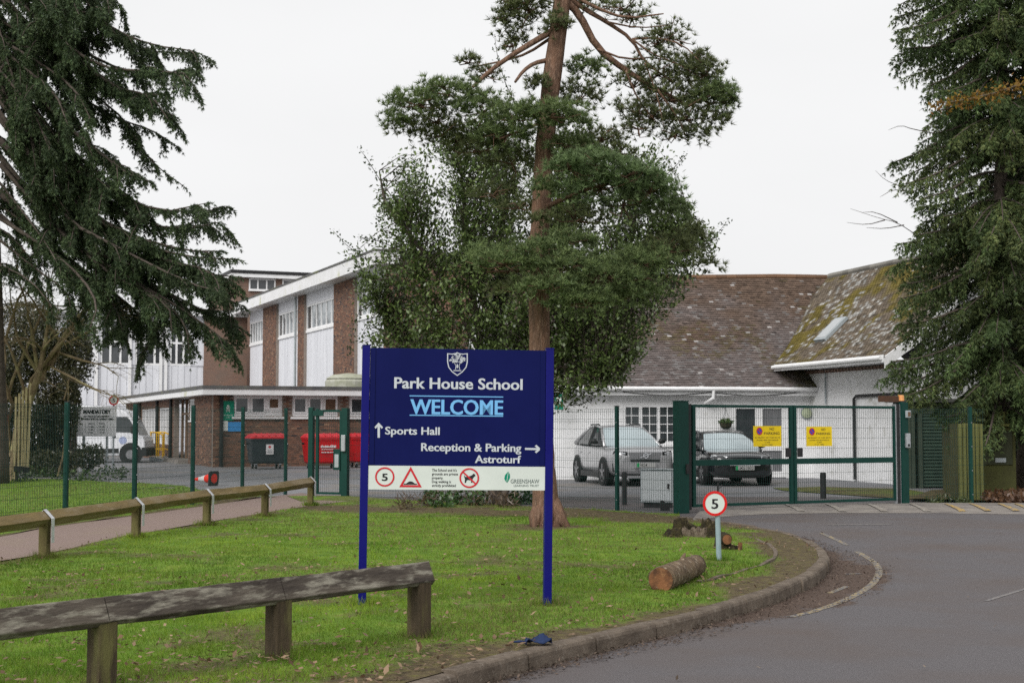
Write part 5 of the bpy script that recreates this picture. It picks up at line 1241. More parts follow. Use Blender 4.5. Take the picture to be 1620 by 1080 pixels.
        for yb in (cw[0] + 1.25, cw[0] + 2.15):
            m = MB(); m.bx(s * W / 2 * .99 - .01, s * W / 2 * .99 + .018, yb - .1, yb + .1, p['hz'], p['hz'] + .035); m.build('door_handle', body, t)
        m = MB()
        for yb in (cw[0] + .35, cw[0] + 1.38, cw[0] + 2.3): m.bx(s * W / 2 * .985 - .012, s * W / 2 + .0015, yb, yb + .012, .42, p['hz'] + .1)
        m.build('door_gap', M['black'], t)
        m = MB(); m.bx(s * (W / 2 - .02), s * (W / 2 + .012), p['wf'] + .42, p['wr'] - .42, .20, .36); m.build('sill_cladding', M['black'], t, bevel=.008)
        for yw in (p['wf'], p['wr']):
            Rw = p['R']; xo = s * (W / 2 - .005)
            m = MB(); m.disc((xo - s * .05, yw, Rw + .01), Rw * 1.16, Rw * 1.16, (s * .062, 0, 0), 28); m.build('wheel_arch', M['black'], t)
            m = MB(); m.disc((s * (W / 2 - .24), yw, Rw), Rw, Rw, (s * .25, 0, 0), 28); m.ring((s * (W / 2 + .008), yw, Rw), Rw * .98, Rw * .68, (s * .022, 0, 0), 28); wo = m.build('wheel', M['tyre'], t)
            m = MB(); xr = s * (W / 2 + .016)
            m.disc((xr, yw, Rw), .07, .06, (s * .012, 0, 0), 10)
            for a in range(5): an = a * 1.2566 + .3; m.bar((xr + s * .004, yw + .05 * math.cos(an), Rw + .05 * math.sin(an)), (xr, yw + Rw * .70 * math.cos(an), Rw + Rw * .70 * math.sin(an)), .07, .014, (1, 0, 0))
            m.ring((xr - s * .004, yw, Rw), Rw * .72, Rw * .64, (s * .012, 0, 0), 24); m.build('rim', M['rim'], wo)
    yf = p['st'][0][0]
    def front(name, pts, mm, y0, th=.03, par=None): q = MB(); q.prism([(x, y0 + bow_(x), z) for x, z in pts], (0, th, 0)); return q.build(name, mm, par or t, fixn=True, bevel=.004)
    def bow_(x): return p['bow'] * (abs(x) / .9) ** 2
    return t, front, yf
suv = dict(kind='suv', W=1.87, paint=M['silver'], hz=.86, R=.36, wf=-1.33, wr=1.37, bow=.20,
    st=[(-2.20, .62, .42, .80), (-2.17, .76, .30, .94), (-2.02, .88, .24, 1.00), (-1.6, .925, .24, 1.035), (-1.05, .935, .24, 1.07), (0, .935, .24, 1.09), (1.2, .93, .24, 1.11), (1.8, .91, .27, 1.12), (2.08, .86, .32, 1.08), (2.2, .74, .42, .98)],
    cowl=(-1.08, 1.07, .80), wtop=(-.12, 1.56, .60), rtop=(1.32, 1.55, .56), rbase=(2.04, 1.12, .76), crown=.06, roofm=M['silver'])
c, front, yf = car('silver compact SUV parked facing the mesh fence', 'car', 983, 764, R(12.5), suv)
front('grille_panel', [(-.46, .92), (.46, .92), (.40, .72), (-.40, .72)], M['rim'], -2.26)
front('bumper_slot', [(-.42, .715), (.42, .715), (.40, .665), (-.40, .665)], M['black'], -2.262)
q = MB(); q.ring((0, -2.268, .83), .075, .05, (0, -.012, 0), 20); q.bar((-.17, -2.27, .775), (.16, -2.27, .89), .022, .008, (0, 1, 0)); q.build('round_badge', M['lamp'], c)
for s in (-1, 1):
    q = MB(); q.prism([Vector((s * x, y, z)) for x, y, z in ((.50, -2.215, .93), (.80, -2.03, .96), (.84, -1.98, .86), (.62, -2.16, .82), (.5, -2.21, .84))], (0, .05, 0)); h = q.build('headlight', M['black'], c, fixn=True)
    q = MB(); q.bar((s * .55, -2.225, .89), (s * .78, -2.06, .90), .03, .02, (0, 1, 0)); q.build('light_strip', M['lamp'], h)
    front('fog_surround', [(s * .52, .58), (s * .86, .62), (s * .86, .40), (s * .60, .36)][::1], M['black'], -2.20)
front('lower_intake', [(-.62, .44), (.62, .44), (.52, .27), (-.52, .27)], M['black'], -2.245); front('skid_plate', [(-.55, .29), (.55, .29), (.46, .22), (-.46, .22)], M['rim'], -2.25)
q = MB(); q.bx(-.26, .26, -2.30, -2.285, .52, .63); pl = q.build('number_plate', M['plate'], c); q = MB(); q.bx(-.26, -.19, -2.303, -2.3005, .52, .63); q.build('green_flash', M['plategreen'], pl)
text('VK24', 'lettering', M['ink'], pl, -.17, .02, .54, .61, -2.302, .01)
q = MB(); q.bx(-.3, .3, -2.28, -2.20, .50, .65); q.build('plate_holder', M['silver'], c)
sed = dict(kind='sedan', W=1.86, paint=M['blackcar'], hz=.82, R=.35, wf=-1.37, wr=1.37, bow=.22,
    st=[(-2.28, .60, .40, .70), (-2.25, .76, .26, .80), (-2.08, .88, .20, .86), (-1.6, .925, .20, .92), (-1.0, .93, .20, .97), (0, .93, .20, .98), (1.2, .93, .20, 1.0), (1.8, .91, .24, 1.03), (2.1, .86, .30, 1.02), (2.28, .74, .42, .94)],
    cowl=(-1.12, .95, .82), wtop=(-.22, 1.39, .60), rtop=(1.0, 1.38, .58), rbase=(2.0, 1.03, .74), crown=.07)
c, front, yf = car('black fastback car parked behind the gate leaf', 'car', 1141, 763.5, R(7.5), sed)
front('lower_intake', [(-.72, .40), (.72, .40), (.60, .24), (-.60, .24)], M['black'], -2.31); front('bumper_slot', [(-.62, .70), (.62, .70), (.56, .62), (-.56, .62)], M['ink'], -2.31)
q = MB(); q.bar((-.42, -2.33, .575), (.42, -2.33, .575), .03, .03, (0, 1, 0)); q.build('bright_strip', M['lamp'], c)
for s in (-1, 1):
    q = MB(); q.prism([Vector((s * x, y, z)) for x, y, z in ((.46, -2.255, .80), (.82, -2.05, .835), (.86, -1.98, .77), (.5, -2.26, .745))], (0, .05, 0)); q.build('headlight', M['lamp'], c, fixn=True)
q = MB(); q.bx(-.26, .26, -2.345, -2.33, .44, .55); pl = q.build('number_plate', M['plate'], c); q = MB(); q.bx(-.26, -.19, -2.348, -2.3455, .44, .55); q.build('green_flash', M['plategreen'], pl)
text('LM21 NKO', 'lettering', M['ink'], pl, -.17, .24, .46, .53, -2.347, .01)
q = MB(); q.bx(-.3, .3, -2.33, -2.22, .42, .57); q.build('plate_holder', M['blackcar'], c)
# white van, side on
M['vanwhite'] = mat('van_white', (.78, .79, .82), (.70, .71, .74), 2, .35, coat=.3)
p = G(211, 727); yv = 62.5
V_ = at(207, 705, yv); t = thing('white_van', 'white panel van parked behind the MANDATORY board', 'van', (V_.x, yv, 0), R(3))
prof = [(.58, .30), (.64, .55), (.61, .95), (.53, 1.12), (.36, 1.22), (.02, 1.95), (-.25, 2.22), (-.7, 2.42), (-1.5, 2.50), (-4.6, 2.50), (-4.72, 2.3), (-4.75, .6), (-4.7, .32)]
m = MB(); m.prism([(x, 0, z) for x, z in prof], (0, 1.98, 0)); m.build('body', M['vanwhite'], t, bevel=.09, fixn=True, smooth=False)
m = MB(); m.prism([(x, -.014, z) for x, z in ((.16, 1.32), (.22, 1.38), (-.05, 1.86), (-.18, 2.0), (-.78, 2.0), (-.80, 1.34))], (0, .03, 0)); m.build('side_window', M['carglass'] if False else M['dglass'], t, fixn=True)
m = MB(); m.prism([(x, .12, z) for x, z in ((.37, 1.235), (.03, 1.965), (-.02, 1.93), (.31, 1.20))], (0, 1.74, 0)); m.build('windscreen', M['dglass'], t, fixn=True)
m = MB(); m.bx(.02, .20, -.22, -.02, 1.28, 1.62); m.build('wing_mirror', M['black'], t, bevel=.03)
m = MB(); m.bx(-3.4, -.52, -.016, .02, .42, .62); m.build('side_moulding', M['black'], t)
m = MB(); m.prism([(x, -.02, z) for x, z in ((.46, .28), (.67, .28), (.67, .62), (.58, .68), (.48, .66))], (0, 2.02, 0)); m.build('bumper', M['black'], t, fixn=True)
for x in (0, -3.75):
    m = MB(); m.disc((x, -.012, .38), .50, .50, (0, .1, 0), 26); m.build('wheel_arch', M['black'], t)
    m = MB(); m.disc((x, -.03, .355), .355, .355, (0, .26, 0), 26); w_ = m.build('wheel', M['tyre'], t); m = MB(); m.disc((x, -.046, .355), .20, .21, (0, .015, 0), 18); m.build('rim', M['rim'], w_)
m = MB()
for x in (-.84, -2.0): m.bx(x, x + .02, -.008, .02, .5, 2.1)
m.build('door_gap', M['grey'], t); m = MB(); m.bx(-.80, -.66, -.03, -.002, 1.1, 1.18); m.build('door_handle', M['black'], t)
m = MB(); m.disc((-.35, -.005, .98), .17, .17, (0, -.004, 0), 16); m.build('door_emblem', mat('faded_blue_print', (.35, .40, .58), rough=.5), t)
m = MB(); q = random.Random(2)
for k in range(7): a = q.uniform(0, 3.1); m.bar((-2.62, -.004, 1.4), (-2.62 + .32 * math.cos(a), -.004, 1.4 + .30 * math.sin(a)), .06, .006, (0, 1, 0))
m.build('side_emblem', mat('blue_print', (.04, .06, .30), rough=.5), t)
# ============================================================= foliage kit
def unit(a): return a / np.maximum(np.linalg.norm(a, axis=-1, keepdims=True), 1e-9)
def rdir(n): return unit(RNG.normal(size=(n, 3)))
class Leaves:
    def __init__(s): s.t = []; s.tc = []; s.q = []; s.qc = []
    def tri(s, c, d, l, w, col):
        sd = unit(np.cross(d, rdir(len(c)))) * (w / 2)[:, None]
        s.t.append(np.stack([c - sd, c + sd, c + d * l[:, None]], 1)); s.tc.append(col)
    def dia(s, c, d, l, w, col, up=None):
        r = rdir(len(c)) if up is None else unit(rdir(len(c)) * .7 + up)
        sd = unit(np.cross(d, r)) * (w / 2)[:, None]; m = c + d * (l * .45)[:, None]
        s.q.append(np.stack([c, m + sd, c + d * l[:, None], m - sd], 1)); s.qc.append(col)
    def build(s, name, m, parent=None, stuff=False):
        V, F, C = [], [], []; n = 0
        if s.t:
            t = np.concatenate(s.t).reshape(-1, 3); return mass(name, t, np.arange(len(t)).reshape(-1, 3), np.concatenate(s.tc), m, parent, stuff)
        t = np.concatenate(s.q).reshape(-1, 3); return mass(name, t, np.arange(len(t)).reshape(-1, 4), np.concatenate(s.qc), m, parent, stuff)
def cmix(n, a, b, jit=.25):
    k = RNG.random((n, 1)); return (np.array(a) * (1 - k) + np.array(b) * k) * RNG.uniform(1 - jit, 1 + jit, (n, 1))
def P3(pts, y0, y1):
    """pixel polyline to world with depth running y0..y1"""
    n = len(pts); return [np.array(at(px, py, y0 + (y1 - y0) * k / max(1, n - 1))) for k, (px, py) in enumerate(pts)]
def limb(mb, pts, r0, r1, n=6):
    q = smooth_line(pts, 1); mb.tube(q, [r0 + (r1 - r0) * k / (len(q) - 1) for k in range(len(q))], n)
def conifer_branch(Lv, pts, spread, droop=.35, dens=1.0, ca=(.026, .050, .026), cb=(.062, .092, .040), nl=.105, nw=.031, t0=.12, hang=.25, step=.085, per=6):
    q = np.array(resample(smooth_line(pts, 2), step)); n = len(q); T = unit(np.gradient(q, axis=0)); t = np.linspace(0, 1, n)
    S, D, Ln = [], [], []
    up = np.array([0, 0, 1.0])
    for i in range(n):
        if t[i] < t0: continue
        lat = np.cross(T[i], up); nl_ = np.linalg.norm(lat)
        lat = lat / nl_ if nl_ > .1 else np.array([1, 0, 0])
        env = spread * (.25 + .75 * min(1, (t[i] - t0) / .25)) * (1 - .72 * t[i])
        for s in (-1, 1):
            if RNG.random() > dens: continue
            S.append(q[i]); D.append(T[i] * RNG.uniform(.35, .9) + lat * s * RNG.uniform(.3, 1) + up * RNG.normal(-.12, .22)); Ln.append(env * RNG.uniform(.55, 1.15) + .08)
        if RNG.random() < hang:
            S.append(q[i]); D.append(T[i] * .3 + lat * RNG.normal(0, .4) - up * 1.0); Ln.append(env * RNG.uniform(.4, .9) + .08)
    S.append(q[-1]); D.append(T[-1]); Ln.append(.22)
    S, D, Ln = np.array(S), unit(np.array(D)), np.array(Ln)
    base = np.clip(RNG.normal(1, .22, (len(S), 1)), .5, 1.7)
    k = np.maximum(2, (Ln / .045).astype(int)); idx = np.repeat(np.arange(len(S)), k)
    f = np.concatenate([(np.arange(a) + RNG.random(a)) / a for a in k]); x = (f * Ln[idx])[:, None]
    pos = S[idx] + D[idx] * x - up * droop * x * x / np.maximum(Ln[idx][:, None], .2)
    dd = unit(D[idx] - up * (droop * 2 * x / np.maximum(Ln[idx][:, None], .2)))
    for _ in range(per):
        d = unit(dd * .8 + rdir(len(pos)) * .62); c = cmix(len(pos), ca, cb) * base[idx]
        Lv.tri(pos + rdir(len(pos)) * .012, d, RNG.uniform(.7, 1.25, len(pos)) * nl, RNG.uniform(.8, 1.2, len(pos)) * nw, c)
    return q
def ellip_leaves(Lv, c, r, n, l, w, ca, cb, shell=.35, squash_low=0, dia=True):
    d = rdir(n); rad = RNG.random(n) ** (1 / 3) * (1 - shell) + shell * RNG.random(n) ** .3
    nzv = 1 + .28 * np.sin(d[:, 0] * 5.1 + d[:, 2] * 3.3 + c[0]) * np.cos(d[:, 1] * 4.3 - d[:, 2] * 5 + c[2])
    p = np.array(c) + d * np.array(r) * (rad * nzv)[:, None]
    if dia: Lv.dia(p, rdir(n), RNG.uniform(.7, 1.3, n) * l, RNG.uniform(.7, 1.3, n) * w, cmix(n, ca, cb))
    else: Lv.tri(p, rdir(n), RNG.uniform(.7, 1.3, n) * l, RNG.uniform(.7, 1.3, n) * w, cmix(n, ca, cb))

# ============================================================= big fir on the left
YF = 40.0
fb_ = G(-8, 765); fir = thing('fir_tree', 'big dark fir with long drooping boughs hanging in front of the white wing', 'tree', fb_)
off = lambda pts: [Vector(p) - fb_ for p in pts]
tp = P3([(-8, 768), (-11, 620), (-14, 450), (-18, 250), (-24, 50), (-30, -250), (-34, -500)], fb_.y, fb_.y)
m = MB(); m.tube(off(smooth_line(tp, 1)), [.42 - .03 * k for k in range(12)][:len(smooth_line(tp, 1))] if len(smooth_line(tp, 1)) <= 12 else [.42 * (1 - .8 * k / (len(smooth_line(tp, 1)) - 1)) for k in range(len(smooth_line(tp, 1)))], 12, jag=.06)
m.build('trunk', M['bark'], fir, smooth=True)
FL = [([(-22, -190), (60, -120), (130, -60), (190, 8)], .9), ([(-20, -150), (40, -120), (90, -60), (150, 20)], .9), ([(-18, -100), (80, -20), (180, 48), (240, 72), (303, 80)], .85), ([(-16, -60), (70, 40), (160, 100), (240, 122), (309, 106)], .9),
      ([(-14, -60), (80, 50), (170, 132), (235, 165), (278, 185)], .8), ([(-14, -30), (60, 60), (140, 120), (200, 150), (262, 150)], .8), ([(60, 85), (150, 150), (198, 190), (222, 232), (246, 262), (292, 296)], .42),
      ([(40, 70), (120, 150), (190, 190), (240, 205), (280, 232)], .5), ([(-10, 60), (60, 160), (125, 215), (185, 262), (238, 288)], .8), ([(-10, 90), (70, 200), (150, 270), (215, 320), (240, 345)], .9),
      ([(-10, 120), (80, 235), (170, 305), (250, 335), (352, 332)], .85), ([(-10, 150), (90, 265), (190, 340), (280, 365), (345, 352)], .95), ([(-8, 180), (90, 300), (200, 378), (300, 408), (386, 412)], 1.0),
      ([(0, 220), (100, 335), (220, 420), (320, 458), (412, 500)], 1.0), ([(0, 250), (100, 360), (220, 440), (310, 490), (420, 546)], .95), ([(0, 260), (100, 375), (220, 455), (300, 505), (345, 582)], 1.0),
      ([(60, 340), (160, 420), (250, 470), (330, 520), (398, 572)], .8), ([(0, 300), (90, 400), (180, 465), (245, 515), (298, 586)], .9), ([(0, 340), (80, 410), (150, 452), (205, 500), (240, 580)], .75),
      ([(120, 390), (200, 420), (270, 440), (330, 440), (392, 445)], .8), ([(100, 330), (200, 385), (280, 420), (340, 430), (375, 470)], .9), ([(160, 400), (230, 450), (270, 490), (280, 540), (262, 586)], .7),
      ([(-20, 20), (30, 50), (80, 70), (140, 60)], .9), ([(-20, -40), (50, 0), (110, 20), (170, 20)], .9), ([(-18, 70), (40, 110), (90, 150), (130, 210)], .8), ([(-14, 130), (40, 170), (90, 240), (130, 300)], .8),
      ([(-10, 170), (40, 230), (90, 300), (150, 360)], .8), ([(-10, 230), (30, 290), (80, 350), (120, 390)], .45), ([(-8, 280), (40, 340), (80, 390), (110, 430)], .35), ([(-8, 320), (50, 360), (110, 400), (170, 470)], .45),
      ([(-8, 120), (20, 180), (50, 240), (70, 300)], .7), ([(-16, 0), (20, 60), (60, 130), (90, 180)], .8), ([(-12, -20), (-2, 60), (20, 150), (30, 220)], .8), ([(-12, 200), (10, 280), (30, 350), (40, 420)], .35), ([(0, 380), (60, 430), (120, 470), (150, 520)], .4)]
Lv = Leaves(); lm = MB(); fr_ = random.Random(12)
FL += [([(-60, 250), (-10, 300), (40, 350), (70, 410)], .5), ([(-60, 330), (0, 360), (50, 400), (90, 470)], .5), ([(-60, 180), (0, 230), (60, 270), (110, 340)], .7), ([(-60, 60), (-10, 100), (50, 170), (80, 240)], .8), ([(-60, -40), (0, 0), (50, 40), (100, 110)], .8),
       ([(-30, -160), (40, -90), (90, -40), (130, 30)], .8), ([(-60, 120), (10, 160), (80, 200), (120, 270)], .6), ([(-60, 400), (0, 420), (60, 450), (110, 500)], .35), ([(-40, 30), (60, 90), (110, 130), (160, 200)], .7)]
FL += [([(-32 - x, y + 20) for x, y in p], sp) for p, sp in FL[::2] if p[0][1] < 300]      # the far side of the crown, out of frame
for pts, sp in FL:
    for cpy in range(2 if sp > .6 else 1):
        j = 0 if cpy == 0 else 18; dy = fr_.uniform(-2.2, 2.2) if cpy == 0 else fr_.uniform(-3.6, 3.6)
        pts = [(x - max(0, min(35, (y - 360) * .2)) * (k_ / (len(pts) - 1)), y - max(0, y - 400) * .16) for k_, (x, y) in enumerate(pts)]
        q = [(x + fr_.uniform(-j, j) * (k / len(pts)) - (j * .8 if k == len(pts) - 1 else 0), y + fr_.uniform(-j, j) * .8) for k, (x, y) in enumerate(pts)]
        w = P3(q, YF, YF + dy); ln = np.array(resample(smooth_line(w, 2), .1)); limb(lm, off(w), .07 if sp > .5 else .04, .012)
        tone = fr_.uniform(.8, 1.25); ca = np.array((.034, .058, .030)) * tone; cb = np.array((.082, .112, .048)) * tone
        conifer_branch(Lv, w, .42 * sp + .12, droop=.5, dens=.6, hang=.5, t0=.10, ca=ca, cb=cb)
        for k in range(int((4 + 6 * sp) * (.75 if pts[-1][1] > 400 else 1))):
            t = fr_.uniform(.22, 1) ** .8; i = min(len(ln) - 2, int(t * (len(ln) - 1))); T = unit(ln[i + 1] - ln[i]); sb = ln[i]
            lat = np.array([fr_.uniform(-.6, .6), fr_.choice((-1, 1)) * fr_.uniform(.2, 1), fr_.uniform(-.9, .25)]); d = unit(T * fr_.uniform(.3, 1.0) + lat * .75); L = sp * fr_.uniform(.7, 1.9) * (1.15 - .6 * t)
            w2 = [sb, sb + d * L * .5 + np.array([0, 0, .04]), sb + d * L * .85 - np.array([0, 0, .06 * L]), sb + d * L - np.array([0, 0, .15 * L])]
            conifer_branch(Lv, w2, .34, droop=.8, dens=.72, hang=.75, t0=.08, ca=ca * fr_.uniform(.8, 1.2), cb=cb * fr_.uniform(.8, 1.25)); lm.tube(off(w2), [.025, .018, .012, .006], 4)
lm.build('limb', M['bark'], fir, smooth=True)
fo = Lv.build('foliage', M['leaf']); fo.parent = fir; fo.location = -fb_

# ============================================================= tall conifers on the right
def right_conifer(px, Yb, label, trunk_r, outline, seed, front, ytop=-260, dy=13, ca=(.050, .086, .034), cb=(.115, .162, .058), side=-1, right_reach=2.2):
    b = G(px, 672 + 1.65 * 2250 / Yb); NB = 1; t = thing('cypress_tree', label, 'tree', b, 0, 'tall drooping conifers by the gate'); r = random.Random(seed)
    tops = at(px + 2, ytop, Yb); n = 10
    path = [Vector(b).lerp(tops, k / n) + Vector((math.sin(k * 1.3) * .05, 0, 0)) for k in range(n + 1)]; path[0] = path[0] + Vector((0, 0, -.2))
    m = MB(); m.tube([p - b for p in path], [trunk_r * (1.25 if k == 0 else 1) * (1 - .6 * k / n) for k in range(n + 1)], 12, jag=.07); m.build('trunk', M['bark'], t, smooth=True)
    Lv = Leaves(); lm = MB(); y = ytop
    while y < 700:
        y += dy * r.uniform(.6, 1.4)
        xo = np.interp(y, [o[0] for o in outline], [o[1] for o in outline]) + r.uniform(-10, 44)
        tn = r.uniform(.68, 1.28); ca_, cb_ = tuple(v * tn for v in ca), tuple(v * tn * f for v, f in zip(cb, (r.uniform(.95, 1.25), 1, .95)))
        tip = at(xo, y, Yb + r.uniform(-1.6, 1.6)); zs = tip.z + r.uniform(.5, 1.3); k = (zs - b.z) / (tops.z - b.z)
        s = Vector(b).lerp(tops, min(1, max(0, k))); d = tip - s
        w = [np.array(s), np.array(s + d * .35 + Vector((0, 0, .12))), np.array(s + d * .7 - Vector((0, 0, .05))), np.array(tip)]
        conifer_branch(Lv, w, .50, droop=.85, dens=.62 if y < 520 else .5, ca=ca_, cb=cb_, nl=.10, nw=.027, per=6, hang=.9, t0=.1); limb(lm, [Vector(p) - b for p in w], .045, .01)
        # towards the viewer and to the other side
        for q in range(front):
            a = r.uniform(-2.6, -.4) if q < 2 else r.uniform(-.9, .9); L = r.uniform(1.2, 2.6) if q < 2 else r.uniform(1.2, right_reach); zz = tip.z + r.uniform(-.4, .4)
            if zz < 1.2: continue
            k = min(1, max(0, (zz + .6 - b.z) / (tops.z - b.z))); s = Vector(b).lerp(tops, k); L *= (1 if k < .8 else .8)
            e = s + Vector((math.cos(a) * L * .8, math.sin(a) * L, -r.uniform(.5, 1.1)))
            w = [np.array(s), np.array(s.lerp(e, .5) + Vector((0, 0, .15))), np.array(e)]
            conifer_branch(Lv, w, .46, droop=.85, dens=.58, ca=ca_, cb=cb_, nl=.10, nw=.027, per=6, hang=.9, t0=.15); limb(lm, [Vector(p) - b for p in w], .035, .008, 5)
    lm.build('limb', M['bark'], t, smooth=True); fo = Lv.build('foliage', M['leaf']); fo.parent = t; fo.location = -b
    return t
OUT1 = [(-300, 1440), (0, 1432), (60, 1420), (110, 1430), (150, 1462), (200, 1452), (250, 1418), (300, 1428), (345, 1452), (400, 1428), (450, 1416), (500, 1425), (545, 1440), (580, 1398), (610, 1400), (640, 1440), (660, 1470), (700, 1530)]
cy = right_conifer(1582, 33.0, 'tall drooping conifer nearest the gate, reaching over the white gable', .20, OUT1, 5, 2, dy=11)
OUT2 = [(-300, 1520), (200, 1530), (600, 1525), (660, 1560), (700, 1580)]
right_conifer(1622, 34.8, 'second tall conifer trunk just behind, at the edge of the planting bed', .22, OUT2, 8, 2, dy=17, ca=(.036, .062, .030), cb=(.075, .112, .046))
b = cy.location
for grp in (0, 1, 2):
  tw_ = MB()
  for pts in [q_ for k_, q_ in enumerate(([(1510, 390), (1450, 372), (1420, 352), (1390, 345), (1345, 330)], [(1430, 356), (1400, 362), (1370, 360)], [(1420, 352), (1385, 335), (1365, 336)], [(1400, 348), (1372, 356), (1340, 352)], [(1510, 340), (1445, 318), (1425, 295), (1400, 285), (1385, 270)], [(1430, 302), (1412, 300), (1392, 312)], [(1500, 215), (1445, 205), (1425, 198), (1405, 206)])) if (0, 0, 0, 0, 1, 1, 2)[k_] == grp]:
    limb(tw_, [Vector(p) - b for p in P3(pts, 33, 32.4)], .014, .003, 4)
  tw_.build('bare_twig', M['bark'], cy)
# yellowing bough reaching in from the right
pts = P3([(1800, 60), (1700, 108), (1620, 132), (1560, 152), (1478, 166)], 20, 21); b = Vector(pts[0]); t = thing('autumn_bough', 'thin bough of yellow brown autumn leaves across the dark conifer', 'branch', b)
m = MB(); limb(m, [Vector(p) - b for p in pts], .03, .006, 6); m.build('stem', M['twig'], t)
Lv = Leaves(); q = np.array(resample(pts, .02)); q = q[len(q) // 3:]; n = 620; i = RNG.integers(0, len(q), n)
p = q[i] + RNG.normal(size=(n, 3)) * np.array([.10, .12, .065]) * RNG.uniform(.4, 1.3, (n, 1)); Lv.dia(p, unit(rdir(n) - np.array([0, 0, .5])), RNG.uniform(.05, .09, n), RNG.uniform(.025, .045, n), cmix(n, (.20, .13, .015), (.17, .085, .025)))
fo = Lv.build('leaves', M['litter']); fo.parent = t; fo.location = -b

# ============================================================= Scots pine
pb = G(866, 834); YP = pb.y; pine = thing('pine_tree', 'tall Scots pine with a reddish bare trunk standing behind the blue sign', 'tree', pb)
TR = [(868, 838), (863, 800), (860, 740), (856, 660), (853, 560), (853, 480), (853, 400), (857, 310), (862, 230), (872, 130), (883, 50), (892, -20), (903, -150), (912, -300), (918, -430)]
tp = [Vector(p) for p in P3(TR, YP, YP)]; tp[0].z = -.15
rr = [.27, .215, .185, .172, .167, .166, .163, .158, .154, .15, .146, .142, .12, .08, .03]
m = MB(); q = []; r2 = []
for k in range(len(tp) - 1):
    for f in (0, .25, .5, .75): q.append(tp[k].lerp(tp[k + 1], f)); r2.append(rr[k] + (rr[k + 1] - rr[k]) * f)
m.tube([p - pb for p in q], r2, 20, jag=.05); m.build('trunk', M['pinebark'], pine, smooth=True)
rt_ = MB()
for a, L in ((-.5, .55), (.2, .4), (3.5, .35), (-1.6, .45), (-2.4, .4), (1.4, .4)):
    rt_.tube([Vector((math.cos(a) * .08, math.sin(a) * .08, .42)), Vector((math.cos(a) * .22, math.sin(a) * .22, .16)), Vector((math.cos(a) * L * .75, math.sin(a) * L * .75, -.03))], [.12, .10, .04], 10, jag=.06)
rt_.build('root_flare', M['pinebark'], pine, smooth=True)
PL_ = [([(893, 0), (915, 20), (945, 78), (990, 112), (1040, 142), (1090, 168)], .075, .03, .5), ([(893, -10), (925, 15), (960, 35), (1000, 62), (1020, 100), (1065, 130)], .05, .012, .2), ([(895, -15), (940, 12), (990, 30), (1050, 22)], .04, .01, -.3), ([(1000, 62), (1040, 60), (1080, 70), (1110, 100)], .02, .008, 0),
       ([(876, 48), (845, 66), (812, 86), (775, 112), (748, 138)], .06, .025, -.4), ([(868, 95), (845, 100), (828, 112), (815, 130)], .045, .02, -.6), ([(872, 60), (835, 85), (800, 96), (740, 108)], .03, .01, .5), ([(856, 330), (885, 318), (925, 300), (970, 290)], .05, .015, -1.0), ([(853, 420), (815, 430), (770, 430)], .045, .015, -.6), ([(853, 440), (900, 440), (960, 450), (1030, 440)], .05, .015, -.8),
       ([(866, 190), (830, 205), (790, 220)], .035, .012, -.5), ([(1040, 142), (1075, 190), (1085, 215)], .02, .006, .2), ([(1020, 100), (1040, 150), (1050, 200)], .015, .005, 0), ([(960, 35), (1010, 45), (1060, 40)], .018, .006, 0), ([(990, 112), (1010, 160), (1040, 195)], .02, .006, .3), ([(1090, 168), (1120, 150), (1150, 155)], .02, .006, .2),
       ([(945, 78), (990, 95), (1040, 90), (1090, 110)], .022, .006, .4), ([(1000, 62), (1030, 85), (1070, 100), (1120, 130)], .018, .005, .1), ([(858, 395), (846, 385), (838, 378)], .06, .05, -.3)]
lm = MB()
for pts, a, b_, dy in PL_: limb(lm, [Vector(p) - pb for p in P3(pts, YP, YP + dy)], a, b_, 8)
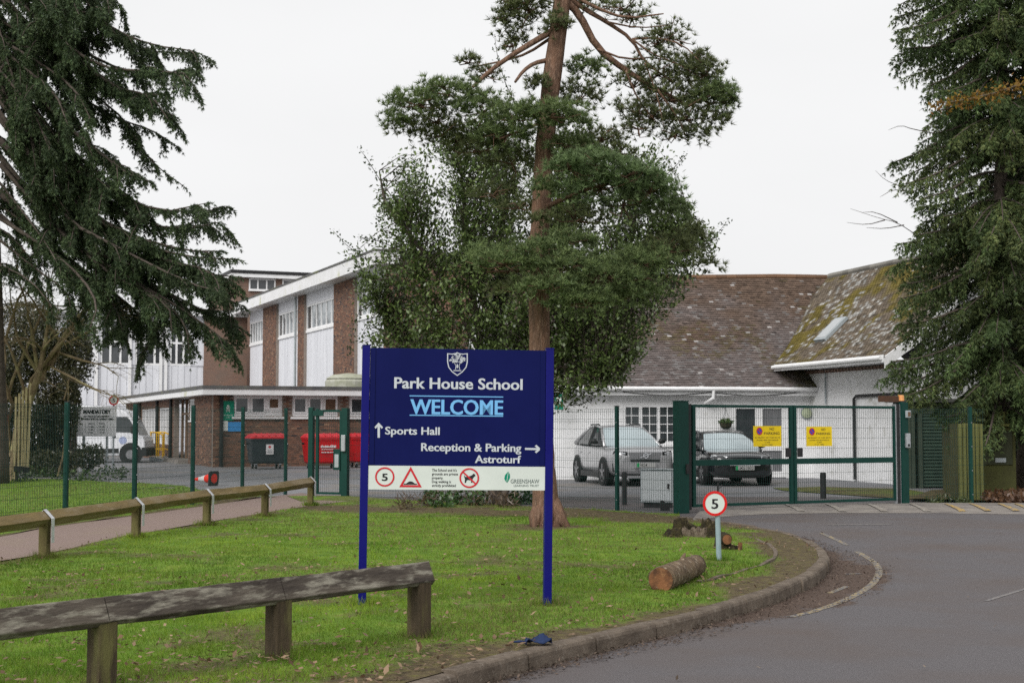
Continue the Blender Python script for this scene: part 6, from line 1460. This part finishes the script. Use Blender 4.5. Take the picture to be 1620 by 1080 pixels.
CL = [(838, 20, 46, 40, 0, .8), (806, 8, 26, 24, 0, .5), (990, 15, 50, 14, 0, .25), (880, 45, 26, 26, -.3, .8), (812, 75, 22, 26, .2, .6), (660, 168, 56, 28, -.3, 1.1), (625, 192, 26, 18, -.3, .9), (712, 150, 62, 26, -.2, 1.1), (765, 178, 60, 34, -.2, 1.0), (742, 100, 24, 18, .2, .6), (770, 120, 22, 15, .1, .6), (690, 195, 60, 22, 0, .5),
      (815, 190, 60, 26, -.6, 1.1), (870, 185, 62, 26, -.9, 1.2), (905, 200, 40, 24, -.5, .9), (930, 115, 36, 34, .2, .9), (850, 140, 22, 26, -.2, .8), (915, 160, 44, 34, .3, .7),
      (1040, 120, 62, 52, .3, .38), (1090, 130, 56, 48, .3, .55), (1122, 165, 46, 42, .3, .9), (1135, 150, 34, 22, .1, .9), (1085, 190, 58, 30, .3, .6), (1060, 60, 40, 28, .2, .35), (1105, 95, 24, 16, .2, .5), (1140, 195, 20, 22, .2, .8), (1010, 180, 50, 34, .4, .4), (1100, 215, 36, 16, .3, .7),
      (900, 268, 48, 22, -1.2, 1.1), (940, 262, 58, 24, -1.3, 1.2), (990, 280, 58, 26, -1.2, 1.2), (1030, 305, 46, 30, -1.0, 1.1), (950, 300, 72, 24, -1.0, 1.0), (1060, 335, 40, 30, -.6, .8), (860, 300, 30, 20, -.7, 1), (985, 325, 52, 24, -.8, .8), (770, 215, 40, 20, .4, .6), (720, 225, 46, 18, .4, .4),
      (850, 400, 60, 22, -.8, 1.1), (800, 420, 70, 24, -.8, 1.1), (900, 425, 70, 28, -.9, 1.2), (960, 440, 70, 30, -.9, 1.2), (1020, 420, 56, 34, -.7, 1.0), (765, 405, 40, 20, -.5, .9), (870, 460, 60, 26, -1.0, 1.1), (930, 480, 66, 28, -.9, 1.1), (1000, 470, 50, 28, -.6, .9), (1060, 400, 50, 34, -.3, .8), (1100, 380, 30, 26, 0, .7), (1120, 420, 26, 14, 0, .7),
      (700, 215, 60, 20, .2, .8), (760, 240, 60, 26, .3, .7), (810, 260, 50, 30, .2, .7), (800, 220, 56, 26, -.3, .9), (905, 235, 46, 22, -.4, .9), (950, 225, 50, 26, .2, .6), (780, 310, 50, 22, .4, .5), (640, 205, 34, 18, 0, .8), (980, 245, 40, 18, .2, .6), (820, 330, 40, 20, .2, .6), (910, 350, 60, 22, -.6, .8), (900, 385, 60, 22, -.7, .9), (1030, 190, 50, 26, .4, .45), (1000, 140, 44, 40, .4, .25), (1060, 160, 60, 40, .3, .5), (1150, 165, 16, 26, .2, .9), (820, 40, 40, 36, .1, .7), (795, 35, 20, 20, .1, .4), (1010, 205, 40, 20, .3, .4), (1070, 215, 30, 16, .3, .5), (1115, 120, 40, 30, .2, .55), (940, 8, 40, 18, .2, .7), (1000, 28, 44, 16, .1, .45), (1040, 70, 40, 30, .2, .4), (820, 460, 50, 20, -.6, .7), (845, 350, 24, 14, -.6, .8)]
Lv = Leaves()
for px, py, rx, ry, dy, dn in CL:
    s = YP / 2250; c = np.array(at(px, py, YP + dy)); r = np.array([rx * s, min(rx, 60) * s * .9, ry * s]); n = int(dn * rx * ry * math.pi * s * s * 400) + 8
    d = rdir(n); d[:, 2] = np.where(RNG.random(n) < .7, np.abs(d[:, 2]), d[:, 2]); rad = RNG.uniform(.45, 1.05, n); lob = 1 + .22 * np.sin(d[:, 0] * 6 + px) * np.cos(d[:, 1] * 5 + py)
    p = c + d * r * (rad * lob)[:, None]; ax = unit(d * .6 + np.array([0, 0, .7]) + rdir(n) * .35); tone = np.clip(RNG.normal(1.12, .2, (n, 1)), .65, 1.7)
    ca, cb = ((.072, .110, .046), (.165, .210, .080)) if dn > .85 else ((.070, .086, .040), (.125, .145, .056))
    if 250 < py < 350 and px > 880: cb = (.165, .23, .10)
    for _ in range(16):
        dd = unit(ax * .75 + rdir(n) * .8); Lv.tri(p, dd, RNG.uniform(.07, .125, n), RNG.uniform(.011, .018, n), cmix(n, ca, cb, .2) * tone)
    if dn < .7 or rx > 40:
        for k in range(9):
            e = p[RNG.integers(0, n)]; lm.tube([Vector(c - pb), Vector((c + e) / 2 + RNG.normal(size=3) * .06 - pb), Vector(e - pb)], [.014, .009, .004], 4)
lm.build('limb', M['pinebark'], pine, smooth=True)
fo = Lv.build('foliage', M['leaf']); fo.parent = pine; fo.location = -pb

# ============================================================= holly behind the pine
hb_ = G(790, 800); YH = hb_.y + .6; holly = thing('holly_tree', 'broad glossy leaved holly with dense dark leaves filling the space behind the pine', 'tree', hb_)
lm = MB(); stems = []
for k, pts in enumerate(([(790, 805), (788, 760), (775, 640), (750, 480), (735, 330), (725, 215)], [(792, 802), (800, 740), (830, 600), (870, 450), (900, 330), (930, 235)], [(786, 802), (760, 700), (700, 540), (660, 430), (640, 340)], [(796, 802), (812, 690), (870, 570), (980, 470), (1050, 400), (1090, 340)], [(800, 640), (840, 590), (890, 575), (950, 600)], [(788, 800), (745, 700), (660, 590), (600, 480)], [(790, 800), (800, 640), (790, 480), (800, 300)], [(793, 800), (822, 640), (920, 520), (1000, 400), (1010, 300)], [(815, 560), (870, 540), (930, 550), (985, 590)], [(790, 800), (780, 600), (690, 420), (610, 330), (600, 270)])):
    w = P3(pts, hb_.y, YH + [.0, .8, -.6, .3, -1.0, .4, 1.2, 1.0, -.9, .2][k]); stems.append(np.array(resample(smooth_line(w, 2), .25))); limb(lm, [Vector(p) - hb_ for p in w], .13 if k == 0 else .075, .012, 8)
HO = [(660, 240), (690, 208), (720, 192), (760, 180), (830, 190), (900, 200), (960, 205), (1010, 235), (1060, 215), (1060, 260), (1075, 300), (1088, 340), (1110, 385), (1140, 365), (1125, 405), (1095, 450), (1072, 500), (1035, 520), (1010, 560), (1000, 600), (960, 618), (930, 640), (895, 645), (870, 640), (860, 600), (700, 590), (660, 560), (590, 540), (555, 560), (575, 520), (560, 470), (555, 440), (575, 420), (540, 390), (575, 395), (590, 360), (600, 325), (612, 300), (630, 275), (645, 255)]
Lv = Leaves(); allst = np.concatenate(stems); ntw = 0; tip = []
while ntw < 2300:
    px, py = RNG.uniform(530, 1150), RNG.uniform(175, 650)
    if not inpoly((px, py), HO): continue
    dens = np.interp(py, [180, 300, 430, 470, 650], [.62, .72, .9, 1, 1])
    if px > 860 and py > 360: dens = 1
    if px < 640 and py > 380: dens *= .55
    if RNG.random() > dens: continue
    fx = (px - 830) / 300; dep = math.sqrt(max(.1, 1 - fx * fx)) * 1.7; tip.append(np.array(at(px, py, YH + RNG.uniform(-dep, dep)))); ntw += 1
for e in tip:
    dist = np.linalg.norm((allst - e) * np.array([1, 1, .8]) + np.array([0, 0, .5]), axis=1); s = allst[np.argsort(dist)[RNG.integers(0, 6)]]
    L = np.linalg.norm(e - s)
    if L > 1.6: s = e + (s - e) * 1.6 / L
    mid = (s + e) / 2 + RNG.normal(size=3) * .08 + np.array([0, 0, .06]); lm.tube([Vector(s - hb_), Vector(mid - hb_), Vector(e - hb_)], [.012, .008, .003], 3, False)
    n = int(RNG.uniform(24, 46)); f = RNG.random(n) ** .6; p = (1 - f)[:, None] ** 2 * s + (2 * f * (1 - f))[:, None] * mid + (f ** 2)[:, None] * e + RNG.normal(size=(n, 3)) * .085
    tone = RNG.uniform(.85, 1.4); up = np.array([[0, 0, 1.0]]); low = e[2] < 4.2
    d = unit(rdir(n) + (e - s) / max(L, .1) * .6); Lv.dia(p, d, RNG.uniform(.075, .125, n), RNG.uniform(.040, .065, n), cmix(n, (.050, .080, .026), (.125, .170, .052), .32) * tone, up)
# loose sprays at the left and right edge
for pts in ([(640, 420), (590, 415), (555, 395), (527, 365)], [(640, 330), (610, 300), (580, 250), (570, 238)], [(640, 470), (590, 480), (560, 500), (553, 560)], [(1080, 420), (1115, 395), (1135, 370), (1150, 350)], [(640, 400), (600, 380), (565, 375)], [(1040, 290), (1070, 262), (1085, 245)], [(830, 200), (790, 110), (782, 55)], [(660, 480), (600, 440), (560, 430)], [(900, 640), (925, 640), (940, 620)], [(620, 470), (590, 500), (570, 535)]):
    w = P3(pts, YH, YH - .6); q = np.array(resample(smooth_line(w, 2), .03)); limb(lm, [Vector(p) - hb_ for p in w], .012, .003, 4); n = int(len(q) * 1.6); i = np.minimum(len(q) - 1, (len(q) * RNG.random(n) ** .8).astype(int))
    Lv.dia(q[i] + RNG.normal(size=(n, 3)) * .045, unit(rdir(n)), RNG.uniform(.05, .085, n), RNG.uniform(.03, .045, n), cmix(n, (.024, .040, .016), (.05, .08, .026)))
lm.build('limb', M['bark'], holly, smooth=True); fo = Lv.build('foliage', M['holly']); fo.parent = holly; fo.location = -hb_

# ============================================================= left undergrowth, bare bush, hedges
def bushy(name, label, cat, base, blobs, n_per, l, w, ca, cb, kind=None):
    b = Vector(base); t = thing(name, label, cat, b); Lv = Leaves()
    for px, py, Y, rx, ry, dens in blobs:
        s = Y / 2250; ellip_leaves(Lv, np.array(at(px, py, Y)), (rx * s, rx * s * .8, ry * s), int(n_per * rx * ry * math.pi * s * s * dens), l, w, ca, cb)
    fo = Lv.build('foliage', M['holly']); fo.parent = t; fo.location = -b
    for k, (px, py, Y, rx, ry, dens) in enumerate(blobs):
        st = MB(); p = np.array(at(px, py, Y)); st.tube([Vector((p[0] - b.x + rnd.uniform(-.2, .2), p[1] - b.y, -.1)), Vector((p[0] - b.x + .05, p[1] - b.y, p[2] * .5)), Vector(p) - b], [.06, .045, .02], 6); st.build('stem', M['bark'], t)
    return t
bushy('evergreen_bush', 'dark evergreen bush behind the tangle of bare branches', 'bush', G(90, 748), [(85, 590, 49, 36, 70, .7), (92, 670, 49, 26, 70, 1), (60, 690, 48, 36, 70, 1), (60, 540, 49, 40, 60, .55), (120, 530, 50, 26, 40, .35), (140, 722, 47, 30, 22, .7), (12, 650, 46, 26, 100, 1), (80, 735, 46, 50, 24, 1), (30, 570, 49, 40, 60, .7), (118, 565, 49, 30, 60, .8), (110, 640, 48, 20, 60, .8), (50, 500, 50, 50, 30, .5)], 1900, .12, .05, (.030, .036, .016), (.085, .085, .034))
bushy('dark_backing_hedge', 'hedge added as dark backing under the tall conifers, shade coloured into its leaves', 'hedge', G(1640, 786), [(1640, 700, 37.5, 60, 100, 1.1), (1610, 620, 38.5, 60, 90, 1), (1700, 690, 37, 70, 110, 1), (1560, 560, 40, 60, 60, .7), (1680, 560, 38, 80, 110, 1), (1605, 745, 36.5, 26, 50, 1.2)], 1200, .14, .06, (.014, .022, .012), (.03, .042, .018))  # added for a dark background; deep shade put into the leaf colour
# bare bush
bb = G(40, 760); bare = thing('bare_bush', 'tangled leafless bush with arching brown twigs above the pale slatted frame', 'bush', bb); bm_ = MB(); br = random.Random(21)
def grow(p, d, L, r, depth):
    n = 6; pts = [p]; dirs = d.normalized(); q = p.copy()
    for k in range(n):
        dirs = (dirs + Vector((br.uniform(-.22, .22), br.uniform(-.22, .22), br.uniform(-.16, .14) - (.05 if depth > 1 else 0)))).normalized(); q = q + dirs * (L / n); pts.append(q.copy())
    bm_.tube(pts, [r * (1 - .6 * k / n) for k in range(n + 1)], 6 if depth < 2 else 4, False)
    if depth < 4:
        for k in range(br.choice((3, 4, 5)) if depth < 3 else 3):
            i = br.randint(2, n); dd = (pts[i] - pts[i - 1]).normalized(); a = Vector((br.uniform(-1, 1), br.uniform(-1, 1), br.uniform(-.5, .8))).normalized()
            grow(pts[i], dd * .8 + a * .8, L * br.uniform(.5, .75), r * (1 - .6 * i / n) * .7, depth + 1)
Yb = bb.y - .6
for p0_, p1_, L, r in (((28, 690), (62, 590), 2.0, .10), ((15, 700), (5, 600), 1.9, .06), ((75, 570), (110, 520), 1.6, .06), ((60, 590), (30, 540), 1.5, .05), ((85, 555), (130, 570), 1.5, .04), ((62, 590), (75, 520), 1.7, .05), ((100, 720), (105, 650), 1.2, .025), ((95, 540), (60, 490), 1.5, .04), ((20, 640), (-10, 560), 1.6, .05), ((50, 600), (95, 545), 1.7, .05), ((40, 620), (20, 560), 1.6, .045), ((90, 550), (150, 520), 1.4, .035), ((70, 575), (120, 600), 1.5, .035), ((60, 590), (50, 520), 1.8, .05), ((100, 530), (140, 480), 1.2, .03), ((20, 600), (60, 510), 1.7, .04), ((110, 600), (160, 620), 1.2, .02), ((-10, 600), (20, 500), 1.6, .045)):
    a, b = at(*p0_, Yb), at(*p1_, Yb - .4); bm_.tube([Vector(a) - bb + Vector((-.15, 0, -.6)), Vector(a) - bb, Vector(b) - bb], [r * 1.2, r * 1.1, r], 7); grow(Vector(b) - bb, Vector(b) - Vector(a), L, r * .8, 1)
bm_.tube([Vector(at(20, 762, Yb)) - bb, Vector(at(24, 700, Yb)) - bb, Vector(at(30, 660, Yb)) - bb], [.13, .11, .10], 8)
bm_.build('twig', mat('olive_twig', (.22, .17, .10), (.14, .10, .065), 3, .9, c3=(.28, .25, .13), s3=2, lo3=.5, hi3=.65), bare)
# low plants at the holly foot and by the hedge
def low_plants(label, spots, n, h, l, w, ca, cb, name='ground_ivy'):
    Lv = Leaves(); 
    for px, py, rx in spots:
        c = np.array(G(px, py)); k = int(n * rx / 20); a = RNG.uniform(0, 6.28, k); r = np.sqrt(RNG.random(k)) * rx * c[1] / 2250; p = np.stack([c[0] + r * np.cos(a), c[1] + r * np.sin(a) * 1.3, RNG.random(k) ** 1.5 * h + .02], 1)
        Lv.dia(p, unit(rdir(k) + np.array([0, 0, .35])), RNG.uniform(.7, 1.3, k) * l, RNG.uniform(.7, 1.3, k) * w, cmix(k, ca, cb))
    o = Lv.build(name, M['holly'], None, True); tag(o, label, 'ground cover'); return o
low_plants('low green ivy and nettles round the foot of the holly', [(765, 797, 14), (750, 800, 16), (825, 796, 16), (842, 797, 10), (720, 799, 14), (700, 803, 20), (812, 799, 10), (680, 800, 14)], 150, .28, .09, .06, (.025, .06, .018), (.06, .12, .03))
low_plants('dead brown stems and litter round the foot of the holly', [(700, 795, 24), (730, 795, 22), (675, 802, 20), (760, 800, 24), (640, 806, 16), (800, 802, 20)], 160, .25, .14, .02, (.06, .04, .025), (.13, .09, .055), 'dead_stems')
low_plants('low green weeds and brown leaves at the foot of the evergreen bush', [(60, 755, 20), (90, 758, 20), (180, 752, 24), (150, 760, 24), (120, 762, 24), (190, 758, 12), (40, 762, 24)], 110, .3, .10, .06, (.03, .055, .018), (.07, .11, .03))
low_plants('brown fallen leaves and dead fronds under the tall conifers', [(1590, 796, 36), (1620, 792, 40), (1570, 792, 20), (1650, 795, 40), (1610, 785, 40)], 190, .16, .12, .06, (.07, .035, .018), (.14, .075, .04))
low_plants('low dark weeds at the foot of the mossy screen', [(1500, 793, 24), (1480, 797, 16), (1520, 797, 18)], 140, .10, .07, .03, (.03, .05, .015), (.07, .09, .025))
# basket plant
bp_ = basket_pts; Lv = Leaves(); n = len(bp_); Lv.dia(bp_, unit(rdir(n) + np.array([0, 0, .6])), RNG.uniform(.06, .12, n), RNG.uniform(.03, .05, n), cmix(n, (.04, .08, .02), (.09, .13, .04)))
Lv.build('basket_plant', M['holly'], BASKET)

# ============================================================= grass blades and fallen leaves
def scatter(poly, soilf, n_near, ymin, ymax, power):
    lo, hi = np.min(poly, 0), np.max(poly, 0); y = np.maximum(ymin, 1e-3); 
    u = RNG.random(n_near); Y = (ymin ** (1 - power) + u * (ymax ** (1 - power) - ymin ** (1 - power))) ** (1 / (1 - power)); half = Y * .40 + .4
    X = RNG.uniform(-1, 1, n_near) * half; P = np.stack([X, Y], 1); P = P[inpoly_np(P, poly)]
    s = soilf(P); keep = RNG.random(len(P)) > np.clip(s * 1.6 - .25, 0, .985); return P[keep], s[keep]
Lv = Leaves()
def blades(P, s, zf, h0, ext=1.0):
    n = len(P); z = zf(P); tone = .62 + .55 * vnoise(P, .55) + .30 * vnoise(P, 2.3); clump = vnoise(P + 90, 2.2)
    h = h0 * RNG.uniform(.5, 1.2, n) * (.65 + .8 * clump) * (1 + P[:, 1] * .008); d = unit(np.stack([RNG.normal(0, .45, n), RNG.normal(0, .45, n), np.ones(n)], 1)); w = .0045 * (1 + np.maximum(0, P[:, 1] - 10) * .085)
    k = np.clip((vnoise(P + 13, .7) * .6 + vnoise(P + 5, 2.9) * .5) * 1.25 + RNG.normal(0, .18, n) - .2, 0, 1)[:, None]; c = (np.array([.075, .155, .012]) * (1 - k) + np.array([.20, .275, .030]) * k) * tone[:, None] * RNG.uniform(.75, 1.25, (n, 1))
    dry = RNG.random(n) < (.07 + .35 * s + .34 * np.clip((vnoise(P + 40, .45) - .5) / .2, 0, 1)); c[dry] = np.array([.20, .17, .075]) * RNG.uniform(.7, 1.2, (dry.sum(), 1))
    Lv.tri(np.stack([P[:, 0], P[:, 1], z - .004], 1), d, h, w, c)
P, s = scatter(np.array(LAWN_A), soil_a, 330000, 8.6, 31, 1.7); blades(P, s, z_a, .042)
PB, sB = scatter(np.array(LAWN_B), soil_b, 90000, 17, 42, 1.3); blades(PB, sB, lambda P: z_a(P) + .004, .05)
# longer tufts round the feet of posts
feet = [*np_[:3], *fp, (s0.x, s0.y), (s1.x, s1.y), (p0_5.x, p0_5.y)]
for fx, fy in feet:
    k = 260; a = RNG.uniform(0, 6.283, k); r_ = .07 + np.abs(RNG.normal(0, .07, k)); Q = np.stack([fx + r_ * np.cos(a), fy + r_ * np.sin(a)], 1); blades(Q, np.zeros(k) + .1, z_a, .085)
tag(Lv.build('grass', M['grass'], None, True), 'short bright green grass blades over the lawns', 'grass')
# moss cushions on the verge, twigs, leaves
Lv = Leaves()
def leaf_litter(P, z, size, ca=(.13, .075, .042), cb=(.30, .21, .14)):
    n = len(P); d = unit(np.stack([RNG.normal(size=n), RNG.normal(size=n), RNG.normal(0, .25, n) + .15], 1)); up = np.array([[0, 0, 1.6]])
    Lv.dia(np.stack([P[:, 0], P[:, 1], z + RNG.uniform(.006, .03, n)], 1), d, RNG.uniform(.5, 1.3, n) * size, RNG.uniform(.5, 1.2, n) * size * .6, cmix(n, ca, cb, .3), up)
A_ = np.array(LAWN_A)
P, s = scatter(A_, lambda p: 0 * p[:, 0], 7500, 8.6, 31, 1.5); keep = RNG.random(len(P)) < .22 + .9 * (vnoise(P, 1.1) > .55); P = P[keep]; leaf_litter(P, z_a(P) + .015, .062)
P, s = scatter(A_, lambda p: 1 - np.clip(soil_a(p) * 2, 0, 1), 15000, 8.6, 31, 1.6); leaf_litter(P, z_a(P), .04, (.09, .055, .035), (.22, .16, .11))
P, s = scatter(np.array(LAWN_B), lambda p: 1 - np.clip(soil_b(p) * 2, 0, 1), 5000, 17, 42, 1.3); leaf_litter(P, z_a(P) + .012, .08, (.10, .055, .03), (.24, .15, .085))
tag(Lv.build('fallen_leaves', M['litter'], None, True), 'scattered brown dead leaves over the lawn and bare soil', 'leaves')
Lv = Leaves(); kk = np.array([p - n * RNG.uniform(.0, 1) ** 1.6 * np.interp(p[1], [10, 13, 15, 18, 20, 22], [.18, .35, .75, .8, .45, .2]) for p, n in list(zip(KERB, KN)) * 34 if 8 < p[1] < 22]); kk = kk + RNG.normal(size=kk.shape) * .03
zk = np.array([zroad(y) for y in kk[:, 1]]); leaf_litter(kk, zk - .002, .032, (.05, .035, .028), (.15, .11, .085))
q = np.stack([RNG.uniform(-2, 9, 90), RNG.uniform(9, 27, 90)], 1); q = q[~inpoly_np(q, A_)]; leaf_litter(q, np.array([zroad(y) for y in q[:, 1]]), .04, (.06, .04, .03), (.25, .2, .15))
tag(Lv.build('gutter_litter', M['litter'], None, True), 'dark crumbled leaf litter lying in the gutter along the kerb', 'litter')
